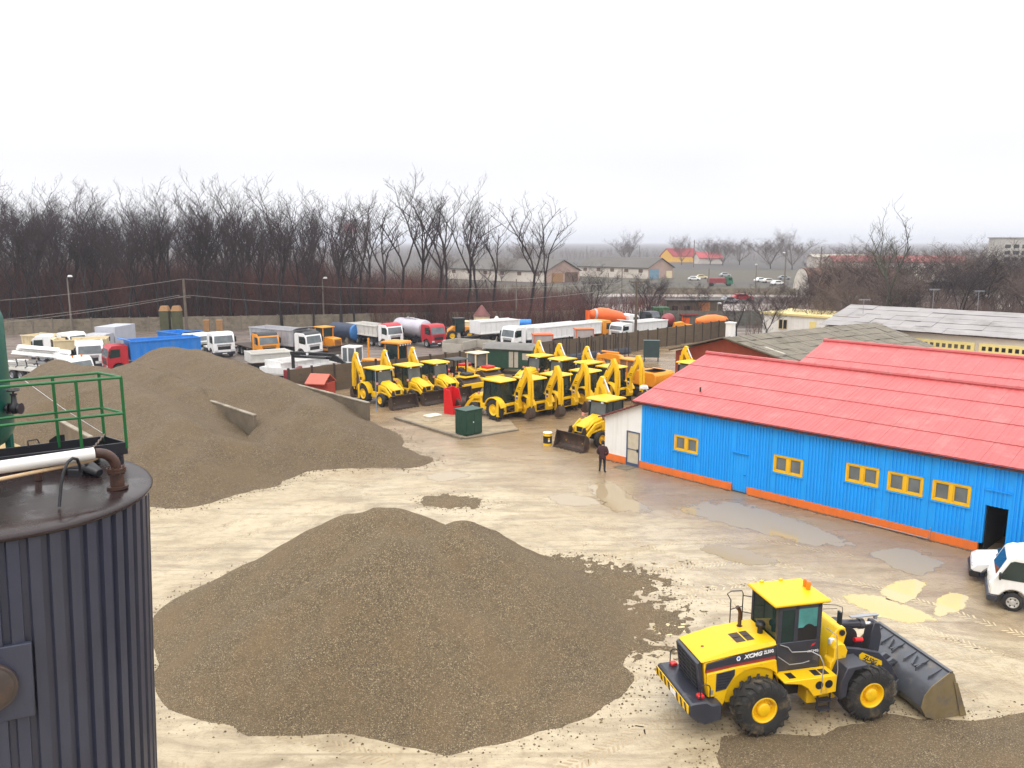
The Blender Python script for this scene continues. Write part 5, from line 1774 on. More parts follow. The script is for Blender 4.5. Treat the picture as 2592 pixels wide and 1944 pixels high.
    SW.append(v.obj('bucket_cylinder', YEL2, r))
    v = MB()
    v.M = Matrix.Translation((-0.36, 0, 0))
    shell(v, [(-2.30, 0.30), (-2.42, 0.16), (-2.66, 0.12), (-2.86, 0.30), (-2.88, 0.62), (-2.72, 0.98)], yb_ - 0.28, yb_ + 0.28, 0.03)
    for y in (yb_ - 0.29, yb_ + 0.26):
        v.prism([(-2.30, 0.30), (-2.42, 0.16), (-2.66, 0.12), (-2.86, 0.30), (-2.88, 0.62), (-2.72, 0.98), (-2.6, 0.95)], y, y + 0.03)
    SW.append(v.obj('digging_bucket', RUST, r))
    return r
BH = make_backhoe('yellow backhoe facing right, nearest the thin blue post, its wide rusty bucket fully in view')
bh_list = [
    # x, y, heading, label
    (-10.55, 65.05, ANG_D, 'yellow backhoe facing right, nearest the thin blue post, its wide rusty bucket fully in view'),
    (-8.35, 66.75, ANG_D, 'yellow backhoe second from the blue post, between two others facing right before the slab wall'),
    (-6.3, 68.4, ANG_D, 'yellow backhoe third from the blue post, next to the black canopy roller'),
    (-1.35, 60.1, ANG_D + math.pi, 'yellow backhoe seen from behind beside the dark green cabinet, both near wheels visible'),
    (1.0, 61.0, ANG_D + math.pi, 'second yellow backhoe from the green cabinet in the row showing their rears'),
    (3.05, 62.6, ANG_D + math.pi, 'third yellow backhoe from the green cabinet in the row showing their rears'),
    (5.5, 64.4, ANG_D + math.pi, 'fourth yellow backhoe from the green cabinet in the row showing their rears'),
    (7.9, 66.6, ANG_D + math.pi, 'last yellow backhoe of the row showing their rears, beside the orange excavator'),
    (2.2, 72.4, ANG_N + math.pi, 'yellow backhoe facing left in the back row, nearest the green wagon'),
    (4.1, 70.3, ANG_N + math.pi, 'yellow backhoe facing left, middle one of three in the back row'),
    (6.2, 68.2, ANG_N + math.pi, 'yellow backhoe facing left in the back row, nearest the orange excavator boom'),
    (5.85, 52.05, ANG_N + math.pi, 'yellow backhoe half hidden by the white lean-to, rusty bucket pointing at the barrel'),
    (15.0, 68.3, ANG_N + math.pi, 'yellow backhoe standing alone behind the red hall roof, only cab, hood and boom in view'),
]
for i, (x, y, a, lab) in enumerate(bh_list):
    o = BH if i == 0 else copy_tree(BH)
    o.location = (x, y, 0)
    o.rotation_euler.z = a + R((0, 2.0, -1.5, 1.5, -2.0, 1.0, 3.0, -2.5, 0, 2.5, -2, 0, 0)[i])
    o['label'] = lab
    if i >= 8:          # the left-facing ones have their digging arm swung to the right-hand side
        for ch in o.children:
            if ch.name.split('.')[0] in SWN:
                ch.rotation_euler.z = R(90)
                ch.location = (-2.42, 1.18, 0)

# ------------------------------------------------------------------ rollers
def roller(x, y, a, label, hoodc, canopy, frame):
    r = empty('road_roller', (x, y, 0), a, label, 'road roller', 'road rollers by the slab wall')
    v = MB()
    v.cyl((1.5, -1.05, 0.75), (1.5, 1.05, 0.75), 0.75, n=28)
    d = v.obj('drum', RUST, r, ang=30)
    v = MB()
    for sy in (-1, 1):
        v.box(0.55, 2.45, 1.10 * sy - 0.06, 1.10 * sy + 0.06, 0.60, 0.95)
    v.box(2.30, 2.48, -1.1, 1.1, 0.62, 1.05)
    v.box(0.55, 0.75, -1.1, 1.1, 0.6, 1.15)
    v.box(0.9, 2.2, -0.9, 0.9, 1.52, 1.62)
    v.obj('drum_frame', YEL2, r, bevel=0.02)
    v = MB()
    v.prism([(-2.2, 0.7), (-2.25, 1.45), (-0.6, 1.62), (0.5, 1.3), (0.5, 0.7)], -0.75, 0.75)
    v.obj('body', YEL2, r, bevel=0.04)
    v = MB()
    v.prism([(-2.2, 1.46), (-2.1, 1.72), (-0.8, 1.85), (-0.7, 1.62)], -0.70, 0.70)
    v.obj('hood', hoodc, r, bevel=0.05)
    for sy in (-1, 1):
        simple_wheel(r, 0.72, 0.5, (-1.3, 0.85 * sy, 0.72), 0.38, YEL2, 12)
    v = MB()
    for px in (-0.62, 0.52):
        for sy in (-1, 1):
            v.box(px - 0.05, px + 0.05, 0.68 * sy - 0.05, 0.68 * sy + 0.05, 1.3, 2.85)
    v.obj('canopy_post', frame, r)
    v = MB()
    v.prism([(-0.85, 2.86), (-0.8, 2.96), (0.65, 2.98), (0.80, 2.88)], -0.85, 0.85)
    v.obj('canopy', canopy, r, bevel=0.03)
    v = MB()
    v.box(-0.5, 0.0, -0.28, 0.28, 1.5, 1.68)
    v.box(-0.55, -0.42, -0.28, 0.28, 1.68, 2.2)
    v.obj('seat', BLK, r, bevel=0.03)
    v = MB()
    v.box(1.0, 1.9, -0.5, 0.5, 1.625, 1.85)
    v.obj('front_cover', BLK if frame is BLK else hoodc, r, bevel=0.06)
    return r
roller(-4.9, 70.2, ANG_D, 'yellow road roller with black canopy frame next to the third right-facing backhoe', REDB, BLK, BLK)
rr2 = roller(-3.2, 74.3, ANG_D, 'yellow road roller with cream canopy and red hood, brown drum, beside the green wagon', REDB, CREAM, CREAM)
v = MB()
v.box(0.50, 0.53, -0.62, 0.62, 1.7, 2.8)
v.box(-0.6, 0.5, -0.69, -0.66, 2.0, 2.8)
v.obj('cab_glass', GLASSG, rr2)

# ------------------------------------------------------------------ orange excavator
ex = empty('excavator', (11.2, 69.2, 0), ANG_D + R(175), 'orange yellow tracked excavator with open engine lid and folded boom, behind the backhoe row', 'excavator')
v = MB()
for sy in (-1, 1):
    v.prism([(-1.9, 0.35), (-1.7, 0.05), (1.7, 0.05), (1.9, 0.35), (1.7, 0.8), (-1.7, 0.8)], 1.15 * sy - 0.28, 1.15 * sy + 0.28)
v.obj('crawler_track', BLKM, ex, bevel=0.04)
v = MB()
v.box(-0.8, 0.8, -0.9, 0.9, 0.45, 1.0)
v.obj('undercarriage', BLKM, ex)
v = MB()
v.prism([(-2.6, 1.15), (-2.7, 1.4), (-2.7, 2.0), (-2.5, 2.2), (-0.3, 2.25), (-0.3, 1.3), (1.6, 1.3), (1.6, 1.05), (-2.4, 1.02)], -1.25, 1.25)
v.obj('body', ORY, ex, bevel=0.05)
v = MB()
v.plate([(-2.2, -0.6, 2.27), (-1.0, -0.6, 2.27), (-1.0, 0.9, 2.55), (-2.2, 0.9, 2.55)], 0.04)
v.box(-2.3, -0.9, -0.6, 0.9, 2.255, 2.262)
v.obj('engine_lid', RUST, ex)
v = MB()
v.box(-0.2, 1.5, 0.2, 1.2, 1.31, 1.9)
for px in (-0.17, 0.6, 1.47):
    for py in (0.22, 1.18):
        v.box(px - 0.045, px + 0.045, py - 0.045, py + 0.045, 1.9, 2.95)
v.box(-0.3, 1.55, 0.1, 1.3, 2.96, 3.08)
cb = v.obj('cab', ORY, ex, bevel=0.02)
v = MB()
v.box(-0.15, 1.44, 0.24, 1.16, 1.9, 2.95)
v.obj('cab_glass', mat('warm_cab_glass', (0.22, 0.13, 0.09), 0.2, var=0.5), cb)
v = MB()
v.prism([(0.9, 1.5), (1.5, 2.3), (2.9, 3.05), (4.4, 3.1), (5.6, 2.75), (5.65, 2.45), (4.4, 2.55), (3.0, 2.35), (1.9, 1.6), (1.3, 1.2)], -0.55, -0.15)
v.obj('boom', ORY, ex, bevel=0.03)
v = MB()
v.tube([(1.3, -0.35, 1.2), (2.9, -0.35, 1.75), (3.3, -0.35, 2.3)], 0.10, 8)
v.tube([(3.1, -0.35, 3.2), (5.2, -0.35, 3.15)], 0.09, 8)
v.obj('boom_cylinder', ORY, ex)
v = MB()
v.prism([(5.7, 2.95), (5.8, 2.5), (4.6, 1.2), (4.1, 0.9), (4.2, 1.3), (5.3, 2.7)], -0.5, -0.2)
v.obj('dipper', ORY, ex, bevel=0.02)
v = MB()
shell(v, [(4.2, 1.2), (3.5, 1.0), (3.1, 1.25), (2.9, 1.9), (3.3, 2.3)], -0.95, 0.25, 0.05)
for y in (-0.98, 0.22):
    v.prism([(4.2, 1.2), (3.5, 1.0), (3.1, 1.25), (2.9, 1.9), (3.3, 2.3)], y, y + 0.04)
v.obj('digging_bucket', mat('brown_red_bucket', (0.13, 0.06, 0.05), 0.6, var=0.25), ex)

# ------------------------------------------------------------------ trucks
def truck_cab(parent, x0, col, roof=None, low=False, deflector=False):
    """cab-over cab from x0 forwards"""
    L_ = 1.95
    zt = 2.75 if not low else 2.45
    v = MB()
    wa = arc(x0 + 0.95, 0.52, 0.62, 165, 15, 8)
    v.prism([(x0, 0.75), (x0, zt), (x0 + 0.15, zt + 0.12), (x0 + 1.45, zt + 0.10), (x0 + 1.74, zt - 0.18), (x0 + L_, 1.62), (x0 + L_, 0.62), (x0 + 1.6, 0.60)] + wa[::-1] + [(x0 + 0.32, 0.75)], -1.22, 1.22)
    c = v.obj('cab', col, parent, bevel=0.05)
    if roof is not None:
        v = MB()
        v.prism([(x0 - 0.02, zt + 0.02), (x0 - 0.02, zt + 0.20), (x0 + 0.9, zt + 0.28), (x0 + 1.5, zt + 0.13), (x0 + 1.70, zt - 0.10), (x0 + 1.5, zt + 0.08)], -1.15, 1.15)
        v.obj('cab_roof', roof, c, bevel=0.03)
    k = (L_ - 1.74) / (zt - 0.18 - 1.62)
    def fx(z): return x0 + L_ - (z - 1.62) * k
    v = MB()
    za, zb = 1.70, zt - 0.24
    v.add([(fx(za) + 0.012, -1.08, za), (fx(za) + 0.012, 1.08, za), (fx(zb) + 0.012, 1.02, zb), (fx(zb) + 0.012, -1.02, zb), (fx(za) - 0.03, -1.08, za), (fx(za) - 0.03, 1.08, za), (fx(zb) - 0.03, 1.02, zb), (fx(zb) - 0.03, -1.02, zb)],
          [(0, 1, 2, 3), (0, 4, 5, 1), (1, 5, 6, 2), (2, 6, 7, 3), (3, 7, 4, 0)])
    v.obj('windshield', GLASSG, c)
    for sy in (-1, 1):
        v = MB()
        v.prism([(x0 + 0.75, 1.72), (x0 + 1.72, 1.62), (x0 + 1.60, zt - 0.26), (x0 + 0.75, zt - 0.26)], *((-1.232, -1.2) if sy < 0 else (1.2, 1.232)))
        v.obj('side_window', GLASS, c)
        v = MB()
        v.box(x0 + 1.74, x0 + 1.84, 1.36 * sy - 0.09, 1.36 * sy + 0.09, 1.75, 2.35)
        v.tube([(x0 + 1.70, 1.2 * sy, 2.4), (x0 + 1.79, 1.36 * sy, 2.38)], 0.02, 4)
        v.obj('mirror', BLK, c)
        v = MB()
        v.box(x0 + L_ - 0.02, x0 + L_ + 0.035, 0.92 * sy - 0.20, 0.92 * sy + 0.20, 0.72, 0.92)
        v.obj('headlight', LENS, c)
        v = MB()
        v.prism([(x0 + 0.70, 0.95), (x0 + 0.715, 0.95), (x0 + 0.715, zt - 0.1), (x0 + 0.70, zt - 0.1)], 1.221 * sy - 0.004, 1.221 * sy + 0.004)
        v.obj('door_seam', BLK, c)
    v = MB()
    v.box(x0 + L_ - 0.01, x0 + L_ + 0.015, -0.72, 0.72, 0.95, 1.32)
    for q in range(3):
        v.box(x0 + L_ - 0.01, x0 + L_ + 0.025, -0.80, 0.80, 1.38 + q * 0.07, 1.40 + q * 0.07)
    v.obj('grille', BLK, c)
    v = MB()
    v.box(x0 + 1.62, x0 + L_ + 0.06, -1.2, 1.2, 0.38, 0.68)
    bmp = v.obj('bumper', SLATE, c, bevel=0.03)
    v = MB()
    v.box(x0 + L_ + 0.061, x0 + L_ + 0.067, -0.26, 0.26, 0.46, 0.57)
    v.obj('number_plate', INKW, bmp)
    return c

def tipper_body(parent, x0, x1, col, h=1.25, z0=1.25, canopy=True, ribs=True, load=True, slope=0.25, inner=None, name='tipper_body'):
    v = MB()
    v.box(x0, x1, -1.2, 1.2, z0, z0 + 0.10)
    for sy in (-1, 1):
        v.add([(x0 - slope, 1.17 * sy, z0 + 0.101), (x1, 1.17 * sy, z0 + 0.101), (x1, 1.25 * sy, z0 + h), (x0 - slope, 1.25 * sy, z0 + h),
               (x0 - slope, 1.10 * sy, z0 + 0.101), (x1, 1.10 * sy, z0 + 0.101), (x1, 1.18 * sy, z0 + h), (x0 - slope, 1.18 * sy, z0 + h)],
              [(0, 1, 2, 3), (7, 6, 5, 4), (0, 4, 5, 1), (1, 5, 6, 2), (2, 6, 7, 3), (3, 7, 4, 0)])
    v.box(x1, x1 + 0.07, -1.22, 1.22, z0, z0 + h + 0.12)
    v.add([(x0 - 0.02, -1.2, z0), (x0 - 0.02, 1.2, z0), (x0 - slope - 0.02, 1.2, z0 + h), (x0 - slope - 0.02, -1.2, z0 + h), (x0 + 0.04, -1.2, z0), (x0 + 0.04, 1.2, z0), (x0 - slope + 0.04, 1.2, z0 + h), (x0 - slope + 0.04, -1.2, z0 + h)],
          [(0, 1, 2, 3), (7, 6, 5, 4), (0, 4, 5, 1), (1, 5, 6, 2), (2, 6, 7, 3), (3, 7, 4, 0)])
    if canopy:
        v.prism([(x1 + 0.071, z0 + h + 0.06), (x1 + 0.071, z0 + h + 0.12), (x1 + 0.85, z0 + h + 0.34), (x1 + 0.85, z0 + h + 0.28)], -1.15, 1.15)
    bo = v.obj(name, col, parent, bevel=0.012)
    v = MB()
    for sy in (-1, 1):
        v.box(x0 - slope, x1 + 0.07, 1.27 * sy - 0.07, 1.27 * sy + 0.07, z0 + h - 0.09, z0 + h + 0.04)
        v.box(x0 - 0.05, x1, 1.19 * sy - 0.06, 1.19 * sy + 0.06, z0 + 0.0, z0 + 0.16)
        if ribs:
            n = max(3, int((x1 - x0) / 0.85))
            for k in range(n + 1):
                x = x0 + 0.06 + (x1 - x0 - 0.12) * k / n
                v.add([(x - 0.06, 1.18 * sy, z0 + 0.16), (x + 0.06, 1.18 * sy, z0 + 0.16), (x + 0.06, 1.30 * sy, z0 + h - 0.09), (x - 0.06, 1.30 * sy, z0 + h - 0.09), (x - 0.06, 1.24 * sy, z0 + 0.16), (x + 0.06, 1.24 * sy, z0 + 0.16)],
                      [(4, 5, 2, 3), (0, 4, 3), (1, 2, 5)])
    v.obj('body_rib', col, bo)
    if load:
        v = MB()
        v.box(x0 + 0.05, x1 - 0.02, -1.09, 1.09, z0 + 0.101, z0 + 0.34)
        v.obj('floor_dirt', inner or DIRT, bo)
    return bo

def truck(label, front, heading, cabcol, L_=7.6, axles=None, body='tipper', bodycol=None, roof=None, h=1.3, group='trucks parked in the truck yard', name='truck', low=False, rear=True, sc=1.0, z0=1.25, canopy=True, inner=None, extra=None, rimm=None):
    """front: ground point under the bumper centre"""
    hd_ = Vector((math.cos(heading), math.sin(heading), 0))
    o = Vector((front[0], front[1], 0)) - hd_ * (L_ / 2 * sc)
    r = empty(name, o, heading, label, 'truck', group, scale=sc if sc != 1 else None)
    xf = L_ / 2 - 0.06
    x0 = xf - 1.95
    v = MB()
    v.box(-L_ / 2 + 0.2, xf - 0.3, -0.45, 0.45, 0.72, 0.98)
    v.box(-L_ / 2 + 0.1, -L_ / 2 + 0.25, -1.15, 1.15, 0.55, 0.75)
    for sy in (-1, 1):
        v.box(x0 - 1.7, x0 - 0.5, 0.95 * sy - 0.25, 0.95 * sy + 0.25, 0.5, 0.95)
    ch = v.obj('chassis', BLKM, r)
    for sy in (-1, 1):
        v = MB()
        v.box(-L_ / 2 + 0.04, -L_ / 2 + 0.099, 0.95 * sy - 0.18, 0.95 * sy + 0.18, 0.58, 0.72)
        v.obj('tail_light', REDL, ch)
    ax = axles or [x0 + 0.95, -L_ / 2 + 1.1, -L_ / 2 + 2.4]
    for a in ax:
        for sy in (-1, 1):
            simple_wheel(r, 0.50, 0.34 if a > x0 - 2 else 0.52, (a, (1.05 if a > x0 - 2 else 0.95) * sy, 0.50), 0.29, rimm or STEEL, 0, n=18)
    if cabcol is not None:
        truck_cab(r, x0, cabcol, roof, low)
    if body == 'tipper':
        tipper_body(r, -L_ / 2 + 0.25, x0 - 0.30, bodycol or cabcol, h=h, z0=z0, canopy=canopy, inner=inner)
    elif body == 'flat':
        v = MB()
        v.box(-L_ / 2 + 0.1, x0 - 0.2, -1.22, 1.22, 1.0, 1.15)
        v.obj('flat_bed', bodycol, r, bevel=0.02)
        v = MB()
        v.box(x0 - 0.24, x0 - 0.16, -1.2, 1.2, 1.151, 2.6)
        v.obj('headboard', bodycol, r)
    elif body == 'tank':
        v = MB()
        a, e = -L_ / 2 + 0.2, x0 - 0.35
        prof = [(0.001, a), (0.75, a + 0.04), (1.08, a + 0.2), (1.15, a + 0.5), (1.15, e - 0.5), (1.08, e - 0.2), (0.75, e - 0.04), (0.001, e)]
        v.lathe(prof, (0, 0, 2.15), axis='x', n=28)
        tk = v.obj('tank', bodycol, r, ang=50)
        v = MB()
        for q in (0.28, 0.72):
            v.lathe([(1.16, a + (e - a) * q - 0.04), (1.175, a + (e - a) * q), (1.16, a + (e - a) * q + 0.04)], (0, 0, 2.15), axis='x', n=28, cap=False)
        v.cyl(((a + e) / 2, 0, 3.25), ((a + e) / 2, 0, 3.42), 0.35, n=16)
        v.box((a + e) / 2 - 1.2, (a + e) / 2 + 1.2, -0.32, 0.32, 3.28, 3.33)
        v.cyl(((a + e) / 2 - 0.8, 0, 3.3), ((a + e) / 2 - 0.8, 0, 3.55), 0.08, n=8)
        v.obj('manhole', bodycol, tk)
        v = MB()
        for q in (0.2, 0.8):
            v.box(a + (e - a) * q - 0.1, a + (e - a) * q + 0.1, -0.9, 0.9, 0.98, 1.4)
        v.obj('saddle', BLKM, r)
    elif body == 'mixer':
        v = MB()
        a, e = -L_ / 2 + 0.1, x0 - 0.2
        v.M = Matrix.Translation((0, 0, 2.25)) @ Matrix.Rotation(R(9), 4, 'Y')
        prof = [(0.42, a), (0.75, a + 0.7), (1.15, a + 1.9), (1.18, a + 2.9), (0.95, e - 0.6), (0.6, e)]
        v.lathe(prof, (0, 0, 0), axis='x', n=26)
        dm = v.obj('mixer_drum', bodycol, r, ang=40)
        v = MB()
        v.M = Matrix.Translation((0, 0, 2.25)) @ Matrix.Rotation(R(9), 4, 'Y')
        v.lathe([(0.80, a + 0.75), (0.82, a + 0.95), (0.90, a + 1.0), (0.80, a + 0.72)], (0, 0, 0), axis='x', n=26, cap=False)
        v.obj('drum_ring', GREYT, dm)
        v = MB()
        v.prism([(a - 0.3, 2.2), (a - 0.3, 3.4), (a + 0.35, 3.3), (a + 0.1, 2.4), (a + 0.5, 1.0), (a - 0.1, 1.0)], -0.35, 0.35)
        v.obj('hopper', bodycol, r, bevel=0.03)
    elif body == 'box':
        v = MB()
        v.box(-L_ / 2 + 0.1, x0 - 0.2, -1.25, 1.25, 1.05, 3.2)
        v.obj('cargo_box', bodycol, r, bevel=0.02)
    return r

def fg(px, py):
    p = g(px, py)
    return (p.x, p.y)
A8 = [2.95, 1.0, -2.1, -3.4]
truck('white cab dump truck with a large light grey ribbed body, beside the amber cab truck', fg(799, 906), R(-33), WHT, 9.6, bodycol=GREYT, h=1.85, name='dump_truck', inner=CONCL, roof=BLK)
truck('white four axle dump truck with a red cab roof deflector and cream edged body', fg(1003, 880), R(-44), WHT, 8.8, [2.6, 0.9, -2.2, -3.5], bodycol=WHTD, roof=RED, h=1.35, name='dump_truck')
truck('silver tanker truck with a dark red cab', fg(1112, 880), R(-44), RED, 8.4, body='tank', bodycol=SILV, name='tank_truck')
truck('amber cab truck with a brownish flat bed, left of the big grey bodied dump truck', fg(684, 910), R(-52), ORY, 8.0, body='flat', bodycol=RUST, name='flatbed_truck', roof=BLK)
truck('white cab flatbed truck right below the two tan pillars', fg(570, 906), R(-52), WHT, 7.6, body='flat', bodycol=WHTD, name='flatbed_truck')
truck('small white cab truck half behind the wooden pole, next to the blue dump body', fg(512, 900), R(-38), WHT, 7.4, bodycol=BLUT, h=1.2, name='dump_truck', low=True)
truck('red cab dump truck with a tall blue ribbed body and tarpaulin roll', fg(266, 946), R(219), RED, 9.2, bodycol=BLUT, h=1.9, name='dump_truck', inner=mat('grey_tarpaulin', (0.35, 0.33, 0.3), 0.7, var=0.3))
truck('white dump truck with broad grey windshield immediately left of the red cab', fg(232, 938), R(-62), WHT, 8.0, bodycol=WHTD, h=1.1, name='dump_truck', inner=mat('ochre_load_floor', (0.30, 0.19, 0.06), 0.9, var=0.4))
truck('white truck facing left with a very long white body behind the slab wall', fg(1283, 888), R(222), WHT, 12.5, [5.0, -5.0, -3.7, -2.4], bodycol=WHT, h=1.45, name='semi_trailer_truck', canopy=False)
truck('yellow cab truck facing right with a long white body behind the other white ones', fg(1533, 862), R(42), ORY, 13.5, [5.5, -5.5, -4.2, -2.9], bodycol=WHT, h=1.5, name='semi_trailer_truck', canopy=False)
truck('white cab truck facing left at the right end of the long row, below the mixer', fg(1556, 868), R(218), WHT, 8.8, bodycol=WHT, h=1.35, name='dump_truck', low=True)
truck('concrete mixer truck with a bright orange drum and white cab', fg(1608, 838), R(28), WHT, 8.4, body='mixer', bodycol=ORG, name='mixer_truck', low=True)
truck('dark truck with a pale windshield behind the right-hand pole', fg(1662, 832), R(-40), SLATE, 6.5, body='flat', bodycol=GRN, name='flatbed_truck', low=True)
truck('low cabless white flatbed with drop sides in front of the amber cab', fg(640, 978), R(232), None, 9.0, [2.6, -2.8, -1.5], bodycol=WHT, h=0.75, name='flatbed_truck', canopy=False)
truck('small dusty white tipper trailer just behind the tall stone heap', fg(570, 952), R(212), None, 6.4, [1.6, -1.6], bodycol=WHTD, h=0.9, name='tipper_trailer', canopy=False)
truck('white tipper trailer body between the yellow loader and the left-facing white truck', fg(1165, 872), R(216), None, 8.6, [-2.8, -1.4], bodycol=WHT, h=1.6, name='tipper_trailer', canopy=False)
truck('white dump truck with open ochre body behind the pump truck, leftmost of all', fg(86, 915), R(-160), WHT, 7.5, bodycol=CREAM, h=1.1, name='dump_truck', inner=mat('ochre_load', (0.34, 0.22, 0.07), 0.9, var=0.4))
truck('cream edged white dump truck body tilted behind the wide windshield truck', fg(205, 905), R(-20), WHT, 7.5, bodycol=CREAM, h=1.15, name='dump_truck', inner=mat('ochre_floor', (0.30, 0.19, 0.06), 0.9, var=0.4))
truck('grey box truck body behind the red cab', fg(240, 903), R(-97), GREYT, 6.5, body='box', bodycol=mat('pale_grey_box', (0.46, 0.47, 0.52), 0.5, var=0.08), name='box_truck', low=True)

# concrete pump truck at the far left
pt = truck('white concrete pump truck with folded boom pipes, nearest the green tank', fg(214, 975), R(-26), WHT, 9.6, [3.9, 2.2, -2.6, -3.9], body='none', name='concrete_pump_truck', low=True)
v = MB()
v.box(-4.7, 2.3, -1.1, 1.1, 1.0, 1.2)
v.obj('deck', WHTD, pt)
for k, (z, y, x0, x1) in enumerate(((2.55, -0.35, -4.6, 3.3), (2.95, 0.05, -4.4, 3.1), (2.60, 0.45, -4.2, 2.4), (3.15, -0.25, -3.8, 2.0))):
    v = MB()
    v.box(x0, x1, y - 0.15, y + 0.15, z - 0.17, z + 0.17)
    v.tube([(x0 + 0.1, y - 0.26, z - 0.1), (x1 - 0.1, y - 0.26, z - 0.06)], 0.07, 6)
    v.obj('boom_section', WHT, pt, bevel=0.02)
v = MB()
v.cyl((1.7, -0.1, 1.2), (1.7, -0.1, 2.9), 0.42, n=16)
v.cyl((1.7, -0.1, 2.9), (1.7, -0.1, 3.05), 0.30, n=16)
v.obj('slewing_column', WHT, pt)
for sy in (-1, 1):
    for x in (-3.6, -2.2, -0.6, 0.8):
        v = MB()
        v.tube([(x, 0.9 * sy, 1.25), (x + 0.7, 1.12 * sy, 1.5), (x + 0.5, 1.1 * sy, 2.1)], 0.06, 5)
        v.obj('outrigger', BLKM, pt)
    v = MB()
    v.tube([(-4.6, 1.1 * sy, 1.55), (2.2, 1.1 * sy, 1.55)], 0.05, 5)
    v.tube([(-4.6, 1.1 * sy, 1.95), (1.4, 1.1 * sy, 1.95)], 0.04, 5)
    v.obj('side_pipe', STEEL, pt)
v = MB()
v.lathe([(0.5, 0.8), (0.9, 1.5), (0.95, 1.7)], (-4.6, 0, 0), n=16)
v.obj('feed_hopper', WHTD, pt)
v = MB()
v.cyl((4.2, 0.4, 2.58), (4.2, 0.4, 2.8), 0.09, n=8)
v.cyl((4.2, -0.5, 2.58), (4.2, -0.5, 2.78), 0.08, n=8)
v.obj('beacon', AMBER, pt)

# white lorry with a folded black loading crane
kr = empty('crane_truck', (*fg(778, 974), 0), R(-18), 'low white lorry carrying a folded black loading crane on red outriggers', 'truck', 'trucks parked in the truck yard')
v = MB()
v.box(-4.2, 4.0, -1.2, 1.2, 0.95, 1.1)
v.obj('flat_bed', WHTD, kr)
v = MB()
for sy in (-1, 1):
    v.box(-4.2, 4.0, 1.2 * sy - 0.03, 1.2 * sy + 0.03, 1.101, 1.65)
v.box(-4.2, -4.14, -1.17, 1.17, 1.101, 1.65)
v.obj('drop_side', WHT, kr)
for a in (-3.0, -1.7, 2.6):
    for sy in (-1, 1):
        simple_wheel(kr, 0.5, 0.34, (a, 1.0 * sy, 0.5), 0.29, STEEL, 0, n=16)
v = MB()
v.box(-1.6, -1.2, -1.3, 1.3, 1.2, 1.45)
v.box(-1.6, -1.2, -1.35, -1.15, 0.7, 1.5)
v.box(-1.6, -1.2, 1.15, 1.35, 0.7, 1.5)
v.obj('outrigger', MAROON, kr, bevel=0.02)
v = MB()
v.cyl((-1.4, 0, 1.45), (-1.4, 0, 2.9), 0.16, n=10)
v.box(-1.6, 3.0, -0.14, 0.14, 2.75, 3.05)
v.box(-1.2, 2.6, -0.22, 0.0, 2.50, 2.72)
v.prism([(2.4, 2.4), (3.6, 2.2), (4.2, 1.9), (4.3, 2.1), (3.6, 2.6), (2.9, 3.0)], -0.12, 0.12)
v.cyl((0.2, -0.30, 2.62), (2.2, -0.30, 2.62), 0.08, n=8)
v.obj('crane_arm', BLK, kr, bevel=0.02)
v = MB()
v.box(0.15, 0.35, -0.23, -0.143, 2.8, 3.0)
v.obj('sticker', INKW, kr)

# yellow bulldozer, black-cab loader, grader behind the wall
def dozer(x, y, a, label, blade=True, cabc=ORY, name='bulldozer'):
    r = empty(name, (x, y, 0), a, label, name.replace('_', ' '))
    v = MB()
    for sy in (-1, 1):
        v.prism([(-1.6, 0.35), (-1.4, 0.05), (1.4, 0.05), (1.6, 0.35), (1.4, 0.85), (-1.4, 0.85)], 0.95 * sy - 0.25, 0.95 * sy + 0.25)
    v.obj('crawler_track', BLKM, r, bevel=0.03)
    v = MB()
    v.prism([(0.1, 0.8), (0.1, 1.85), (1.9, 1.75), (2.0, 0.8)], -0.6, 0.6)
    v.obj('engine_hood', cabc, r, bevel=0.04)
    v = MB()
    for k in range(5):
        v.box(2.003, 2.02, -0.45, 0.45, 0.95 + k * 0.15, 1.02 + k * 0.15)
    v.obj('grille', BLK, r)
    v = MB()
    v.box(-1.5, 0.1, -0.75, 0.75, 0.8, 1.6)
    for px in (-1.45, 0.05):
        for sy in (-1, 1):
            v.box(px - 0.05, px + 0.05, 0.7 * sy - 0.05, 0.7 * sy + 0.05, 1.6, 2.9)
    v.obj('cab_frame', cabc, r)
    v = MB()
    v.box(-1.40, 0.02, -0.69, 0.69, 1.6, 2.88)
    v.obj('cab_glass', GLASS, r)
    v = MB()
    v.box(-1.65, 0.25, -0.9, 0.9, 2.9, 3.02)
    v.obj('cab_roof', cabc, r, bevel=0.04)
    if blade:
        v = MB()
        shell(v, [(2.9, 0.05), (2.62, 0.35), (2.60, 0.75), (2.85, 1.1)], -1.9, 1.9, 0.08)
        v.obj('blade', RUST, r)
        v = MB()
        for sy in (-1, 1):
            v.box(0.0, 2.65, 1.3 * sy - 0.08, 1.3 * sy + 0.08, 0.4, 0.6)
            v.tube([(0.4, 0.4 * sy, 1.3), (2.62, 0.5 * sy, 0.8)], 0.06, 5)
        v.obj('push_arm', cabc, r)
    return r
p_ = fg(862, 898)
dozer(p_[0] - 2.0, p_[1] + 2.6, R(-42), 'amber bulldozer with a rusty blade in front, right of the grey dump truck')
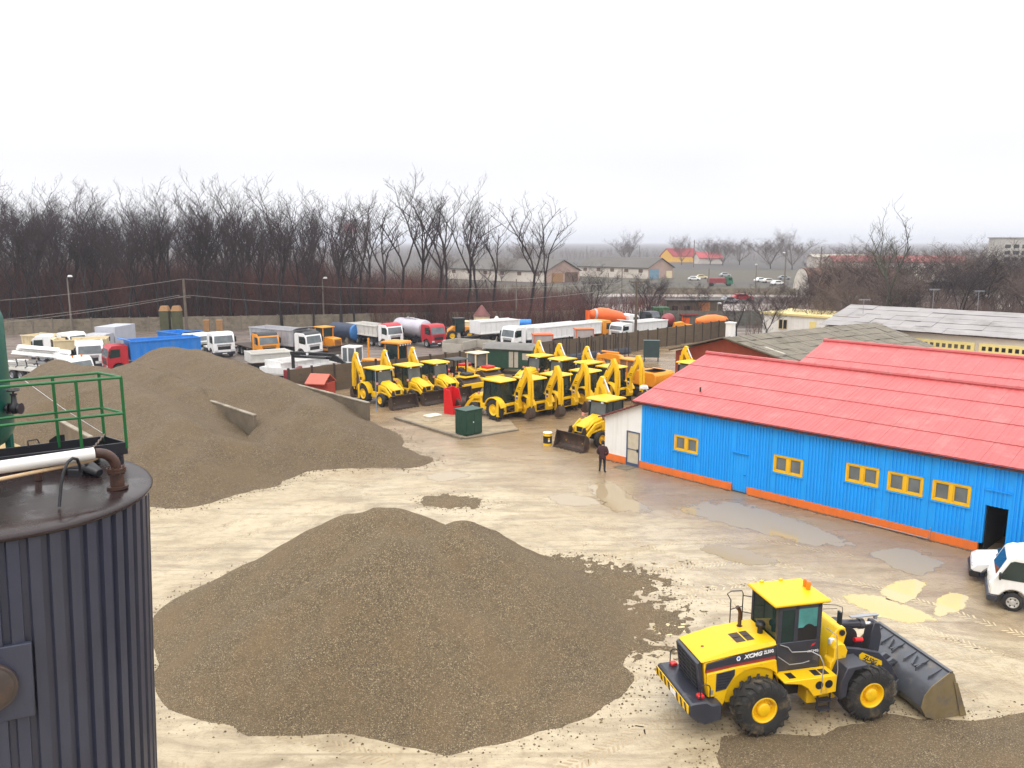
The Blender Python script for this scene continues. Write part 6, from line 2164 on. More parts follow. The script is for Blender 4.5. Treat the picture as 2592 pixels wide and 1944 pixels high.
# loader with black cab beside the red cone
p_ = fg(1160, 862)
lo = empty('compact_loader', (p_[0], p_[1] + 1.0, 0), R(200), 'yellow loader with a black glazed cab right of the silver tanker', 'loader')
for a in (-1.2, 1.2):
    for sy in (-1, 1):
        simple_wheel(lo, 0.68, 0.5, (a, 0.9 * sy, 0.68), 0.36, YEL2, 10)
v = MB()
v.prism([(-2.4, 0.9), (-2.4, 1.6), (-0.6, 1.8), (-0.6, 0.9)], -0.7, 0.7)
v.prism([(0.2, 0.8), (0.4, 1.8), (0.8, 1.9), (2.3, 0.8), (2.1, 0.5)], -0.5, 0.5)
v.obj('body', ORY, lo, bevel=0.04)
v = MB()
v.box(-0.6, 0.6, -0.7, 0.7, 1.0, 2.8)
v.obj('cab_glass', GLASS, lo)
v = MB()
for px in (-0.6, 0.6):
    for sy in (-1, 1):
        v.box(px - 0.05, px + 0.05, 0.7 * sy - 0.05, 0.7 * sy + 0.05, 1.0, 2.85)
v.box(-0.75, 0.75, -0.8, 0.8, 2.85, 2.95)
v.obj('cab_frame', BLK, lo)
v = MB()
shell(v, [(3.2, 0.1), (2.6, 0.1), (2.4, 0.5), (2.7, 1.1)], -1.1, 1.1, 0.05)
v.obj('bucket', ORY, lo)
# grader-like machine whose amber cab shows over the wall
p_ = g(994, 900, 2.3)
gd = empty('motor_grader', (p_.x, p_.y + 2.5, 0), R(-30), 'amber machine with a flat lamp-studded cab roof peeping over the slab wall behind the backhoes', 'grader')
v = MB()
v.box(-0.85, 0.85, -0.75, 0.75, 0.9, 1.5)
for px in (-0.8, 0.8):
    for sy in (-1, 1):
        v.box(px - 0.06, px + 0.06, 0.7 * sy - 0.06, 0.7 * sy + 0.06, 1.5, 3.2)
v.box(-4.0, -0.85, -0.6, 0.6, 0.9, 1.4)
v.box(0.85, 4.2, -0.15, 0.15, 1.3, 1.6)
v.obj('body', ORY, gd, bevel=0.03)
v = MB()
v.box(-0.78, 0.78, -0.68, 0.68, 1.5, 3.1)
v.obj('cab_glass', GLASS, gd)
v = MB()
v.prism([(-1.15, 3.2), (-1.05, 3.42), (1.05, 3.42), (1.15, 3.2)], -1.05, 1.05)
v.obj('cab_roof', ORY, gd, bevel=0.04)
for k in range(5):
    v = MB()
    v.box(1.08, 1.16, -0.8 + k * 0.4 - 0.08, -0.8 + k * 0.4 + 0.08, 3.05, 3.19)
    v.obj('work_lamp', LENS, gd)
for a in (-3.2, -1.8, 3.8):
    for sy in (-1, 1):
        simple_wheel(gd, 0.62, 0.4, (a, 0.95 * sy, 0.62), 0.34, ORY, 10)

# white light truck and white car at the right edge
lt = empty('light_truck', (19.58, 27.06, 0), R(152), 'white light truck with a steel front wheel leaving the picture at the right edge', 'light truck')
v = MB()
v.prism([(-2.4, 0.45), (-2.4, 1.05), (0.25, 1.05), (0.30, 1.95), (0.50, 2.06), (1.60, 2.04), (1.82, 1.94), (2.14, 1.26), (2.26, 1.08), (2.30, 0.50)] + arc(1.55, 0.36, 0.44, 20, 160, 8) + [(0.9, 0.42), (-0.9, 0.42)] + arc(-1.35, 0.36, 0.44, 20, 160, 8), -0.85, 0.85)
bd = v.obj('body', WHT, lt, bevel=0.05)
for sy in (-1, 1):
    ya = 0.855 * sy
    v = MB()
    v.prism([(0.62, 1.16), (2.0, 1.16), (2.03, 1.24), (1.74, 1.82), (1.62, 1.88), (0.66, 1.86), (0.60, 1.8)], ya - 0.008, ya + 0.008)
    v.obj('side_window', GLASS, bd)
    v = MB()
    v.box(0.55, 0.75, ya - 0.02, ya + 0.02, 0.92, 0.98)
    v.obj('door_handle', BLK, bd)
    v = MB()
    v.box(2.2, 2.32, 0.62 * sy - 0.16, 0.62 * sy + 0.16, 0.74, 0.96)
    v.obj('headlight', LENS, bd, bevel=0.03)
    v = MB()
    v.box(1.98, 2.06, 0.98 * sy - 0.10, 0.98 * sy + 0.10, 1.18, 1.44)
    v.obj('mirror', BLK, bd, bevel=0.03)
    v = MB()
    v.box(0.36, 0.372, ya - 0.006, ya + 0.006, 0.55, 1.9)
    v.obj('door_seam', mat('seam_grey', (0.3, 0.3, 0.3), 0.6) if 'seam_grey' not in bpy.data.materials else bpy.data.materials['seam_grey'], bd)
v = MB()
v.add([(2.142, -0.72, 1.28), (2.142, 0.72, 1.28), (1.86, 0.68, 1.88), (1.86, -0.68, 1.88)], [(0, 1, 2, 3)])
v.obj('windshield', GLASS, bd)
v = MB()
v.prism([(2.02, 0.28), (2.0, 0.52), (2.34, 0.55), (2.38, 0.48), (2.36, 0.28)], -0.88, 0.88)
v.obj('bumper', SLATE, lt, bevel=0.04)
WHR = mat('steel_wheel_paint', (0.55, 0.53, 0.50), 0.45, m=0.3, var=0.2, dirt=(0.25, 0.2, 0.15), ds=6)
for a in (1.55, -1.35):
    for sy in (-1, 1):
        w_ = simple_wheel(lt, 0.34, 0.2, (a, 0.74 * sy, 0.34), 0.2, WHR, 0, n=24, dish=0.02)
        v = MB()
        for k in range(6):
            t = k * math.pi / 3
            v.cyl((0.135 * math.cos(t), 0.085 * sy, 0.135 * math.sin(t)), (0.135 * math.cos(t), 0.083 * sy + 0.012 * sy, 0.135 * math.sin(t)), 0.025, n=8)
        v.obj('wheel_hole', HOLE, w_)
v = MB()
v.box(-2.5, 0.2, -0.9, 0.9, 1.055, 1.12)
v.obj('flat_bed', STEEL, lt)
cr_ = empty('parked_car', (19.94, 29.33, 0), R(152), 'white hatchback with a dark bumper parked between the light truck and the dark doorway', 'car')
v = MB()
v.prism([(-1.9, 0.35), (-1.95, 0.8), (-1.7, 1.30), (-1.2, 1.45), (0.1, 1.48), (0.45, 1.40), (1.15, 0.98), (1.95, 0.82), (2.08, 0.62), (2.05, 0.42)] + arc(1.3, 0.3, 0.37, 15, 165, 7) + arc(-1.2, 0.3, 0.37, 15, 165, 7), -0.80, 0.80)
cbd = v.obj('body', WHT, cr_, bevel=0.09)
for sy in (-1, 1):
    v = MB()
    v.prism([(-1.35, 0.95), (0.9, 0.95), (0.38, 1.32), (-1.2, 1.36)], 0.803 * sy - 0.004, 0.803 * sy + 0.004)
    v.obj('side_window', GLASS, cbd)
    v = MB()
    v.box(1.9, 2.05, 0.6 * sy - 0.14, 0.6 * sy + 0.14, 0.6, 0.74)
    v.obj('headlight', LENS, cbd, bevel=0.03)
v = MB()
v.add([(0.52, -0.68, 1.385), (0.52, 0.68, 1.385), (1.16, 0.72, 1.0), (1.16, -0.72, 1.0)], [(0, 1, 2, 3)])
v.obj('windshield', GLASS, cbd)
v = MB()
v.prism([(1.75, 0.22), (1.75, 0.50), (2.10, 0.52), (2.14, 0.40), (2.1, 0.22)], -0.78, 0.78)
v.obj('bumper', BLK, cr_, bevel=0.04)
for a in (1.3, -1.2):
    for sy in (-1, 1):
        simple_wheel(cr_, 0.30, 0.19, (a, 0.70 * sy, 0.30), 0.19, STEEL, 0, n=20, dish=0.02)
# ------------------------------------------------------------------ black bitumen tank in the left foreground
TX, TY, TZ, TR = -7.70, 11.5, 9.40, 2.15
LEAN = R(2.6)
def lidz(x): return TZ - (x - TX) * math.tan(LEAN)
tk = empty('storage_tank', (TX - math.sin(LEAN) * TZ, TY, 0.01), 0, 'tall round tank in dark ribbed sheet with wet black lid, left foreground', 'tank')
tk.rotation_euler.y = LEAN
CLAD = mat('dark_blue_cladding', (0.034, 0.039, 0.066), 0.42, var=0.2, vs=1.2, dirt=(0.010, 0.010, 0.012), ds=6.5, dl=0.64, dr=0.65, bump=0.06, bs=6, streak=((0.075, 0.075, 0.095), 0.35))
b = MB()
NP = 54
ring = []
def trad(z): return TR - 0.015 * max(0, min(1, (TZ - z) / 3.2))
for k in range(NP):
    t0 = 2 * math.pi * k / NP
    for f, dr_ in ((0.0, 0.0), (0.55, 0.0), (0.62, -0.06), (0.93, -0.06)):
        ring.append((t0 + f * 2 * math.pi / NP, dr_))
zs = [0, 4.0, TZ - 3.2, TZ - 1.6, TZ - 0.09]
n = len(ring)
for z in zs:
    for t, dr_ in ring:
        rr_ = trad(z) - 0.01 + dr_
        b.v.append((rr_ * math.cos(t), rr_ * math.sin(t), z))
for k in range(len(zs) - 1):
    for i in range(n):
        j = (i + 1) % n
        b.f.append([k * n + i, k * n + j, (k + 1) * n + j, (k + 1) * n + i])
        b.mi.append(0)
b.obj('cladding', CLAD, tk, ang=20)
LID = mat('wet_black_lid', (0.020, 0.011, 0.011), 0.34, var=0.35, vs=0.7, dirt=(0.030, 0.020, 0.020), ds=0.8, dl=0.46, dr=0.07, bump=0.03, bs=3, spec=0.3)
b = MB()
prof = [(0.001, TZ + 0.06)] + [(TR * q / 12, TZ + 0.06 - 0.05 * (q / 12) ** 2) for q in range(1, 12)] + [(TR - 0.02, TZ - 0.005), (TR + 0.03, TZ - 0.025), (TR + 0.045, TZ - 0.055), (TR + 0.03, TZ - 0.085), (TR - 0.06, TZ - 0.095)]
b.lathe(prof, n=96, cap=False)
b.obj('lid', LID, tk, ang=60)
# man-hole with its square frame
ma = math.atan2(-11.5, 7.55) - R(4.5)
ux, uy = math.cos(ma), math.sin(ma)
b = MB()
b.M = Matrix.Rotation(ma, 4, 'Z') @ Matrix.Translation((trad(7.37) - 0.015, 0, 7.37))
b.box(-0.06, 0.02, -0.50, 0.50, -0.52, 0.52)
pl_ = b.obj('hatch_frame', CLAD, tk, bevel=0.01)
b = MB()
b.M = Matrix.Rotation(ma, 4, 'Z') @ Matrix.Translation((trad(7.37) - 0.015, 0, 7.37))
b.cyl((0.015, 0, 0), (0.09, 0, 0), 0.335, n=40)
b.cyl((0.09, 0, 0), (0.11, 0, 0), 0.30, 0.27, n=40)
b.obj('hatch', mat('rusty_hatch', (0.055, 0.040, 0.036), 0.5, var=0.35, vs=5, dirt=(0.10, 0.05, 0.03), ds=5, dl=0.55), tk, bevel=0.008)
# pipes
def loc(p): return Vector(p) - Vector((TX, TY, 0))
e0 = Vector((-6.10, 11.92, 0))
PZ = 9.93
pl0, pl1 = g(0, 1183, PZ), g(238, 1148, PZ)
dpl = (pl1 - pl0).normalized()
pip = empty('white_pipe', (pl1.x, pl1.y, PZ), 0, 'white lagged pipe ending in a rusty flanged elbow that drops into the black tank lid', 'pipe')
def lp(p): return Vector(p) - Vector((pl1.x, pl1.y, PZ))
b = MB()
b.tube([lp(pl0 - dpl * 2.2), lp(pl1)], 0.092, 18)
b.obj('pipe', mat('white_lagging', (0.74, 0.72, 0.68), 0.5, var=0.06, dirt=(0.32, 0.20, 0.10), ds=3, dl=0.62), pip)
b = MB()
pts = []
for k in range(8):
    t = math.pi / 2 * k / 7
    c = pl1 + dpl * 0.02
    pts.append(lp(c + dpl * (0.26 * math.sin(t)) + Vector((0, 0, -0.26 * (1 - math.cos(t))))))
b.tube(pts, 0.075, 14)
ee = pl1 + dpl * 0.28 + Vector((0, 0, -0.26))
b.cyl(lp(ee), lp(ee + Vector((0, 0, -0.03))), 0.135, n=20)
b.cyl(lp(ee + Vector((0, 0, -0.035))), lp(ee + Vector((0, 0, -0.07))), 0.135, n=20)
for k in range(8):
    t = k * math.pi / 4
    o_ = Vector((0.108 * math.cos(t), 0.108 * math.sin(t), 0))
    b.cyl(lp(ee + o_ + Vector((0, 0, 0.025))), lp(ee + o_ + Vector((0, 0, -0.10))), 0.016, n=6)
b.cyl(lp(ee + Vector((0, 0, -0.07))), lp(Vector((ee.x, ee.y, lidz(ee.x) - 0.02))), 0.10, n=16)
b.cyl(lp(Vector((ee.x, ee.y, lidz(ee.x) + 0.03))), lp(Vector((ee.x, ee.y, lidz(ee.x) + 0.07))), 0.15, n=16)
b.obj('elbow', RUSTP, pip)
q0, q1 = g(0, 1213, 9.80), g(232, 1166, 9.80)
dq = (q1 - q0).normalized()
tp = MB()
tp.tube([q0 - dq * 2, q1, q1 + dq * 0.05 + Vector((0.01, 0.03, 0.02)), q1 + Vector((0.02, 0.12, 0.05))], 0.028, 8)
o = tp.obj('tracer_pipe', mat('tan_pipe', (0.60, 0.42, 0.24), 0.5, var=0.2, vs=6, dirt=(0.28, 0.13, 0.06), ds=6, dl=0.55))
tag(o, 'thin tan heating pipe running just below the white lagged pipe', 'pipe')
cb_ = MB()
c0 = g(150, 1283, TZ - 0.01)
Yc = c0.y
pts = [c0, at(152, 1258, Yc + 0.05), at(155, 1228, Yc + 0.1), at(161, 1195, Yc + 0.15), at(171, 1170, Yc + 0.22), at(184, 1160, Yc + 0.3), at(195, 1162, Yc + 0.4), at(201, 1176, Yc + 0.45), at(204, 1195, Yc + 0.5)]
cb_.tube(pts, 0.022, 8)
o = cb_.obj('hose', BLK)
tag(o, 'black rubber hose arching from the tank lid over the white pipe', 'hose')
wv = MB()
pv = g(205, 1207, TZ - 0.01)
wv.tube([pv + Vector((-0.3, 0.1, 0.12)), pv + Vector((0.05, 0.1, 0.14)), pv + Vector((0.3, 0.0, 0.06))], [0.09, 0.13, 0.07], 10)
wv.box(pv.x - 0.18, pv.x + 0.05, pv.y - 0.05, pv.y + 0.12, TZ - 0.06, TZ + 0.12)
wv.cyl(pv + Vector((0.1, 0, 0.1)), pv + Vector((0.1, 0, 0.3)), 0.03, n=8)
o = wv.obj('pump_motor', BLKM, bevel=0.01)
tag(o, 'small grimy pump on the tank lid beside the flanged elbow', 'pump')
st_ = MB()
sp0 = g(98, 1215, TZ + 0.04)
st_.cyl(sp0, sp0 + Vector((0, 0, 0.22)), 0.05, n=10)
st_.cyl(sp0 + Vector((0, 0, 0.2)), sp0 + Vector((0, 0, 0.23)), 0.085, n=10)
o = st_.obj('pipe_stub', RUSTP)
tag(o, 'short capped rusty pipe stub on the tank lid below the white pipe', 'pipe')

# walkway with green railing behind the tank
ZW = 9.72
P1, P2 = g(320, 1119, ZW), g(264, 1103, ZW)
L1, L2 = g(0, 1157, ZW), g(0, 1141, ZW)
wd = (P1 - L1).normalized()
wl = empty('walkway', (P1.x, P1.y, 0), 0, 'narrow black steel walkway with a bright green tubular railing behind the tank lid', 'walkway')
def lw(p, z=None):
    q = Vector(p) - Vector((P1.x, P1.y, 0))
    if z is not None: q.z = z
    return q
far_end1, far_end2 = L1 - wd * 2.2, L2 - wd * 2.2
b = MB()
for a, c in ((P1, far_end1), (P2, far_end2), (P1, P2)):
    d = (c - a).normalized()
    nn = Vector((-d.y, d.x, 0)) * 0.015
    b.add([lw(a - nn, ZW - 0.20), lw(c - nn, ZW - 0.20), lw(c + nn, ZW - 0.20), lw(a + nn, ZW - 0.20), lw(a - nn, ZW), lw(c - nn, ZW), lw(c + nn, ZW), lw(a + nn, ZW)],
          [(0, 3, 2, 1), (4, 5, 6, 7), (0, 1, 5, 4), (1, 2, 6, 5), (2, 3, 7, 6), (3, 0, 4, 7)])
b.add([lw(P1, ZW - 0.17), lw(far_end1, ZW - 0.17), lw(far_end2, ZW - 0.17), lw(P2, ZW - 0.17), lw(P1, ZW - 0.15), lw(far_end1, ZW - 0.15), lw(far_end2, ZW - 0.15), lw(P2, ZW - 0.15)],
      [(0, 3, 2, 1), (4, 5, 6, 7), (0, 1, 5, 4), (1, 2, 6, 5), (2, 3, 7, 6), (3, 0, 4, 7)])
b.obj('tray', BLKM, wl, bevel=0.004)
b = MB()
pb1, pb2 = P1 * 0.5 + far_end1 * 0.5, P2
for p in (P1 * 0.93 + L1 * 0.07, P2 * 0.9 + L2 * 0.1, L1 * 0.75 + P1 * 0.25, far_end2):
    b.cyl(lw(p, 0), lw(p, ZW - 0.201), 0.07, n=8)
b.obj('support_leg', BLKM, wl)
RT, RM = ZW + 1.09, ZW + 0.49
def seg(a, c, z, r_=0.024):
    v = MB()
    v.tube([lw(a, z), lw(c, z)], r_, 8)
    v.obj('rail', GRNR, wl)
for z in (RT, RM):
    seg(P1, far_end1, z)
    seg(P2, far_end2, z)
    seg(P1, P2, z)
def inter(A, B, px):
    for k in range(400):
        p = A + (B - A) * k / 400
        q = Vector((p.x, p.y, ZW))
        dy, dz = q.y, q.z - CAM_H
        zc = dy * _c - dz * _s
        if 1296 + FPX * q.x / zc <= px:
            return p
    return B
for p in (P1, P2, inter(P1, far_end1, 208), inter(P2, far_end2, 149), far_end1 * 0.6 + L1 * 0.4, far_end2 * 0.6 + L2 * 0.4):
    v = MB()
    v.cyl(lw(p, ZW - 0.1), lw(p, RT), 0.026, n=8)
    v.obj('railing_post', GRNR, wl)
v = MB()
h0 = g(72, 1133, ZW + 0.02)
v.tube([lw(h0), lw(h0 + Vector((0, 0, 0.11))), lw(h0 + wd * 0.13 + Vector((0, 0, 0.12))), lw(h0 + wd * 0.16 + Vector((0, 0, 0.05)))], 0.012, 5)
v.obj('lifting_lug', BLKM, wl)
v = MB()
m0 = inter(P2, far_end2, 165) + Vector((0, 0, 0))
m1 = inter(P2, far_end2, 125)
v.add([lw(m0, ZW), lw(m1, ZW), lw(m1, ZW + 0.04), lw(m1 * 0.6 + m0 * 0.4, ZW + 0.10), lw(m0, ZW + 0.11)], [(0, 1, 2, 3, 4)])
v.obj('plate', BLKM, wl)
ch_ = MB()
ca, cc = P2 + Vector((0, 0, 0.02)), g(233, 1137, ZW - 0.02)
for k in range(16):
    q = ca + (cc - ca) * (k / 16) + Vector((0, 0, 0.02 * math.sin(k * 1.9)))
    q2 = ca + (cc - ca) * ((k + 1.15) / 16) + Vector((0, 0, 0.02 * math.sin(k * 1.9 + 1.9)))
    ch_.tube([q, (q + q2) / 2 + Vector((0.012, 0, 0.008)), q2], 0.012, 5)
o = ch_.obj('chain', mat('rusty_chain', (0.20, 0.15, 0.12), 0.6, var=0.4, vs=10))
tag(o, 'short rusty chain tied to the inner corner post of the green railing', 'chain')
gw = MB()
gw.tube([P2 + Vector((0, 0, 0.03)), at(160, 1034, P2.y - 0.2), at(58, 960, P2.y - 0.4)], 0.0045, 4)
o = gw.obj('guy_wire', INKW)
tag(o, 'thin pale wire slanting from the railing corner up to the left', 'wire')

# vertical green vessel at the left edge
gt = empty('pressure_vessel', (-9.20, 13.6, 0), 0, 'upright teal green vessel with rounded ends and a black valve, cut by the left edge', 'vessel')
b = MB()
b.lathe([(0.001, 9.42), (0.25, 9.46), (0.46, 9.60), (0.55, 9.80), (0.55, 11.73), (0.50, 11.90), (0.34, 12.04), (0.001, 12.10)], n=40)
b.obj('shell', GRNT, gt, ang=50)
b = MB()
for k in range(3):
    t = k * 2.09 + 0.4
    b.cyl((0.45 * math.cos(t), 0.45 * math.sin(t), 0), (0.45 * math.cos(t), 0.45 * math.sin(t), 9.7), 0.07, n=8)
b.obj('leg', GRNT, gt)
b = MB()
z0 = 10.20
b.cyl((0.54, -0.05, z0), (0.72, -0.05, z0), 0.05, n=10)
b.cyl((0.60, -0.05, z0 - 0.005), (0.63, -0.05, z0 - 0.005), 0.095, n=14)
b.cyl((0.79, -0.05, z0 - 0.005), (0.82, -0.05, z0 - 0.005), 0.095, n=14)
b.lathe([(0.05, -0.09), (0.085, -0.03), (0.085, 0.05), (0.045, 0.10), (0.04, 0.22), (0.055, 0.23), (0.055, 0.26)], (0.71, -0.05, z0), n=14)
b.cyl((0.71, -0.05, z0 + 0.25), (0.71, -0.05, z0 + 0.33), 0.018, n=8)
b.lathe([(0.10, 0.30), (0.115, 0.315), (0.10, 0.33), (0.085, 0.315), (0.10, 0.30)], (0.71, -0.05, z0), n=20, cap=False)
for k in range(3):
    t = k * 1.047
    b.tube([(0.71 - 0.1 * math.cos(t), -0.05 - 0.1 * math.sin(t), z0 + 0.315), (0.71 + 0.1 * math.cos(t), -0.05 + 0.1 * math.sin(t), z0 + 0.315)], 0.012, 5)
b.obj('valve', BLKM, gt)

# ------------------------------------------------------------------ small things in the yard
def T(o, label, cat, group=None): return tag(o, label, cat, group)
p_ = g(1180, 1106)
gc = empty('steel_cabinet', (p_.x, p_.y, 0), ANG_N, 'dark green ribbed steel cabinet with a flat lid standing on the gravel pad', 'cabinet')
b = MB()
b.box(0, 1.45, 0, 1.15, 0.06, 1.72)
for k in range(5):
    b.box(-0.025, 0, 0.08 + k * 0.22, 0.18 + k * 0.22, 0.1, 1.66)
b.obj('body', GRN, gc, bevel=0.015)
b = MB()
b.box(-0.06, 1.51, -0.06, 1.21, 1.725, 1.80)
b.obj('lid', GRN, gc, bevel=0.015)
b = MB()
b.box(0.03, 0.71, -0.03, -0.002, 0.12, 1.68)
b.box(0.74, 1.42, -0.03, -0.002, 0.12, 1.68)
d_ = b.obj('door', GRN, gc, bevel=0.008)
b = MB()
b.box(0.60, 0.68, -0.05, -0.031, 0.9, 0.97)
b.obj('handle', INKW, d_)
p_ = g(1150, 1046)
rb = empty('steel_bin', (p_.x, p_.y, 0), ANG_N + R(12), 'bright red upright steel bin with an open slanted front beside the green cabinet', 'bin')
b = MB()
b.box(-0.55, 0.55, 0.50, 0.56, 0, 2.0)
b.prism([(0, 0), (0, 0)], 0, 0) if False else None
for x in (-0.58, 0.52):
    b.add([(x, -0.35, 0), (x, 0.56, 0), (x, 0.56, 2.0), (x, -0.05, 1.85), (x, -0.35, 0.6), (x + 0.05, -0.35, 0), (x + 0.05, 0.56, 0), (x + 0.05, 0.56, 2.0), (x + 0.05, -0.05, 1.85), (x + 0.05, -0.35, 0.6)],
          [(0, 1, 2, 3, 4), (9, 8, 7, 6, 5), (0, 5, 6, 1), (1, 6, 7, 2), (2, 7, 8, 3), (3, 8, 9, 4), (4, 9, 5, 0)])
b.box(-0.53, 0.52, -0.35, -0.30, 0.0, 0.62)
b.box(-0.53, 0.52, -0.30, 0.50, 0.02, 0.08)
b.obj('body', REDB, rb, bevel=0.01)
b = MB()
b.box(-0.03, 0.03, 0.44, 0.50, 0.08, 1.95)
b.obj('rib', REDB, rb)
p_ = g(1095, 1064)
b = MB()
b.box(-0.55, 0.55, -0.35, 0.35, 0.0, 0.32)
b.slab([(-0.60, -0.40), (0.60, -0.40), (0.60, 0.40), (-0.60, 0.40)], 0.325, 0.42)
T(b.obj('concrete_block', mat('cream_block', (0.70, 0.62, 0.48), 0.75, var=0.1, dirt=(0.4, 0.3, 0.2), ds=2), loc=(p_.x, p_.y, 0), rz=ANG_N, bevel=0.02), 'low cream block with a lid on the gravel pad left of the green cabinet', 'block')
p_ = g(1386, 1126)
br = empty('oil_drum', (p_.x, p_.y, 0), 0.4, 'yellow and black drum with a white lid beside the rusty bucket', 'drum')
b = MB()
b.use(YEL)
b.lathe([(0.29, 0.0), (0.29, 0.14)], n=28)
b.use(BLK)
b.lathe([(0.288, 0.141), (0.288, 0.62)], n=28, cap=False)
b.use(YEL)
b.lathe([(0.29, 0.621), (0.30, 0.64), (0.29, 0.66), (0.29, 0.78), (0.305, 0.80), (0.29, 0.82)], n=28, cap=False)
b.obj('shell', YEL, br)
b = MB()
b.lathe([(0.001, 0.80), (0.27, 0.80), (0.30, 0.81), (0.30, 0.84), (0.27, 0.84), (0.26, 0.815), (0.001, 0.815)], n=28, cap=False)
b.obj('lid', INKW, br)
b = MB()
for k in range(6):
    t0, t1 = -1.9 + k * 0.07, -1.9 + (k + 1) * 0.07
    b.use(YEL if k >= 0 else INKW)
    b.add([(0.291 * math.cos(t0), 0.291 * math.sin(t0), 0.38), (0.291 * math.cos(t1), 0.291 * math.sin(t1), 0.38), (0.291 * math.cos(t1), 0.291 * math.sin(t1), 0.52), (0.291 * math.cos(t0), 0.291 * math.sin(t0), 0.52)], [(0, 1, 2, 3)])
    b.use(INKW)
    b.add([(0.291 * math.cos(t0), 0.291 * math.sin(t0), 0.26), (0.291 * math.cos(t1), 0.291 * math.sin(t1), 0.26), (0.291 * math.cos(t1), 0.291 * math.sin(t1), 0.379), (0.291 * math.cos(t0), 0.291 * math.sin(t0), 0.379)], [(0, 1, 2, 3)])
b.obj('paper_label', YEL, br)
kp = [g(1000, 1060), g(1170, 1112), g(1312, 1089)]
kb_ = MB()
for a, c in zip(kp, kp[1:]):
    d = (c - a).normalized()
    nn = Vector((-d.y, d.x, 0)) * 0.12
    up = Vector((0, 0, 0.16 if a is kp[0] else 0.10))
    a2 = a if a is kp[0] else a + d * 0.15
    kb_.add([a2 - nn, c - nn, c + nn, a2 + nn, a2 - nn + up, c - nn + up, c + nn + up, a2 + nn + up], [(0, 3, 2, 1), (4, 5, 6, 7), (0, 1, 5, 4), (1, 2, 6, 5), (2, 3, 7, 6), (3, 0, 4, 7)])
T(kb_.obj('kerb', CONC, bevel=0.02), 'worn concrete kerb forming a corner around the gravel pad', 'kerb')
pad = [g(1000, 1060), g(1170, 1112), g(1312, 1089), g(1290, 1062), g(1180, 1040), g(1060, 1042)]
sheet('gravel_pad', [(p.x, p.y) for p in pad], 0.012, PADG)
b = MB()
b.box(-1.0, 1.0, -0.7, 0.7, 0, 1.3)
o_ = at(808, 986, 67.0)
ks = empty('red_kiosk', (o_.x, 67.6, 0), R(-14), 'small red kiosk with an orange red pitched roof half behind the gravel heap', 'kiosk')
b.obj('wall', mat('kiosk_red', (0.42, 0.05, 0.03), 0.6, var=0.2), ks)
b = MB()
b.prism([(-1.12, 1.25), (0, 1.95), (1.12, 1.25), (1.12, 1.33), (0, 2.03), (-1.12, 1.33)], -0.9, 0.9)
b.v = [(y, x, z) for x, y, z in b.v]
b.obj('roof', mat('kiosk_roof', (0.52, 0.11, 0.065), 0.5, var=0.12), ks)
p_ = g(953, 1040)
b = MB()
b.cyl((0, 0, 0), (0, 0, 3.2), 0.035, n=8)
b.cyl((0, 0, 0), (0, 0, 0.06), 0.12, n=8)
T(b.obj('thin_post', mat('blue_grey_post', (0.20, 0.26, 0.36), 0.5), loc=p_), 'thin blue-grey steel post in front of the nearest right-facing backhoe', 'post')
# green wagon
p_ = g(1297, 948)
wg = empty('site_wagon', (p_.x, p_.y + 1.0, 0), R(-20), 'dark green site wagon with curved grey roof and pale door by the slab wall', 'wagon')
b = MB()
b.box(-2.4, 2.4, -1.15, 1.15, 0.6, 2.55)
b.obj('wall', GRN, wg, bevel=0.02)
b = MB()
n_ = 10
pr_ = [(-1.35 + 2.7 * k / n_, 2.5 + 0.52 * math.sin(math.pi * k / n_) ** 0.8) for k in range(n_ + 1)]
pr2 = [(x, z + 0.06) for x, z in pr_][::-1]
b.prism(pr_ + pr2, -2.6, 2.6)
b.v = [(y, x, z) for x, y, z in b.v]
b.obj('roof', mat('grey_wagon_roof', (0.16, 0.15, 0.135), 0.6, var=0.2), wg)
b = MB()
for x0, x1, z0, z1 in ((0.05, 0.5, 0.75, 2.3), (0.62, 1.02, 0.75, 2.3)):
    b.box(x0, x1, -1.18, -1.151, z0, z1)
b.obj('door', CONCL, wg)
b = MB()
b.box(1.45, 2.2, -1.18, -1.151, 1.55, 2.2)
b.box(2.401, 2.43, -0.5, 0.5, 1.5, 2.2)
b.obj('window', CONCL, wg)
for a in (-1.5, 1.5):
    for sy in (-1, 1):
        simple_wheel(wg, 0.38, 0.22, (a, 0.85 * sy, 0.38), 0.22, STEEL, 0, n=14)
# pipe rack along the wall
rk = empty('pipe_rack', (0, 0, 0), 0, 'dark rack of upright bars holding long steel pipes along the slab wall', 'rack')
base = Vector((3.2, 83.0, 0))
dw = (Vector((15.2, 97.4, 0)) - Vector((4.5, 88.0, 0))).normalized()
nw = Vector((dw.y, -dw.x, 0))
RKM = mat('dark_rack_steel', (0.03, 0.02, 0.02), 0.7, var=0.3)
for k in range(14):
    for off in (0, 1.1):
        q = base + dw * (k * 0.95 + random.uniform(-0.2, 0.2)) + nw * off
        v = MB()
        v.box(-0.04, 0.04, -0.04, 0.04, 0, 2.5 + random.uniform(-0.3, 0.7))
        v.obj('upright', RKM, rk, loc=q)
v = MB()
for k in range(16):
    z = 0.5 + 0.12 * (k % 6)
    o_ = nw * (0.15 + 0.8 * random.random())
    v.tube([base + o_ + Vector((0, 0, z)), base + dw * 6 + o_ + Vector((0, 0, z + 0.2 * random.random())), base + dw * 13 + o_ + Vector((0, 0, z))], 0.05, 5)
v.obj('stored_pipe', mat('stored_pipe_blue', (0.06, 0.07, 0.10), 0.5, var=0.3), rk)
p_ = g(1648, 915)
b = MB()
b.box(-0.85, 0.85, -0.45, 0.45, 0.5, 2.3)
b.box(-0.8, -0.7, -0.4, -0.3, 0, 0.5)
b.box(0.7, 0.8, -0.4, -0.3, 0, 0.5)
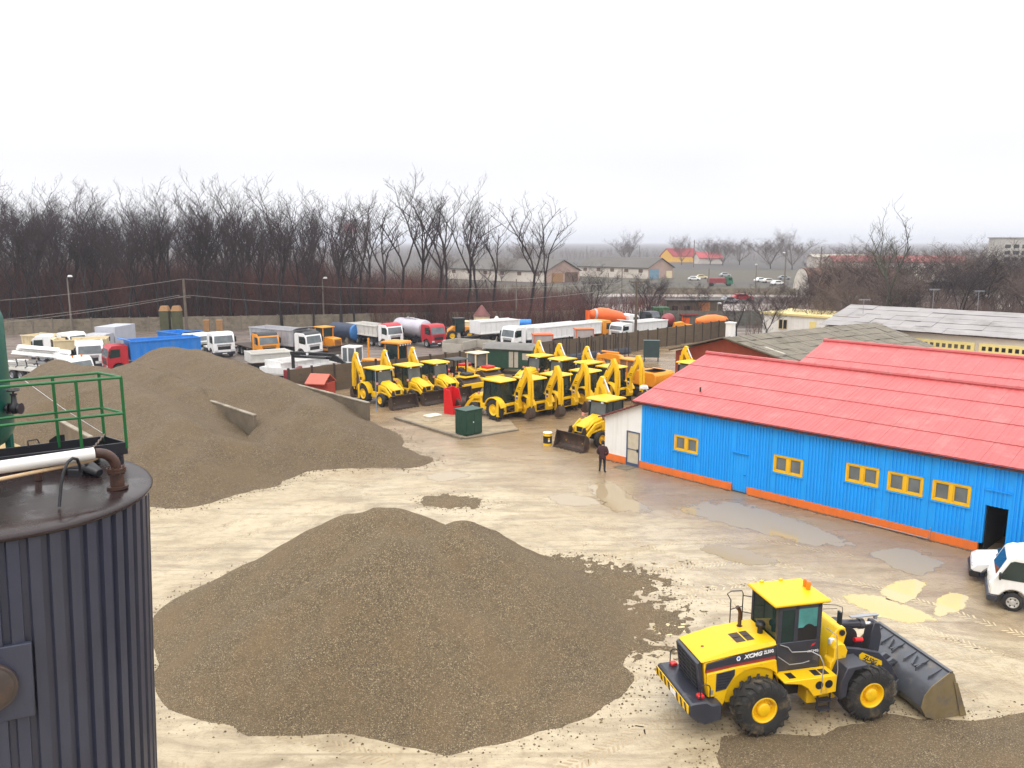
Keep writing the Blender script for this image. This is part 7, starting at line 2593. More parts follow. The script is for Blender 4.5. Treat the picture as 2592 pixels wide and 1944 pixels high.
b.box(-0.8, -0.7, 0.3, 0.4, 0, 0.5)
b.box(0.7, 0.8, 0.3, 0.4, 0, 0.5)
b.box(-0.9, 0.9, -0.5, 0.5, 2.303, 2.36)
T(b.obj('water_tank', mat('dark_teal_tank', (0.02, 0.045, 0.045), 0.5, var=0.3), loc=(p_.x, p_.y, 0), rz=R(-8), bevel=0.02), 'dark teal square tank on legs before the slab wall, left of the brick gable', 'tank')
# things in the truck yard
for k, (px, h_) in enumerate(((419, 4.0), (449, 4.05))):
    b0 = at(px, 815, 106)
    r = empty('storage_silo', (b0.x, 106, 0), 0.1, 'square mossy green silo with a tan cap, %s of the pair' % ('left one' if k == 0 else 'right one'), 'silo', 'mossy silos')
    b = MB()
    b.box(-0.55, 0.55, -0.55, 0.55, 0, 4.1)
    b.obj('shaft', mat('mossy_silo', (0.075, 0.075, 0.035), 0.85, var=0.3, vs=2), r)
    b = MB()
    b.add([(-0.6, -0.6, 4.103), (0.6, -0.6, 4.103), (0.6, 0.6, 4.103), (-0.6, 0.6, 4.103), (-0.4, -0.4, 4.75), (0.4, -0.4, 4.75), (0.4, 0.4, 4.75), (-0.4, 0.4, 4.75)], [(0, 3, 2, 1), (4, 5, 6, 7), (0, 1, 5, 4), (1, 2, 6, 5), (2, 3, 7, 6), (3, 0, 4, 7)])
    b.obj('cap', TAN, r)
for k, px in enumerate((522, 555)):
    b0 = at(px, 812, 108)
    b = MB()
    b.box(-0.36, 0.36, -0.36, 0.36, 0, b0.z)
    b.box(-0.40, 0.40, -0.40, 0.40, b0.z + 0.003, b0.z + 0.12)
    T(b.obj('brick_pillar', TAN, loc=(b0.x, 108, 0), rz=0.2, bevel=0.02), 'tan square pillar behind the trucks, the %s of two' % ('left one' if k == 0 else 'right one'), 'pillar', 'tan pillars')
p_ = g(900, 872)
r = empty('fuel_tank', (p_.x - 1.0, p_.y + 1.5, 0), R(-38), 'lying navy tank with a bright blue round end, left of the red roofed dump truck', 'tank')
b = MB()
b.cyl((-3.0, 0, 1.5), (1.2, 0, 1.5), 1.1, n=24)
b.obj('shell', NAVY, r)
b = MB()
b.lathe([(1.10, 1.2), (1.0, 1.42), (0.6, 1.55), (0.001, 1.58)], (0, 0, 1.5), axis='x', n=24, cap=False)
b.obj('end_cap', mat('end_blue', (0.03, 0.16, 0.42), 0.5, var=0.25), r)
b = MB()
b.box(-2.4, -2.0, -0.9, 0.9, 0, 0.8)
b.box(0.2, 0.6, -0.9, 0.9, 0, 0.8)
b.obj('saddle', CONC, r)
p_ = at(1219, 772, 122)
r = empty('cone_hopper', (p_.x, 122, 0), 0, 'big dull red and grey conical hopper roof standing behind the yellow loader', 'hopper')
b = MB()
b.lathe([(1.35, 2.0), (0.10, p_.z)], n=18)
b.obj('cone', mat('dull_red_cone', (0.15, 0.045, 0.04), 0.6, var=0.5, vs=1.2), r)
b = MB()
b.lathe([(1.2, 0.0), (1.2, 1.99)], n=18)
b.obj('drum', CREAM, r)
p_ = at(1257, 800, 119)
r = empty('cone_hopper', (p_.x, 119, 0), 0, 'small white conical hopper right of the dull red cone', 'hopper')
b = MB()
b.lathe([(0.95, 1.0), (0.15, p_.z)], n=18)
b.obj('cone', WHTD, r)
b = MB()
b.lathe([(0.8, 0.0), (0.8, 0.99)], n=18)
b.obj('drum', WHTD, r)
p_ = at(1204, 815, 117)
b = MB()
b.box(-1.9, 1.9, -1.0, 1.0, 0.4, p_.z)
b.box(-2.0, 2.0, -1.05, 1.05, p_.z + 0.003, p_.z + 0.12)
T(b.obj('site_cabin', CREAM, loc=(p_.x, 117, 0), rz=-0.3, bevel=0.02), 'cream site cabin between the yellow loader and the white cone', 'cabin')
p_ = at(1320, 808, 114)
r = empty('water_tank', (p_.x, 114, 0), R(4), 'bright blue lying tank behind the white trailers', 'tank')
b = MB()
b.cyl((-1.35, 0, p_.z - 0.55), (1.35, 0, p_.z - 0.55), 0.55, n=18)
b.obj('shell', BLUT, r, bevel=0.08)
b = MB()
b.box(-1.1, -0.8, -0.5, 0.5, 0, p_.z - 1.0)
b.box(0.8, 1.1, -0.5, 0.5, 0, p_.z - 1.0)
b.obj('stand', BLKM, r)
p_ = g(1160, 893)
r = empty('material_bin', (p_.x, p_.y, 0), R(-28), 'low open concrete bins with rusty dirt inside, behind the wall right of the tanker', 'bin')
b = MB()
for x in (-2.2, 0.6, 3.4):
    b.box(x - 0.08, x + 0.08, 0, 3.2, 0, 1.3)
b.box(-2.12, 3.32, 3.201, 3.36, 0, 1.3)
b.box(-2.12, 0.52, -0.12, 0.04, 0, 1.05)
b.obj('wall', CONCL, r)
b = MB()
b.box(-2.1, 3.3, 0.05, 3.19, 0.02, 0.35)
b.obj('fill', RUST, r)
for (px, py, Yd, lab) in ((1478, 832, 97, 'orange topped grey block behind the wall below the yellow truck cab'), (1373, 846, 90, 'smaller orange topped grey block behind the wall among the white trailers')):
    p_ = at(px, py, Yd)
    r = empty('machine_crate', (p_.x, Yd + 0.6, 0), R(8), lab, 'crate', 'orange topped blocks')
    b = MB()
    b.box(-1.05, 1.05, -0.8, 0.8, 0, p_.z - 0.12)
    b.obj('box', mat('grey_pink_box', (0.42, 0.36, 0.34), 0.7, var=0.15) if 'grey_pink_box' not in bpy.data.materials else bpy.data.materials['grey_pink_box'], r)
    b = MB()
    b.box(-1.12, 1.12, -0.87, 0.87, p_.z - 0.117, p_.z)
    for x in (-1.08, 1.08):
        b.box(x - 0.05, x + 0.05, -0.85, -0.801, 0.0, p_.z - 0.12)
    b.obj('top_frame', ORG, r)
p_ = g(893, 938)
r = empty('cab_shell', (p_.x, p_.y, 0), R(-20), 'empty white cab shell standing behind the wall left of the thin orange post', 'cab')
b = MB()
for x in (-0.75, -0.1, 0.75):
    for y in (-0.7, 0.7):
        b.box(x - 0.07, x + 0.07, y - 0.06, y + 0.06, 0.4, 2.4)
b.box(-0.82, 0.82, -0.76, 0.76, 2.4, 2.55)
b.box(-0.8, 0.8, -0.75, 0.75, 0.05, 1.0)
b.obj('frame', WHT, r, bevel=0.02)
b = MB()
b.box(-0.74, 0.74, -0.69, 0.69, 1.01, 2.39)
b.obj('glass', GLASSG, r)
p_ = g(934, 912)
b = MB()
b.box(-0.1, 0.1, -0.1, 0.1, 0, 2.5)
T(b.obj('marker_post', ORY, loc=p_), 'short orange post behind the wall right of the white cab shell', 'post')
# mixer drums and sheds in the far corner
for (px, py, L_, Rd, col, rz, lab) in ((1800, 817, 5.0, 0.95, mat('orange_drum', (0.80, 0.20, 0.02), 0.5, var=0.15), 0.15, 'orange mixer drum lying in the far corner, largest of the drums'),
                                       (1690, 815, 3.0, 1.0, MAROON, 1.0, 'dark maroon drum lying beside the dark truck'),
                                       (1843, 808, 1.6, 0.7, ORG, 0.1, 'small red orange drum end at the far end of the wall')):
    p_ = g(px, py + 12)
    r = empty('mixer_drum', (p_.x, p_.y, 0), rz, lab, 'drum', 'drums on the ground')
    b = MB()
    b.lathe([(Rd * 0.4, -L_ / 2), (Rd * 0.95, -L_ / 6), (Rd, L_ / 8), (Rd * 0.6, L_ / 2)], (0, 0, Rd + 0.1), axis='x', n=20)
    b.obj('drum', col, r)
    b = MB()
    b.box(-L_ / 3, -L_ / 3 + 0.2, -0.5, 0.5, 0, 0.5)
    b.box(L_ / 4, L_ / 4 + 0.2, -0.5, 0.5, 0, 0.5)
    b.obj('cradle', BLKM, r)
p_ = g(1742, 822)
r = empty('machine_cover', (p_.x, p_.y, 0), 0.2, 'purple red roofed machine stand between the drums', 'shelter')
b = MB()
b.box(-1.6, 1.6, -1.0, 1.0, 1.55, 1.75)
b.obj('roof', MAROON, r)
b = MB()
for x in (-1.4, 1.4):
    for y in (-0.8, 0.8):
        b.box(x - 0.06, x + 0.06, y - 0.06, y + 0.06, 0, 1.55)
b.box(-1.3, 1.3, -0.7, 0.7, 0.1, 1.2)
b.obj('frame', ORG, r)
p_ = g(1728, 830)
b = MB()
b.prism([(-1.5, 0), (-1.3, 0.8), (-0.2, 1.0), (0.4, 0.6), (1.5, 0.5), (1.6, 0)], -0.6, 0.6)
T(b.obj('loader_part', ORY, loc=p_, rz=0.1, bevel=0.05), 'yellow machine part lying at the foot of the purple red roof', 'machine part')
p_ = g(1676, 815)
b = MB()
b.box(-1.3, 1.3, -1.0, 1.0, 0.1, 2.3)
for k in range(9):
    b.box(-1.25 + k * 0.3, -1.1 + k * 0.3, -1.03, -1.001, 0.2, 2.2)
T(b.obj('container', mat('bright_green_container', (0.04, 0.16, 0.06), 0.5, var=0.2), loc=(p_.x, p_.y + 2, 0), rz=0.1), 'green ribbed container behind the dark truck', 'container')
p_ = g(1778, 812)
r = empty('tool_shed', (p_.x, p_.y + 6, 0), R(-4), 'long weathered timber shed with an open orange lit doorway behind the drums', 'shed')
b = MB()
b.box(-4.8, 4.8, 0, 3, 0, 2.9)
b.obj('wall', WOODP, r)
b = MB()
b.box(-5.0, 5.0, -0.3, 3.2, 2.903, 3.05)
b.obj('roof', mat('shed_roof', (0.09, 0.08, 0.07), 0.8, var=0.3), r)
b = MB()
b.box(0.6, 2.6, -0.05, -0.003, 0.4, 2.7)
b.obj('door', mat('orange_lit_doorway', (0.36, 0.13, 0.04), 0.7, var=0.5, vs=2.5), r)  # flat panel over the doorway, its orange light put into the colour
b = MB()
b.box(-3.9, -2.9, -0.05, -0.003, 1.0, 2.0)
b.box(-1.8, -0.8, -0.05, -0.003, 1.0, 2.0)
b.obj('window', HOLE, r)

# ------------------------------------------------------------------ poles, lamps, aerials, wires
def pole(px, top, base, Y, w0, w1, label, name='utility_pole', cat='utility pole', arms=(), m=POLE, lamp=None):
    a = at(px, top, Y)
    r = empty(name, (a.x, Y, 0), 0, label, cat)
    v = MB()
    v.cyl((0, 0, 0), (0, 0, a.z), w0, w1, n=8)
    v.obj('mast', m, r)
    for z, l_ in arms:
        v = MB()
        v.box(-l_ / 2, l_ / 2, -0.06, 0.06, a.z + z - 0.06, a.z + z + 0.06)
        for x in (-l_ / 2 + 0.1, l_ / 2 - 0.1):
            v.cyl((x, 0, a.z + z + 0.061), (x, 0, a.z + z + 0.26), 0.05, n=6)
        v.obj('crossarm', m, r)
    if lamp:
        v = MB()
        v.tube([(0, 0, a.z), (lamp * 0.5, 0, a.z + 0.25), (lamp, 0, a.z + 0.25)], 0.05, 5)
        v.obj('lamp_arm', m, r)
        v = MB()
        v.prism([(lamp - 0.1, a.z + 0.15), (lamp + 0.55, a.z + 0.15), (lamp + 0.45, a.z + 0.42), (lamp, a.z + 0.42)], -0.18, 0.18)
        v.obj('lamp_head', LAMPH, r, bevel=0.05)
    return a
A1 = pole(464, 706, 890, 98, 0.22, 0.15, 'weathered pole with a short crossarm carrying the wires, behind the blue dump truck', arms=((-2.2, 1.5),), m=mat('tan_timber_pole', (0.13, 0.10, 0.075), 0.9, var=0.25))
pole(170, 704, 838, 116, 0.17, 0.09, 'slim lamp post before the wood at the far left', 'street_lamp', 'street lamp', lamp=0.2)
pole(816, 708, 822, 124, 0.17, 0.09, 'slim lamp post before the wood above the red roofed dump truck', 'street_lamp', 'street lamp', lamp=0.2)
pole(1307, 706, 805, 128, 0.15, 0.08, 'slim bare post before the brown brush above the blue lying tank', 'utility_pole')
pole(1612, 714, 840, 101, 0.20, 0.14, 'tall dark pole with a top crossarm rising just behind the slab wall', arms=((0.0, 2.0),), m=WOODP)
pole(1640, 990, 0, 56.5, 0.055, 0.05, 'white curved lamp at the corner of the blue hall roof', 'street_lamp', 'street lamp', m=LAMPH, lamp=-0.5)
pole(1816, 772, 0, 128, 0.10, 0.07, 'lamp post with a white dish head behind the mixer drums', 'street_lamp', 'street lamp', lamp=0.1)
pole(1990, 642, 0, 210, 0.3, 0.16, 'pale concrete lamp mast near the arched hangar', 'street_lamp', 'street lamp', lamp=-0.8)
pole(2080, 625, 0, 260, 0.25, 0.14, 'far lamp mast above the brown trees on the right', 'street_lamp', 'street lamp', lamp=1.2)
pole(1758, 607, 0, 420, 0.3, 0.2, 'distant bare mast beside the red roofed yellow house', arms=())
pole(1915, 672, 0, 225, 0.14, 0.1, 'thin lamp post with a white head on the gravel field', 'street_lamp', 'street lamp', lamp=-0.3)
for k, (px, top, Y) in enumerate(((1540, 690, 205), (1575, 678, 190), (1795, 680, 200), (1486, 622, 480), (1619, 620, 470))):
    pole(px, top, 0, Y, 0.16, 0.10, ['thin distant pole before the right gable barn', 'taller thin distant pole before the white barn wall', 'thin distant pole left of the red far truck', 'small pole on the horizon above the barns', 'second small pole on the horizon above the long barn'][k])
def wire(a, c, sag, label, r_=0.014):
    a, c = Vector(a), Vector(c)
    pts = []
    for k in range(13):
        u = k / 12
        p = a + (c - a) * u
        p.z -= sag * 4 * u * (1 - u)
        pts.append(p)
    v = MB()
    v.tube(pts, r_, 4)
    return tag(v.obj('power_line', WIRE), label, 'wire', 'power lines')
LX = at(-160, 770, 92)
wire(A1, LX, 0.4, 'uppermost power line running left from the wooden pole top', 0.028)
wire(A1 + Vector((-0.6, 0, -1.95)), at(-160, 822, 92), 0.4, 'middle power line running left from the crossarm', 0.028)
wire(A1 + Vector((0.6, 0, -1.95)), at(-160, 832, 91), 0.4, 'lowest power line running left from the crossarm', 0.028)
R2 = at(1612, 716, 101)
wire(A1, R2 + Vector((0, 0, 0.1)), 1.0, 'uppermost power line running right from the wooden pole top', 0.022)
wire(A1 + Vector((0.6, 0, -1.95)), R2 + Vector((-0.9, 0, -0.6)), 1.6, 'lower power line running right from the crossarm', 0.022)
for (px, top, base, Y, lab) in ((2187, 758, 812, 92, 'television aerial on a thin mast at the left end of the long grey roof'), (2364, 732, 790, 99, 'television aerial before the brown trees above the grey roof'), (2478, 736, 792, 100, 'third television aerial further right above the grey roof')):
    a, c = at(px, top, Y), at(px - 4, base, Y)
    r = empty('tv_aerial', (c.x, c.y, c.z - 0.2), 0, lab, 'aerial')
    v = MB()
    v.tube([(0, 0, -0.6), (a.x - c.x, 0, a.z - c.z + 0.2)], 0.03, 5)
    v.obj('mast', STEEL, r)
    v = MB()
    z = a.z - c.z + 0.15
    v.box(a.x - c.x - 0.5, a.x - c.x + 0.7, -0.02, 0.02, z - 0.02, z + 0.02)
    for k in range(7):
        x = a.x - c.x - 0.45 + k * 0.18
        v.box(x - 0.012, x + 0.012, -0.35, 0.35, z + 0.02, z + 0.045)
        v.box(x - 0.02, x + 0.02, -0.02, 0.02, z - 0.12, z + 0.12)
    v.obj('antenna', STEEL, r)

# ------------------------------------------------------------------ the man walking past the lean-to
def make_person():
    p = g(1524, 1196)
    nodes = [  # name, pos, radius (rx, ry), parent
        ('pelvis', (0, 0, 0.98), (0.155, 0.12), None), ('belly', (0.0, 0.02, 1.12), (0.155, 0.12), 'pelvis'), ('chest', (0, 0.02, 1.36), (0.18, 0.135), 'belly'), ('neckb', (0, 0.03, 1.53), (0.10, 0.09), 'chest'),
        ('neck', (0, 0.05, 1.60), (0.06, 0.06), 'neckb'), ('head0', (0, 0.08, 1.67), (0.078, 0.09), 'neck'), ('head1', (0, 0.085, 1.77), (0.082, 0.098), 'head0'), ('head2', (0, 0.08, 1.84), (0.06, 0.07), 'head1'),
        ('shl', (-0.20, 0.02, 1.47), (0.085, 0.085), 'chest'), ('ell', (-0.29, 0.0, 1.20), (0.068, 0.068), 'shl'), ('wrl', (-0.20, 0.16, 1.00), (0.048, 0.048), 'ell'), ('hal', (-0.13, 0.22, 0.97), (0.042, 0.03), 'wrl'),
        ('shr', (0.20, 0.02, 1.47), (0.085, 0.085), 'chest'), ('elr', (0.30, 0.0, 1.20), (0.068, 0.068), 'shr'), ('wrr', (0.21, 0.17, 1.02), (0.048, 0.048), 'elr'), ('har', (0.14, 0.23, 0.99), (0.042, 0.03), 'wrr'),
        ('hil', (-0.10, 0.0, 0.90), (0.105, 0.11), 'pelvis'), ('knl', (-0.13, 0.06, 0.50), (0.07, 0.075), 'hil'), ('anl', (-0.15, -0.02, 0.10), (0.052, 0.055), 'knl'), ('tol', (-0.17, 0.14, 0.045), (0.045, 0.04), 'anl'),
        ('hir', (0.10, 0.0, 0.90), (0.105, 0.11), 'pelvis'), ('knr', (0.13, 0.02, 0.50), (0.07, 0.075), 'hir'), ('anr', (0.15, -0.04, 0.10), (0.052, 0.055), 'knr'), ('tor', (0.19, 0.12, 0.045), (0.045, 0.04), 'anr')]
    for sd, w, h in ((-1, 'wrl', 'hal'), (1, 'wrr', 'har')):
        b0 = Vector([q for q in nodes if q[0] == h][0][1])
        for k in range(4):
            nodes.append(('f%s%d' % (h, k), tuple(b0 + Vector((-sd * (0.075 - 0.012 * abs(k - 1.3)), 0.035 + 0.004 * k, 0.028 - 0.022 * k))), (0.010, 0.010), h))
        nodes.append(('t' + h, tuple(b0 + Vector((-sd * 0.025, 0.02, 0.062))), (0.012, 0.012), w))
    idx = {q[0]: i for i, q in enumerate(nodes)}
    me = bpy.data.meshes.new('person_skeleton')
    me.from_pydata([q[1] for q in nodes], [(idx[q[3]], i) for i, q in enumerate(nodes) if q[3]], [])
    o = bpy.data.objects.new('person_skeleton', me)
    COL.objects.link(o)
    sk = o.modifiers.new('skin', 'SKIN')
    sk.use_smooth_shade = True
    for i, q in enumerate(nodes):
        me.skin_vertices[0].data[i].radius = q[2]
        me.skin_vertices[0].data[i].use_root = (i == 0)
    ss = o.modifiers.new('sub', 'SUBSURF')
    ss.levels = 2
    ss.render_levels = 2
    dg = bpy.context.evaluated_depsgraph_get()
    m2 = bpy.data.meshes.new_from_object(o.evaluated_get(dg))
    bpy.data.objects.remove(o)
    m2.name = 'person'
    m2.materials.clear()
    for mm in (SKIN, PANTS, CLOTH, BLK): m2.materials.append(mm)
    for f in m2.polygons:
        c = f.center
        hand = c.y > 0.185 and 0.9 < c.z < 1.08
        f.material_index = 0 if (c.z > 1.575 or hand) else (3 if c.z < 0.11 else (1 if c.z < 0.93 else 2))
        f.use_smooth = True
    r = bpy.data.objects.new('person', m2)
    COL.objects.link(r)
    r.location = p
    r.rotation_euler.z = R(-20)
    tag(r, 'person in a maroon jacket and black trousers standing with their back turned by the lean-to', 'person')
    bm = bmesh.new()
    bm.from_mesh(m2)
    bmesh.ops.delete(bm, geom=[f for f in bm.faces if f.material_index != 2 and not (0.84 < f.calc_center_median().z < 0.94 and abs(f.calc_center_median().x) < 0.24 and f.calc_center_median().y < 0.18)], context='FACES')
    bm.normal_update()
    for v_ in bm.verts:
        v_.co += v_.normal * 0.018
    mj = bpy.data.meshes.new('jacket')
    bm.to_mesh(mj)
    bm.free()
    mj.materials.clear()
    mj.materials.append(CLOTH)
    for f in mj.polygons: f.material_index = 0
    j = bpy.data.objects.new('jacket', mj)
    COL.objects.link(j)
    j.parent = r
    v = MB()
    v.lathe([(0.001, 1.875), (0.05, 1.868), (0.088, 1.83), (0.102, 1.76), (0.098, 1.69), (0.085, 1.66)], (0, 0.066, 0), n=16, cap=False)
    v.obj('hair', HAIR, r, ang=180)
    v = MB()
    v.lathe([(0.001, 1.73), (0.012, 1.725), (0.016, 1.70), (0.001, 1.69)], (0, 0.175, 0), n=8, cap=False)
    v.box(-0.035, 0.035, 0.158, 0.172, 1.655, 1.662)
    for sx_ in (-1, 1):
        v.box(0.034 * sx_ - 0.014, 0.034 * sx_ + 0.014, 0.162, 0.172, 1.742, 1.755)
    v.obj('face', mat('face_features', (0.20, 0.09, 0.07), 0.6), r)
    v = MB()
    for sx_ in (-1, 1):
        v.lathe([(0.001, 0.0), (0.02, 0.004), (0.024, 0.01), (0.001, 0.014)], (0.088 * sx_ - 0.006, 0.09, 1.73), axis='x', n=10, cap=False)
    v.obj('ear', SKIN, r)
make_person()
# ------------------------------------------------------------------ far buildings
def gable_building(name, label, c, ul, lw_, ug, gw_, h, rh, wallm, roofm, gm=None, over=0.5, cat='building', doors=None, wins=0):
    """c: near corner; ul: unit dir along the long wall, ug: unit dir along the gable"""
    ul, ug, c = Vector(ul).normalized(), Vector(ug).normalized(), Vector(c)
    r = empty(name, (c.x, c.y, 0), 0, label, cat)
    Z = Vector((0, 0, 1))
    a, b_, d, e = Vector(), ul * lw_, ul * lw_ + ug * gw_, ug * gw_
    v = MB()
    v.add([a, b_, b_ + Z * h, a + Z * h, e, d, d + Z * h, e + Z * h], [(0, 1, 2, 3), (7, 6, 5, 4)])
    v.obj('wall', wallm, r, smooth=False)
    v = MB()
    m = (h + rh)
    v.add([a, e, e + Z * h, (a + e) / 2 + Z * m, a + Z * h], [(0, 1, 2, 3, 4)])
    v.obj('gable_wall', gm or wallm, r, smooth=False)
    v = MB()
    v.add([b_, d, d + Z * h, (b_ + d) / 2 + Z * m, b_ + Z * h], [(4, 3, 2, 1, 0)])
    v.obj('gable_wall', gm or wallm, r, smooth=False)
    v = MB()
    k = -rh / (gw_ / 2) * over
    r0, r1 = (a + e) / 2 + Z * m - ul * over, (b_ + d) / 2 + Z * m + ul * over
    for s_, (p, q) in ((-1, (a, b_)), (1, (e, d))):
        p2, q2 = p + ug * over * s_ + Z * (h + k) - ul * over, q + ug * over * s_ + Z * (h + k) + ul * over
        t = Z * 0.25
        v.add([p2, q2, r1, r0, p2 + t, q2 + t, r1 + t, r0 + t], [(0, 3, 2, 1), (4, 5, 6, 7), (0, 1, 5, 4), (1, 2, 6, 5), (2, 3, 7, 6), (3, 0, 4, 7)])
    v.obj('roof', roofm, r, smooth=False)
    nl = Vector((ul.y, -ul.x, 0))
    if nl.dot(ug) > 0: nl = -nl
    ngv = Vector((ug.y, -ug.x, 0))
    if ngv.dot(ul) > 0: ngv = -ngv
    for i in range(wins):
        u = (i + 0.5) / wins * lw_
        v = MB()
        p = ul * u + nl * 0.04
        v.plate([p - ul * 0.9 + Z * h * 0.55, p + ul * 0.9 + Z * h * 0.55, p + ul * 0.9 + Z * h * 0.85, p - ul * 0.9 + Z * h * 0.85], 0.03)
        v.obj('window', BRICKD, r)
    if doors:
        for u0, u1, hh, mm in doors:
            v = MB()
            p, q = ug * (gw_ * u0) + ngv * 0.05, ug * (gw_ * u1) + ngv * 0.05
            v.plate([p, q, q + Z * hh, p + Z * hh], 0.04)
            v.obj('door', mm, r)
    return r
BRICKD = mat('far_window_brown', (0.15, 0.09, 0.06), 0.8)
FARW = mat('far_white_wall', (0.62, 0.55, 0.48), 0.9, var=0.3, vs=0.15, dirt=(0.30, 0.22, 0.19), ds=0.3, dl=0.55)
FARR = mat('far_grey_roof', (0.115, 0.105, 0.095), 0.85, var=0.25, vs=0.1)
PINKW = mat('far_pink_gable', (0.42, 0.29, 0.24), 0.9, var=0.3, vs=0.2)
c = g(1640, 706)
gable_building('farm_barn', 'long white farm barn with a dark grey roof and pale blue gable door', c, g(1465, 699) - c, (g(1465, 699) - c).length, Vector((0.80, 0.60, 0)), 13, 3.9, 3.2, FARW, FARR, PINKW, wins=5, doors=((0.04, 0.42, 3.4, mat('pale_blue_door', (0.16, 0.27, 0.36), 0.7, var=0.2)), (0.72, 0.95, 2.6, CREAM)))
c = g(1383, 716)
gable_building('farm_barn', 'farm barn with a pinkish gable and dark gateway, behind the twin bare trees', c, g(1105, 704) - c, (g(1105, 704) - c).length * 0.9, Vector((0.85, 0.52, 0)), 13, 3.8, 3.3, FARW, FARR, PINKW, wins=6, doors=((0.15, 0.5, 3.0, TAN), (0.55, 0.95, 3.2, BRICKD)))
c = g(1676, 664)
RROOF = mat('far_red_roof', (0.36, 0.035, 0.04), 0.6, var=0.2, vs=0.2)
gable_building('farm_house', 'yellow house with a steep red roof on the horizon', c, Vector((1, 0.25, 0)), 22, Vector((-0.45, 1, 0)) * -1 if False else Vector((0.75, -0.15, 0)), 0.1, 0.1, 0.1, CREAM, RROOF) if False else None
gable_building('farm_house', 'yellow house with a steep red roof on the horizon', c + Vector((7, 0, 0)), Vector((1, 0.15, 0)), 17, Vector((-1, 0.35, 0)), 8, 4.2, 4.4, mat('yellow_house_wall', (0.75, 0.42, 0.06), 0.8, var=0.1), RROOF, over=0.6)
c = g(1770, 668)
gable_building('farm_house', 'greyish house beside the yellow red-roofed house, half hidden by trees', c, Vector((1, 0.1, 0)), 14, Vector((-0.2, 1, 0)), 9, 3.5, 3.0, FARW, RROOF)
p = at(892, 547, 760)
r = empty('tower_block', (p.x, 760, 0), 0.2, 'distant pale tower block with a pink band behind the bare trees', 'building')
v = MB()
v.box(-12, 16, 0, 18, 0, 31)
v.obj('wall', mat('far_tower_wall', (0.46, 0.43, 0.44), 0.9, var=0.12, vs=0.05), r)
v = MB()
v.box(-8, 2, -0.3, -0.01, 22, 29)
v.obj('pink_band', mat('far_pink', (0.55, 0.25, 0.28), 0.8), r)
v = MB()
v.box(-16, -8, 2, 16, 31.01, 36)
v.box(-6, 10, 2, 16, 31.01, 33)
v.obj('roof_house', mat('far_tower_grey', (0.33, 0.33, 0.35), 0.9), r)
p = g(2110, 690)
gable_building('warehouse', 'long white warehouse with a dull red roof behind the brown trees on the right', p, Vector((1, -0.1, 0)), 55, Vector((0.1, 1, 0)), 14, 4.5, 2.5, FARW, mat('dull_far_red', (0.25, 0.07, 0.06), 0.8, var=0.3, vs=0.1))
p = g(2100, 684)
gable_building('warehouse', 'low white warehouse with a pale roof left of the dull red roofed one', p + Vector((0, 20, 0)), Vector((1, 0, 0)), 26, Vector((0, 1, 0)), 10, 5.5, 1.2, FARW, CONCL)
p = g(2530, 672)
r = empty('apartment_block', (p.x, p.y, 0), -0.05, 'grey apartment block with rows of windows at the far right edge', 'building')
v = MB()
v.box(0, 46, 0, 14, 0, 15)
v.box(-0.6, 46.6, -0.6, 14.6, 15.02, 15.6)
v.obj('wall', mat('far_block_wall', (0.50, 0.46, 0.40), 0.9, var=0.12, vs=0.1), r)
for k in range(9):
    for z in (2.5, 6.0, 9.5):
        v = MB()
        v.box(2 + k * 4.6, 5 + k * 4.6, -0.08, -0.01, z, z + 2)
        v.obj('window', HOLE, r)
p = g(2290, 735)
gable_building('storage_shed', 'low shed with a pale grey roof among the brown trees on the right', p, Vector((1, -0.08, 0)), 24, Vector((0.05, 1, 0)), 9, 2.4, 1.6, BRICKD, CONCL)
# arched hangar
p = g(2026, 748)
r = empty('arched_hangar', (p.x, p.y, 0), R(192), 'rusty arched hangar with a white rounded end wall', 'hangar')
v = MB()
pr_ = arc(0, 0, 1, 0, 180, 14)
n_ = len(pr_)
HW, HH = 3.6, 6.6
pts = [(HW * x, HH * max(0, z) ** 0.8) for x, z in pr_]
v.add([(0, -x, z) for x, z in pts], [tuple(range(n_))])
v.obj('end_wall', PLASTD, r, smooth=False)
v = MB()
v.add([(-0.2, -x * 1.02, z * 1.02) for x, z in pts] + [(-26, -x * 1.02, z * 1.02) for x, z in pts], [(i, i + 1, i + 1 + n_, i + n_) for i in range(n_ - 1)])
v.obj('roof', mat('rusty_arch_roof', (0.17, 0.085, 0.055), 0.8, var=0.4, vs=0.3), r)
# far vehicles
def far_truck(px, py, a, bodyc, cabc, label):
    q = g(px, py)
    r = empty('truck', (q.x, q.y, 0), a, label, 'truck')
    v = MB()
    v.box(-3.6, 1.5, -1.2, 1.2, 1.0, 2.2)
    v.box(-3.4, 1.3, -1.0, 1.0, 2.203, 2.35)
    v.obj('body', bodyc, r)
    v = MB()
    v.prism([(1.7, 0.6), (1.7, 2.8), (3.2, 2.7), (3.6, 1.7), (3.6, 0.6)], -1.15, 1.15)
    v.obj('cab', cabc, r)
    v = MB()
    v.box(2.2, 3.3, -1.17, -1.151, 1.7, 2.5)
    v.box(2.2, 3.3, 1.151, 1.17, 1.7, 2.5)
    v.obj('window', GLASS, r)
    for x in (-2.6, 2.6):
        for sy in (-1, 1):
            v = MB()
            v.cyl((x, 0.8 * sy, 0.5), (x, 1.15 * sy, 0.5), 0.5, n=12)
            v.obj('wheel', TYRE, r)
far_truck(1822, 724, 0.05, MAROON, mat('far_green_cab', (0.02, 0.16, 0.08), 0.5), 'far truck with a dull red body and green cab on the gravel field')
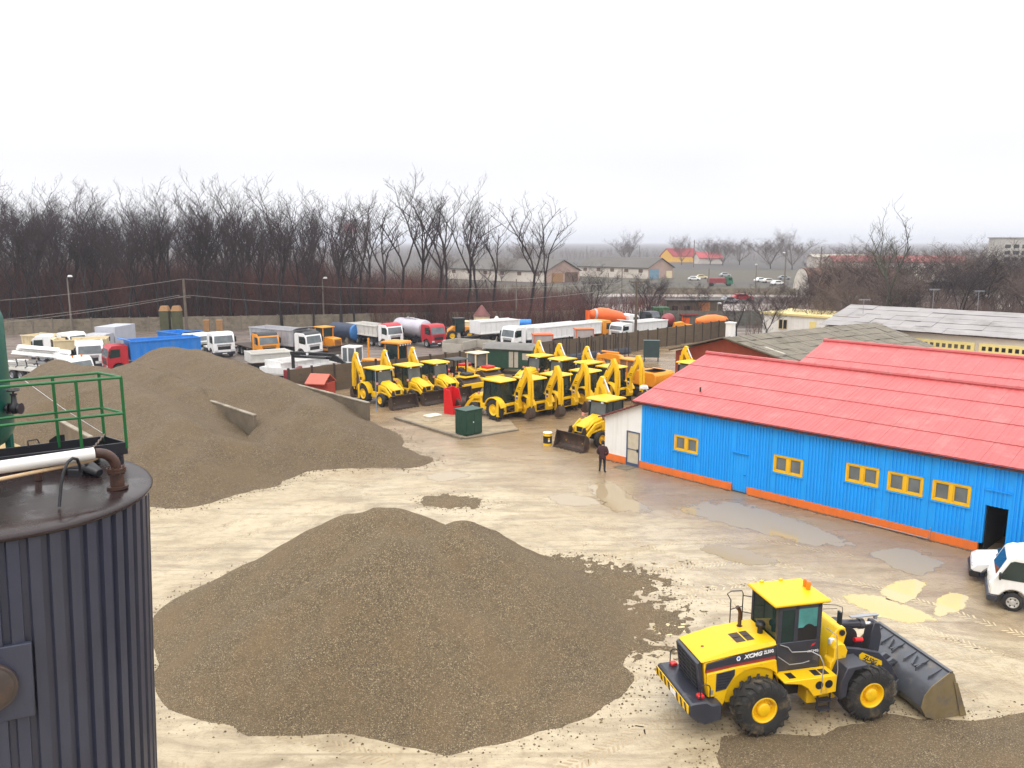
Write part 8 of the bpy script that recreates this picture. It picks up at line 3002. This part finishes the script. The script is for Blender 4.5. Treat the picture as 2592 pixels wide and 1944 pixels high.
def far_car(px, py, a, col, label, sc=1.0):
    q = g(px, py)
    r = empty('parked_car', (q.x, q.y, 0), a, label, 'car', scale=sc)
    v = MB()
    v.prism([(-2.1, 0.35), (-2.1, 0.9), (-1.6, 1.0), (-1.1, 1.45), (0.5, 1.45), (1.1, 0.98), (2.1, 0.85), (2.1, 0.35)], -0.85, 0.85)
    v.obj('body', col, r, bevel=0.08)
    v = MB()
    v.prism([(-1.35, 1.0), (-1.0, 1.38), (0.42, 1.38), (0.85, 1.0)], -0.86, 0.86)
    v.obj('window', GLASS, r)
    for x in (-1.3, 1.3):
        for sy in (-1, 1):
            v = MB()
            v.cyl((x, 0.62 * sy, 0.32), (x, 0.88 * sy, 0.32), 0.32, n=12)
            v.obj('wheel', TYRE, r)
far_car(1878, 762, 0.1, RED, 'red car on the dirt road beyond the timber shed', 1.15)
far_car(1845, 768, 0.4, STEEL, 'grey car in front of the red car on the dirt road')
for px, py, cl, lb in ((1757, 710, WHT, 'white car on the gravel field left of the far red truck'), (1775, 706, CREAM, 'cream car next to the white one on the gravel field'), (1835, 700, GREYT, 'grey car behind the far red truck'), (1925, 714, WHT, 'white car right of the red far truck'), (1945, 716, WHTD, 'dusty white car beside a thin lamp post'), (1968, 722, WHT, 'white car before the white junk by the hangar'), (1985, 708, STEEL, 'grey car at the far hangar'), (1450, 712, GREYT, 'grey car by the right barn gable')):
    far_car(px, py, random.uniform(-0.3, 0.3), cl, lb)
# low concrete walls on the field
slab_fence('low grey slab fence across the far gravel field', [(34, 205), (70, 202), (112, 199)], 1.6, 6.0, CONC, POLE, 'concrete_fence')

# ------------------------------------------------------------------ trees
def grow(tb, cb, rnd, H, trunk=0.36, stems=3, twigs=5, spread=0.42, r0=None, droop=0.0, maxd=4):
    r0 = r0 or H * 0.0115
    def path(p, d, L_, n, wob):
        pts = [Vector(p)]
        d = Vector(d).normalized()
        for k in range(n):
            d = (d + Vector((rnd.gauss(0, wob), rnd.gauss(0, wob), rnd.gauss(0.05, wob * 0.5)))).normalized()
            pts.append(pts[-1] + d * (L_ / n))
        return pts, d
    def tube3(b, pts, ra, rb, n):
        m = len(pts)
        b.tube(pts, [ra + (rb - ra) * i / (m - 1) for i in range(m)], n)
    def branch(p, d, L_, r_, depth):
        nseg = 4 if depth <= 1 else (3 if depth == 2 else 2)
        pts, d2 = path(p, d, L_, nseg, 0.16 if depth < 2 else 0.24)
        tube3(cb, pts, r_, r_ * 0.45, 5 if depth == 0 else 3)
        if depth >= maxd:
            return
        kids = {0: twigs + 2, 1: twigs, 2: twigs, 3: twigs - 1}.get(depth, 2)
        for k in range(kids):
            u = 0.25 + 0.75 * (k + rnd.random()) / kids
            i = min(nseg - 1, int(u * nseg))
            q = pts[i] + (pts[i + 1] - pts[i]) * (u * nseg - i)
            az = rnd.uniform(0, 6.283)
            side_ = Vector((math.cos(az), math.sin(az), rnd.uniform(-0.15, 0.35)))
            dd = (d2 * 0.75 + side_ * rnd.uniform(0.55, 1.0) * (0.8 + spread) + Vector((0, 0, 0.30 - droop))).normalized()
            branch(q, dd, L_ * rnd.uniform(0.38, 0.62), max(r_ * 0.47, 0.017), depth + 1)
    pts, d = path((0, 0, 0), (rnd.gauss(0, 0.05), rnd.gauss(0, 0.05), 1), H * trunk, 4, 0.05)
    tube3(tb, pts, r0, r0 * 0.72, 7)
    for s_ in range(stems):
        az = 6.283 * (s_ + rnd.random() * 0.7) / stems
        dd = Vector((math.cos(az) * spread, math.sin(az) * spread, 1))
        branch(pts[-1] - Vector((0, 0, 0.05)), dd, H * (1 - trunk) * rnd.uniform(0.62, 0.86), r0 * 0.60, 0)
    for s_ in range(2):
        az = rnd.uniform(0, 6.283)
        branch(pts[2 + s_], Vector((math.cos(az), math.sin(az), 1.0)), H * 0.2, r0 * 0.3, 1)
VAR = []
def variant(seed, **k):
    rnd = random.Random(seed)
    tb, cb = MB(), MB()
    bk_ = k.pop('bark', BARK)
    tw_ = k.pop('twig', TWIG)
    grow(tb, cb, rnd, 20.0, **k)
    t = tb.obj('trunk', bk_)
    c = cb.obj('crown', tw_)
    for o in (t, c):
        COL.objects.unlink(o)
    return (t, c)
TALL = [variant(100 + i, trunk=0.34 + 0.05 * (i % 3), stems=2 + (i % 3), twigs=4, spread=0.16 + 0.05 * (i % 3), r0=0.27) for i in range(6)]
SPREAD = [variant(200 + i, trunk=0.26, stems=4, twigs=5, spread=0.5, r0=0.26) for i in range(4)]
SPARSE = [variant(300 + i, trunk=0.42, stems=2 + i % 2, twigs=3, spread=0.32, r0=0.27) for i in range(4)]
BUSHY = [variant(400 + i, trunk=0.12, stems=6, twigs=5, spread=0.7, r0=0.3, twig=TWIGB) for i in range(3)]
PALE = [variant(500 + i, trunk=0.40, stems=3, twigs=3, spread=0.30, r0=0.34, bark=BARKG, twig=BARKG) for i in range(1)]
def tree(kind, x, y, h, label, group=None, rz=None, name='bare_tree', cat='tree', wide=1.0):
    r = empty(name, (x, y, 0), random.uniform(0, 6.283) if rz is None else rz, label, cat, group)
    s_ = h / 20.0
    r.scale = (s_ * wide, s_ * wide, s_)
    for o in kind:
        c = o.copy()
        COL.objects.link(c)
        c.parent = r
    return r
rnd = random.Random(5)
WOOD_G = 'bare trees of the wood behind the truck yard'
WLAB = ['bare grey-brown tree in the dense wood behind the truck yard, left of the tower block']
cnt = 0
for (Y0, Y1, n, h0, h1) in ((121.5, 126, 34, 12.5, 20.8), (130, 150, 30, 14, 21), (150, 180, 24, 15, 22), (180, 230, 14, 17, 23)):
    for k in range(n):
        Y = rnd.uniform(Y0, Y1)
        px = -90 + (930 + 90) * (k + rnd.uniform(0.0, 1.0)) / n
        x = (px - 1296) / FPX * Y / 0.985
        lim = 1.0
        if 190 < px < 330: lim = 0.9
        if px < 130: lim = 1.04
        if px > 780: lim = 0.92
        kd = rnd.choice(TALL + TALL + SPREAD[:1] if px < 620 else TALL + SPARSE)
        tree(kd, x, Y, rnd.uniform(h0, h1) * lim, WLAB[0], WOOD_G)
        cnt += 1
for (px, top, Y, kd, lab) in ((905, 520, 126, SPARSE[0], 'tall bare tree standing free right of the tower block'), (962, 520, 128, SPARSE[1], 'slim bare tree second from the tower block, at the thin end of the wood'),
                         (1010, 478, 130, SPARSE[2], 'forked bare tree third from the tower block, above the red-cab tanker'), (1062, 476, 134, TALL[2], 'tallest bare tree at the thin end of the wood above the silver tanker'), (1092, 482, 128, SPARSE[3], 'leaning bare tree with a long bent stem above the silver tanker'),
                         (1130, 528, 127, SPARSE[0], 'small bare tree between the two gaps at the end of the wood'), (1180, 515, 130, SPARSE[1], 'left tree of the bare pair before the left barn'), (1212, 520, 127, TALL[1], 'middle bare tree before the left barn'), (1245, 520, 130, SPARSE[2], 'right tree of the bare pair before the left barn'),
                         (1335, 506, 128, SPARSE[3], 'lone tall bare tree with an open crown and two bird nests'), (1378, 536, 130, SPARSE[0], 'rightmost bare tree beside the lone tall one')):
    a = at(px, top, Y)
    tree(kd, a.x, Y, a.z, lab)
# trees on the plain and on the right
for (px, top, Y, kd, wide, lab) in ((1585, 596, 430, BUSHY[0], 0.9, 'distant spindly tree on the horizon above the long barn'), (1728, 598, 470, BUSHY[1], 0.8, 'distant tree right behind the red house roof'), (1800, 605, 470, BUSHY[2], 1.1, 'round distant tree right of the red roofed house'),
                              (1832, 610, 460, BUSHY[0], 1.3, 'second round distant tree right of the red roofed house'), (1875, 606, 470, BUSHY[1], 1.2, 'third round distant tree right of the red roofed house'), (1955, 598, 400, BUSHY[2], 1.3, 'wide reddish tree behind the lamp mast on the plain'), (2010, 594, 390, BUSHY[0], 1.0, 'pale distant tree right of the wide reddish one'),
                              (1345, 605, 300, BUSHY[1], 0.9, 'distant bush-like tree behind the left barn'), (1120, 640, 280, BUSHY[2], 1.2, 'low tree at the left end of the left barn'), (1270, 655, 270, BUSHY[0], 1.2, 'low reddish tree between the two barns')):
    a = at(px, top, Y)
    tree(kd, a.x, Y, max(3, a.z), lab, wide=wide)
a = at(2190, 562, 104)
tree(PALE[0], at(2230, 770, 104).x, 104, a.z, 'tall pale bare tree leaning left, highest above the grey roof on the right', rz=2.0)
RG = 'bare trees behind the long grey roof'
rr_ = random.Random(9)
for k in range(34):
    Y = rr_.uniform(104, 165)
    px = 2010 + (2680 - 2010) * (k + rr_.random()) / 34
    x = (px - 1296) / FPX * Y / 0.985
    htop = rr_.uniform(6.5, 11.0) if px > 2120 else rr_.uniform(5, 8)
    tree(rr_.choice(BUSHY + SPREAD), x, Y, htop * (1 + (Y - 104) / 400), 'bare brown tree among the thick brush behind the long grey roof', RG, wide=1.25)
for (px, top, Y, lab) in ((1870, 735, 108, 'small bare tree before the white flat roofed building'), (1945, 740, 104, 'second small bare tree before the flat roofed building'), (2000, 720, 112, 'small bare tree above the yellow cornice'), (1500, 690, 128, 'small bare tree left of the orange mixer'), (1640, 705, 135, 'small bare tree right of the tall dark pole'), (1660, 715, 140, 'second small bare tree right of the tall dark pole'), (1770, 720, 140, 'thin bare tree behind the timber shed')):
    a = at(px, top, Y)
    tree(SPREAD[int(px) % 4], a.x, Y, a.z, lab, wide=1.2)

# thicket under the trees: nobody could count its stems
def thicket(name, label, m, spots, seed):
    rnd = random.Random(seed)
    vs, fs = [], []
    def spike(p, d, L_, r_):
        o = len(vs)
        u = Vector((-d.y, d.x, 0))
        if u.length < 1e-4: u = Vector((1, 0, 0))
        u.normalize()
        w = d.cross(u).normalized()
        vs.extend([tuple(p + u * r_), tuple(p - u * r_ * 0.5 + w * r_ * 0.8), tuple(p - u * r_ * 0.5 - w * r_ * 0.8), tuple(p + d * L_)])
        fs.extend([(o, o + 1, o + 3), (o + 1, o + 2, o + 3), (o + 2, o, o + 3)])
    for (x, y, h) in spots:
        for s_ in range(rnd.randint(2, 4)):
            d = Vector((rnd.gauss(0, 0.22), rnd.gauss(0, 0.22), 1)).normalized()
            p = Vector((x + rnd.gauss(0, 0.5), y + rnd.gauss(0, 0.5), 0))
            L_ = h * rnd.uniform(0.7, 1.1)
            spike(p, d, L_, 0.035)
            for q in range(7):
                u = rnd.uniform(0.15, 0.95)
                d2 = (d + Vector((rnd.gauss(0, 0.55), rnd.gauss(0, 0.55), rnd.gauss(0.1, 0.3)))).normalized()
                spike(p + d * (L_ * u), d2, L_ * rnd.uniform(0.2, 0.45), 0.018)
    me = bpy.data.meshes.new(name)
    me.from_pydata(vs, [], fs)
    me.materials.append(m)
    o = bpy.data.objects.new(name, me)
    COL.objects.link(o)
    return tag(o, label, 'brush', kind='stuff')
rnd = random.Random(21)
sp_ = []
for k in range(5200):
    Y = 125 + 80 * rnd.random() ** 1.6
    px = rnd.uniform(-80, 1130)
    hh = rnd.uniform(4.5, 11.0) * (1.0 if px < 850 else 0.72)
    sp_.append(((px - 1296) / FPX * Y / 0.985, Y, hh))
thicket('brush_thicket', 'dense red-brown leafless brush filling the wood behind the truck yard', BRUSH, sp_, 1)
sp_ = []
for k in range(1500):
    Y = 124 + 60 * rnd.random() ** 1.4
    px = rnd.uniform(1050, 1480)
    sp_.append(((px - 1296) / FPX * Y / 0.985, Y, rnd.uniform(2.0, 5.2) * (1.25 - 0.5 * (px - 1050) / 430)))
for k in range(420):
    Y = 126 + 45 * rnd.random()
    px = rnd.uniform(1460, 1760)
    sp_.append(((px - 1296) / FPX * Y / 0.985, Y, rnd.uniform(1.5, 3.6)))
thicket('brush_thicket', 'loose reddish bushes between the wood and the dirt road', BRUSH, sp_, 2)
sp_ = []
for k in range(1500):
    Y = 100 + 75 * rnd.random() ** 1.3
    px = rnd.uniform(1880, 2700)
    if px < 2140 and Y < 112: continue
    sp_.append(((px - 1296) / FPX * Y / 0.985, Y, rnd.uniform(2.5, 5.5) * (0.55 if px < 2080 else 1)))
thicket('brush_thicket', 'grey-brown leafless brush behind the long grey roof on the right', BRUSHG, sp_, 3)
sp_ = []
for k in range(3600):
    Y = rnd.uniform(520, 1100)
    px = rnd.uniform(-100, 2700)
    sp_.append(((px - 1296) / FPX * Y / 0.985, Y, rnd.uniform(3, 8)))
thicket('distant_woods', 'dark far line of woods along the horizon', BRUSHG, sp_, 4)

# ------------------------------------------------------------------ haze
HZ = bpy.data.materials.new('haze_air')
HZ.use_nodes = True
t = HZ.node_tree
for n_ in list(t.nodes):
    if n_.type == 'BSDF_PRINCIPLED': t.nodes.remove(n_)
pv_ = t.nodes.new('ShaderNodeVolumePrincipled')
pv_.inputs['Density'].default_value = 0.00032
pv_.inputs['Color'].default_value = (0.90, 0.92, 1.0, 1)
pv_.inputs['Anisotropy'].default_value = 0.0
t.links.new(pv_.outputs[0], t.nodes['Material Output'].inputs['Volume'])
b = MB()
b.box(-9100, 9100, -310, 14100, -1.0, 60.0)
o = b.obj('haze', HZ, smooth=False)
tag(o, 'thin grey winter haze over the whole place', 'haze', kind='stuff')
o.visible_shadow = True
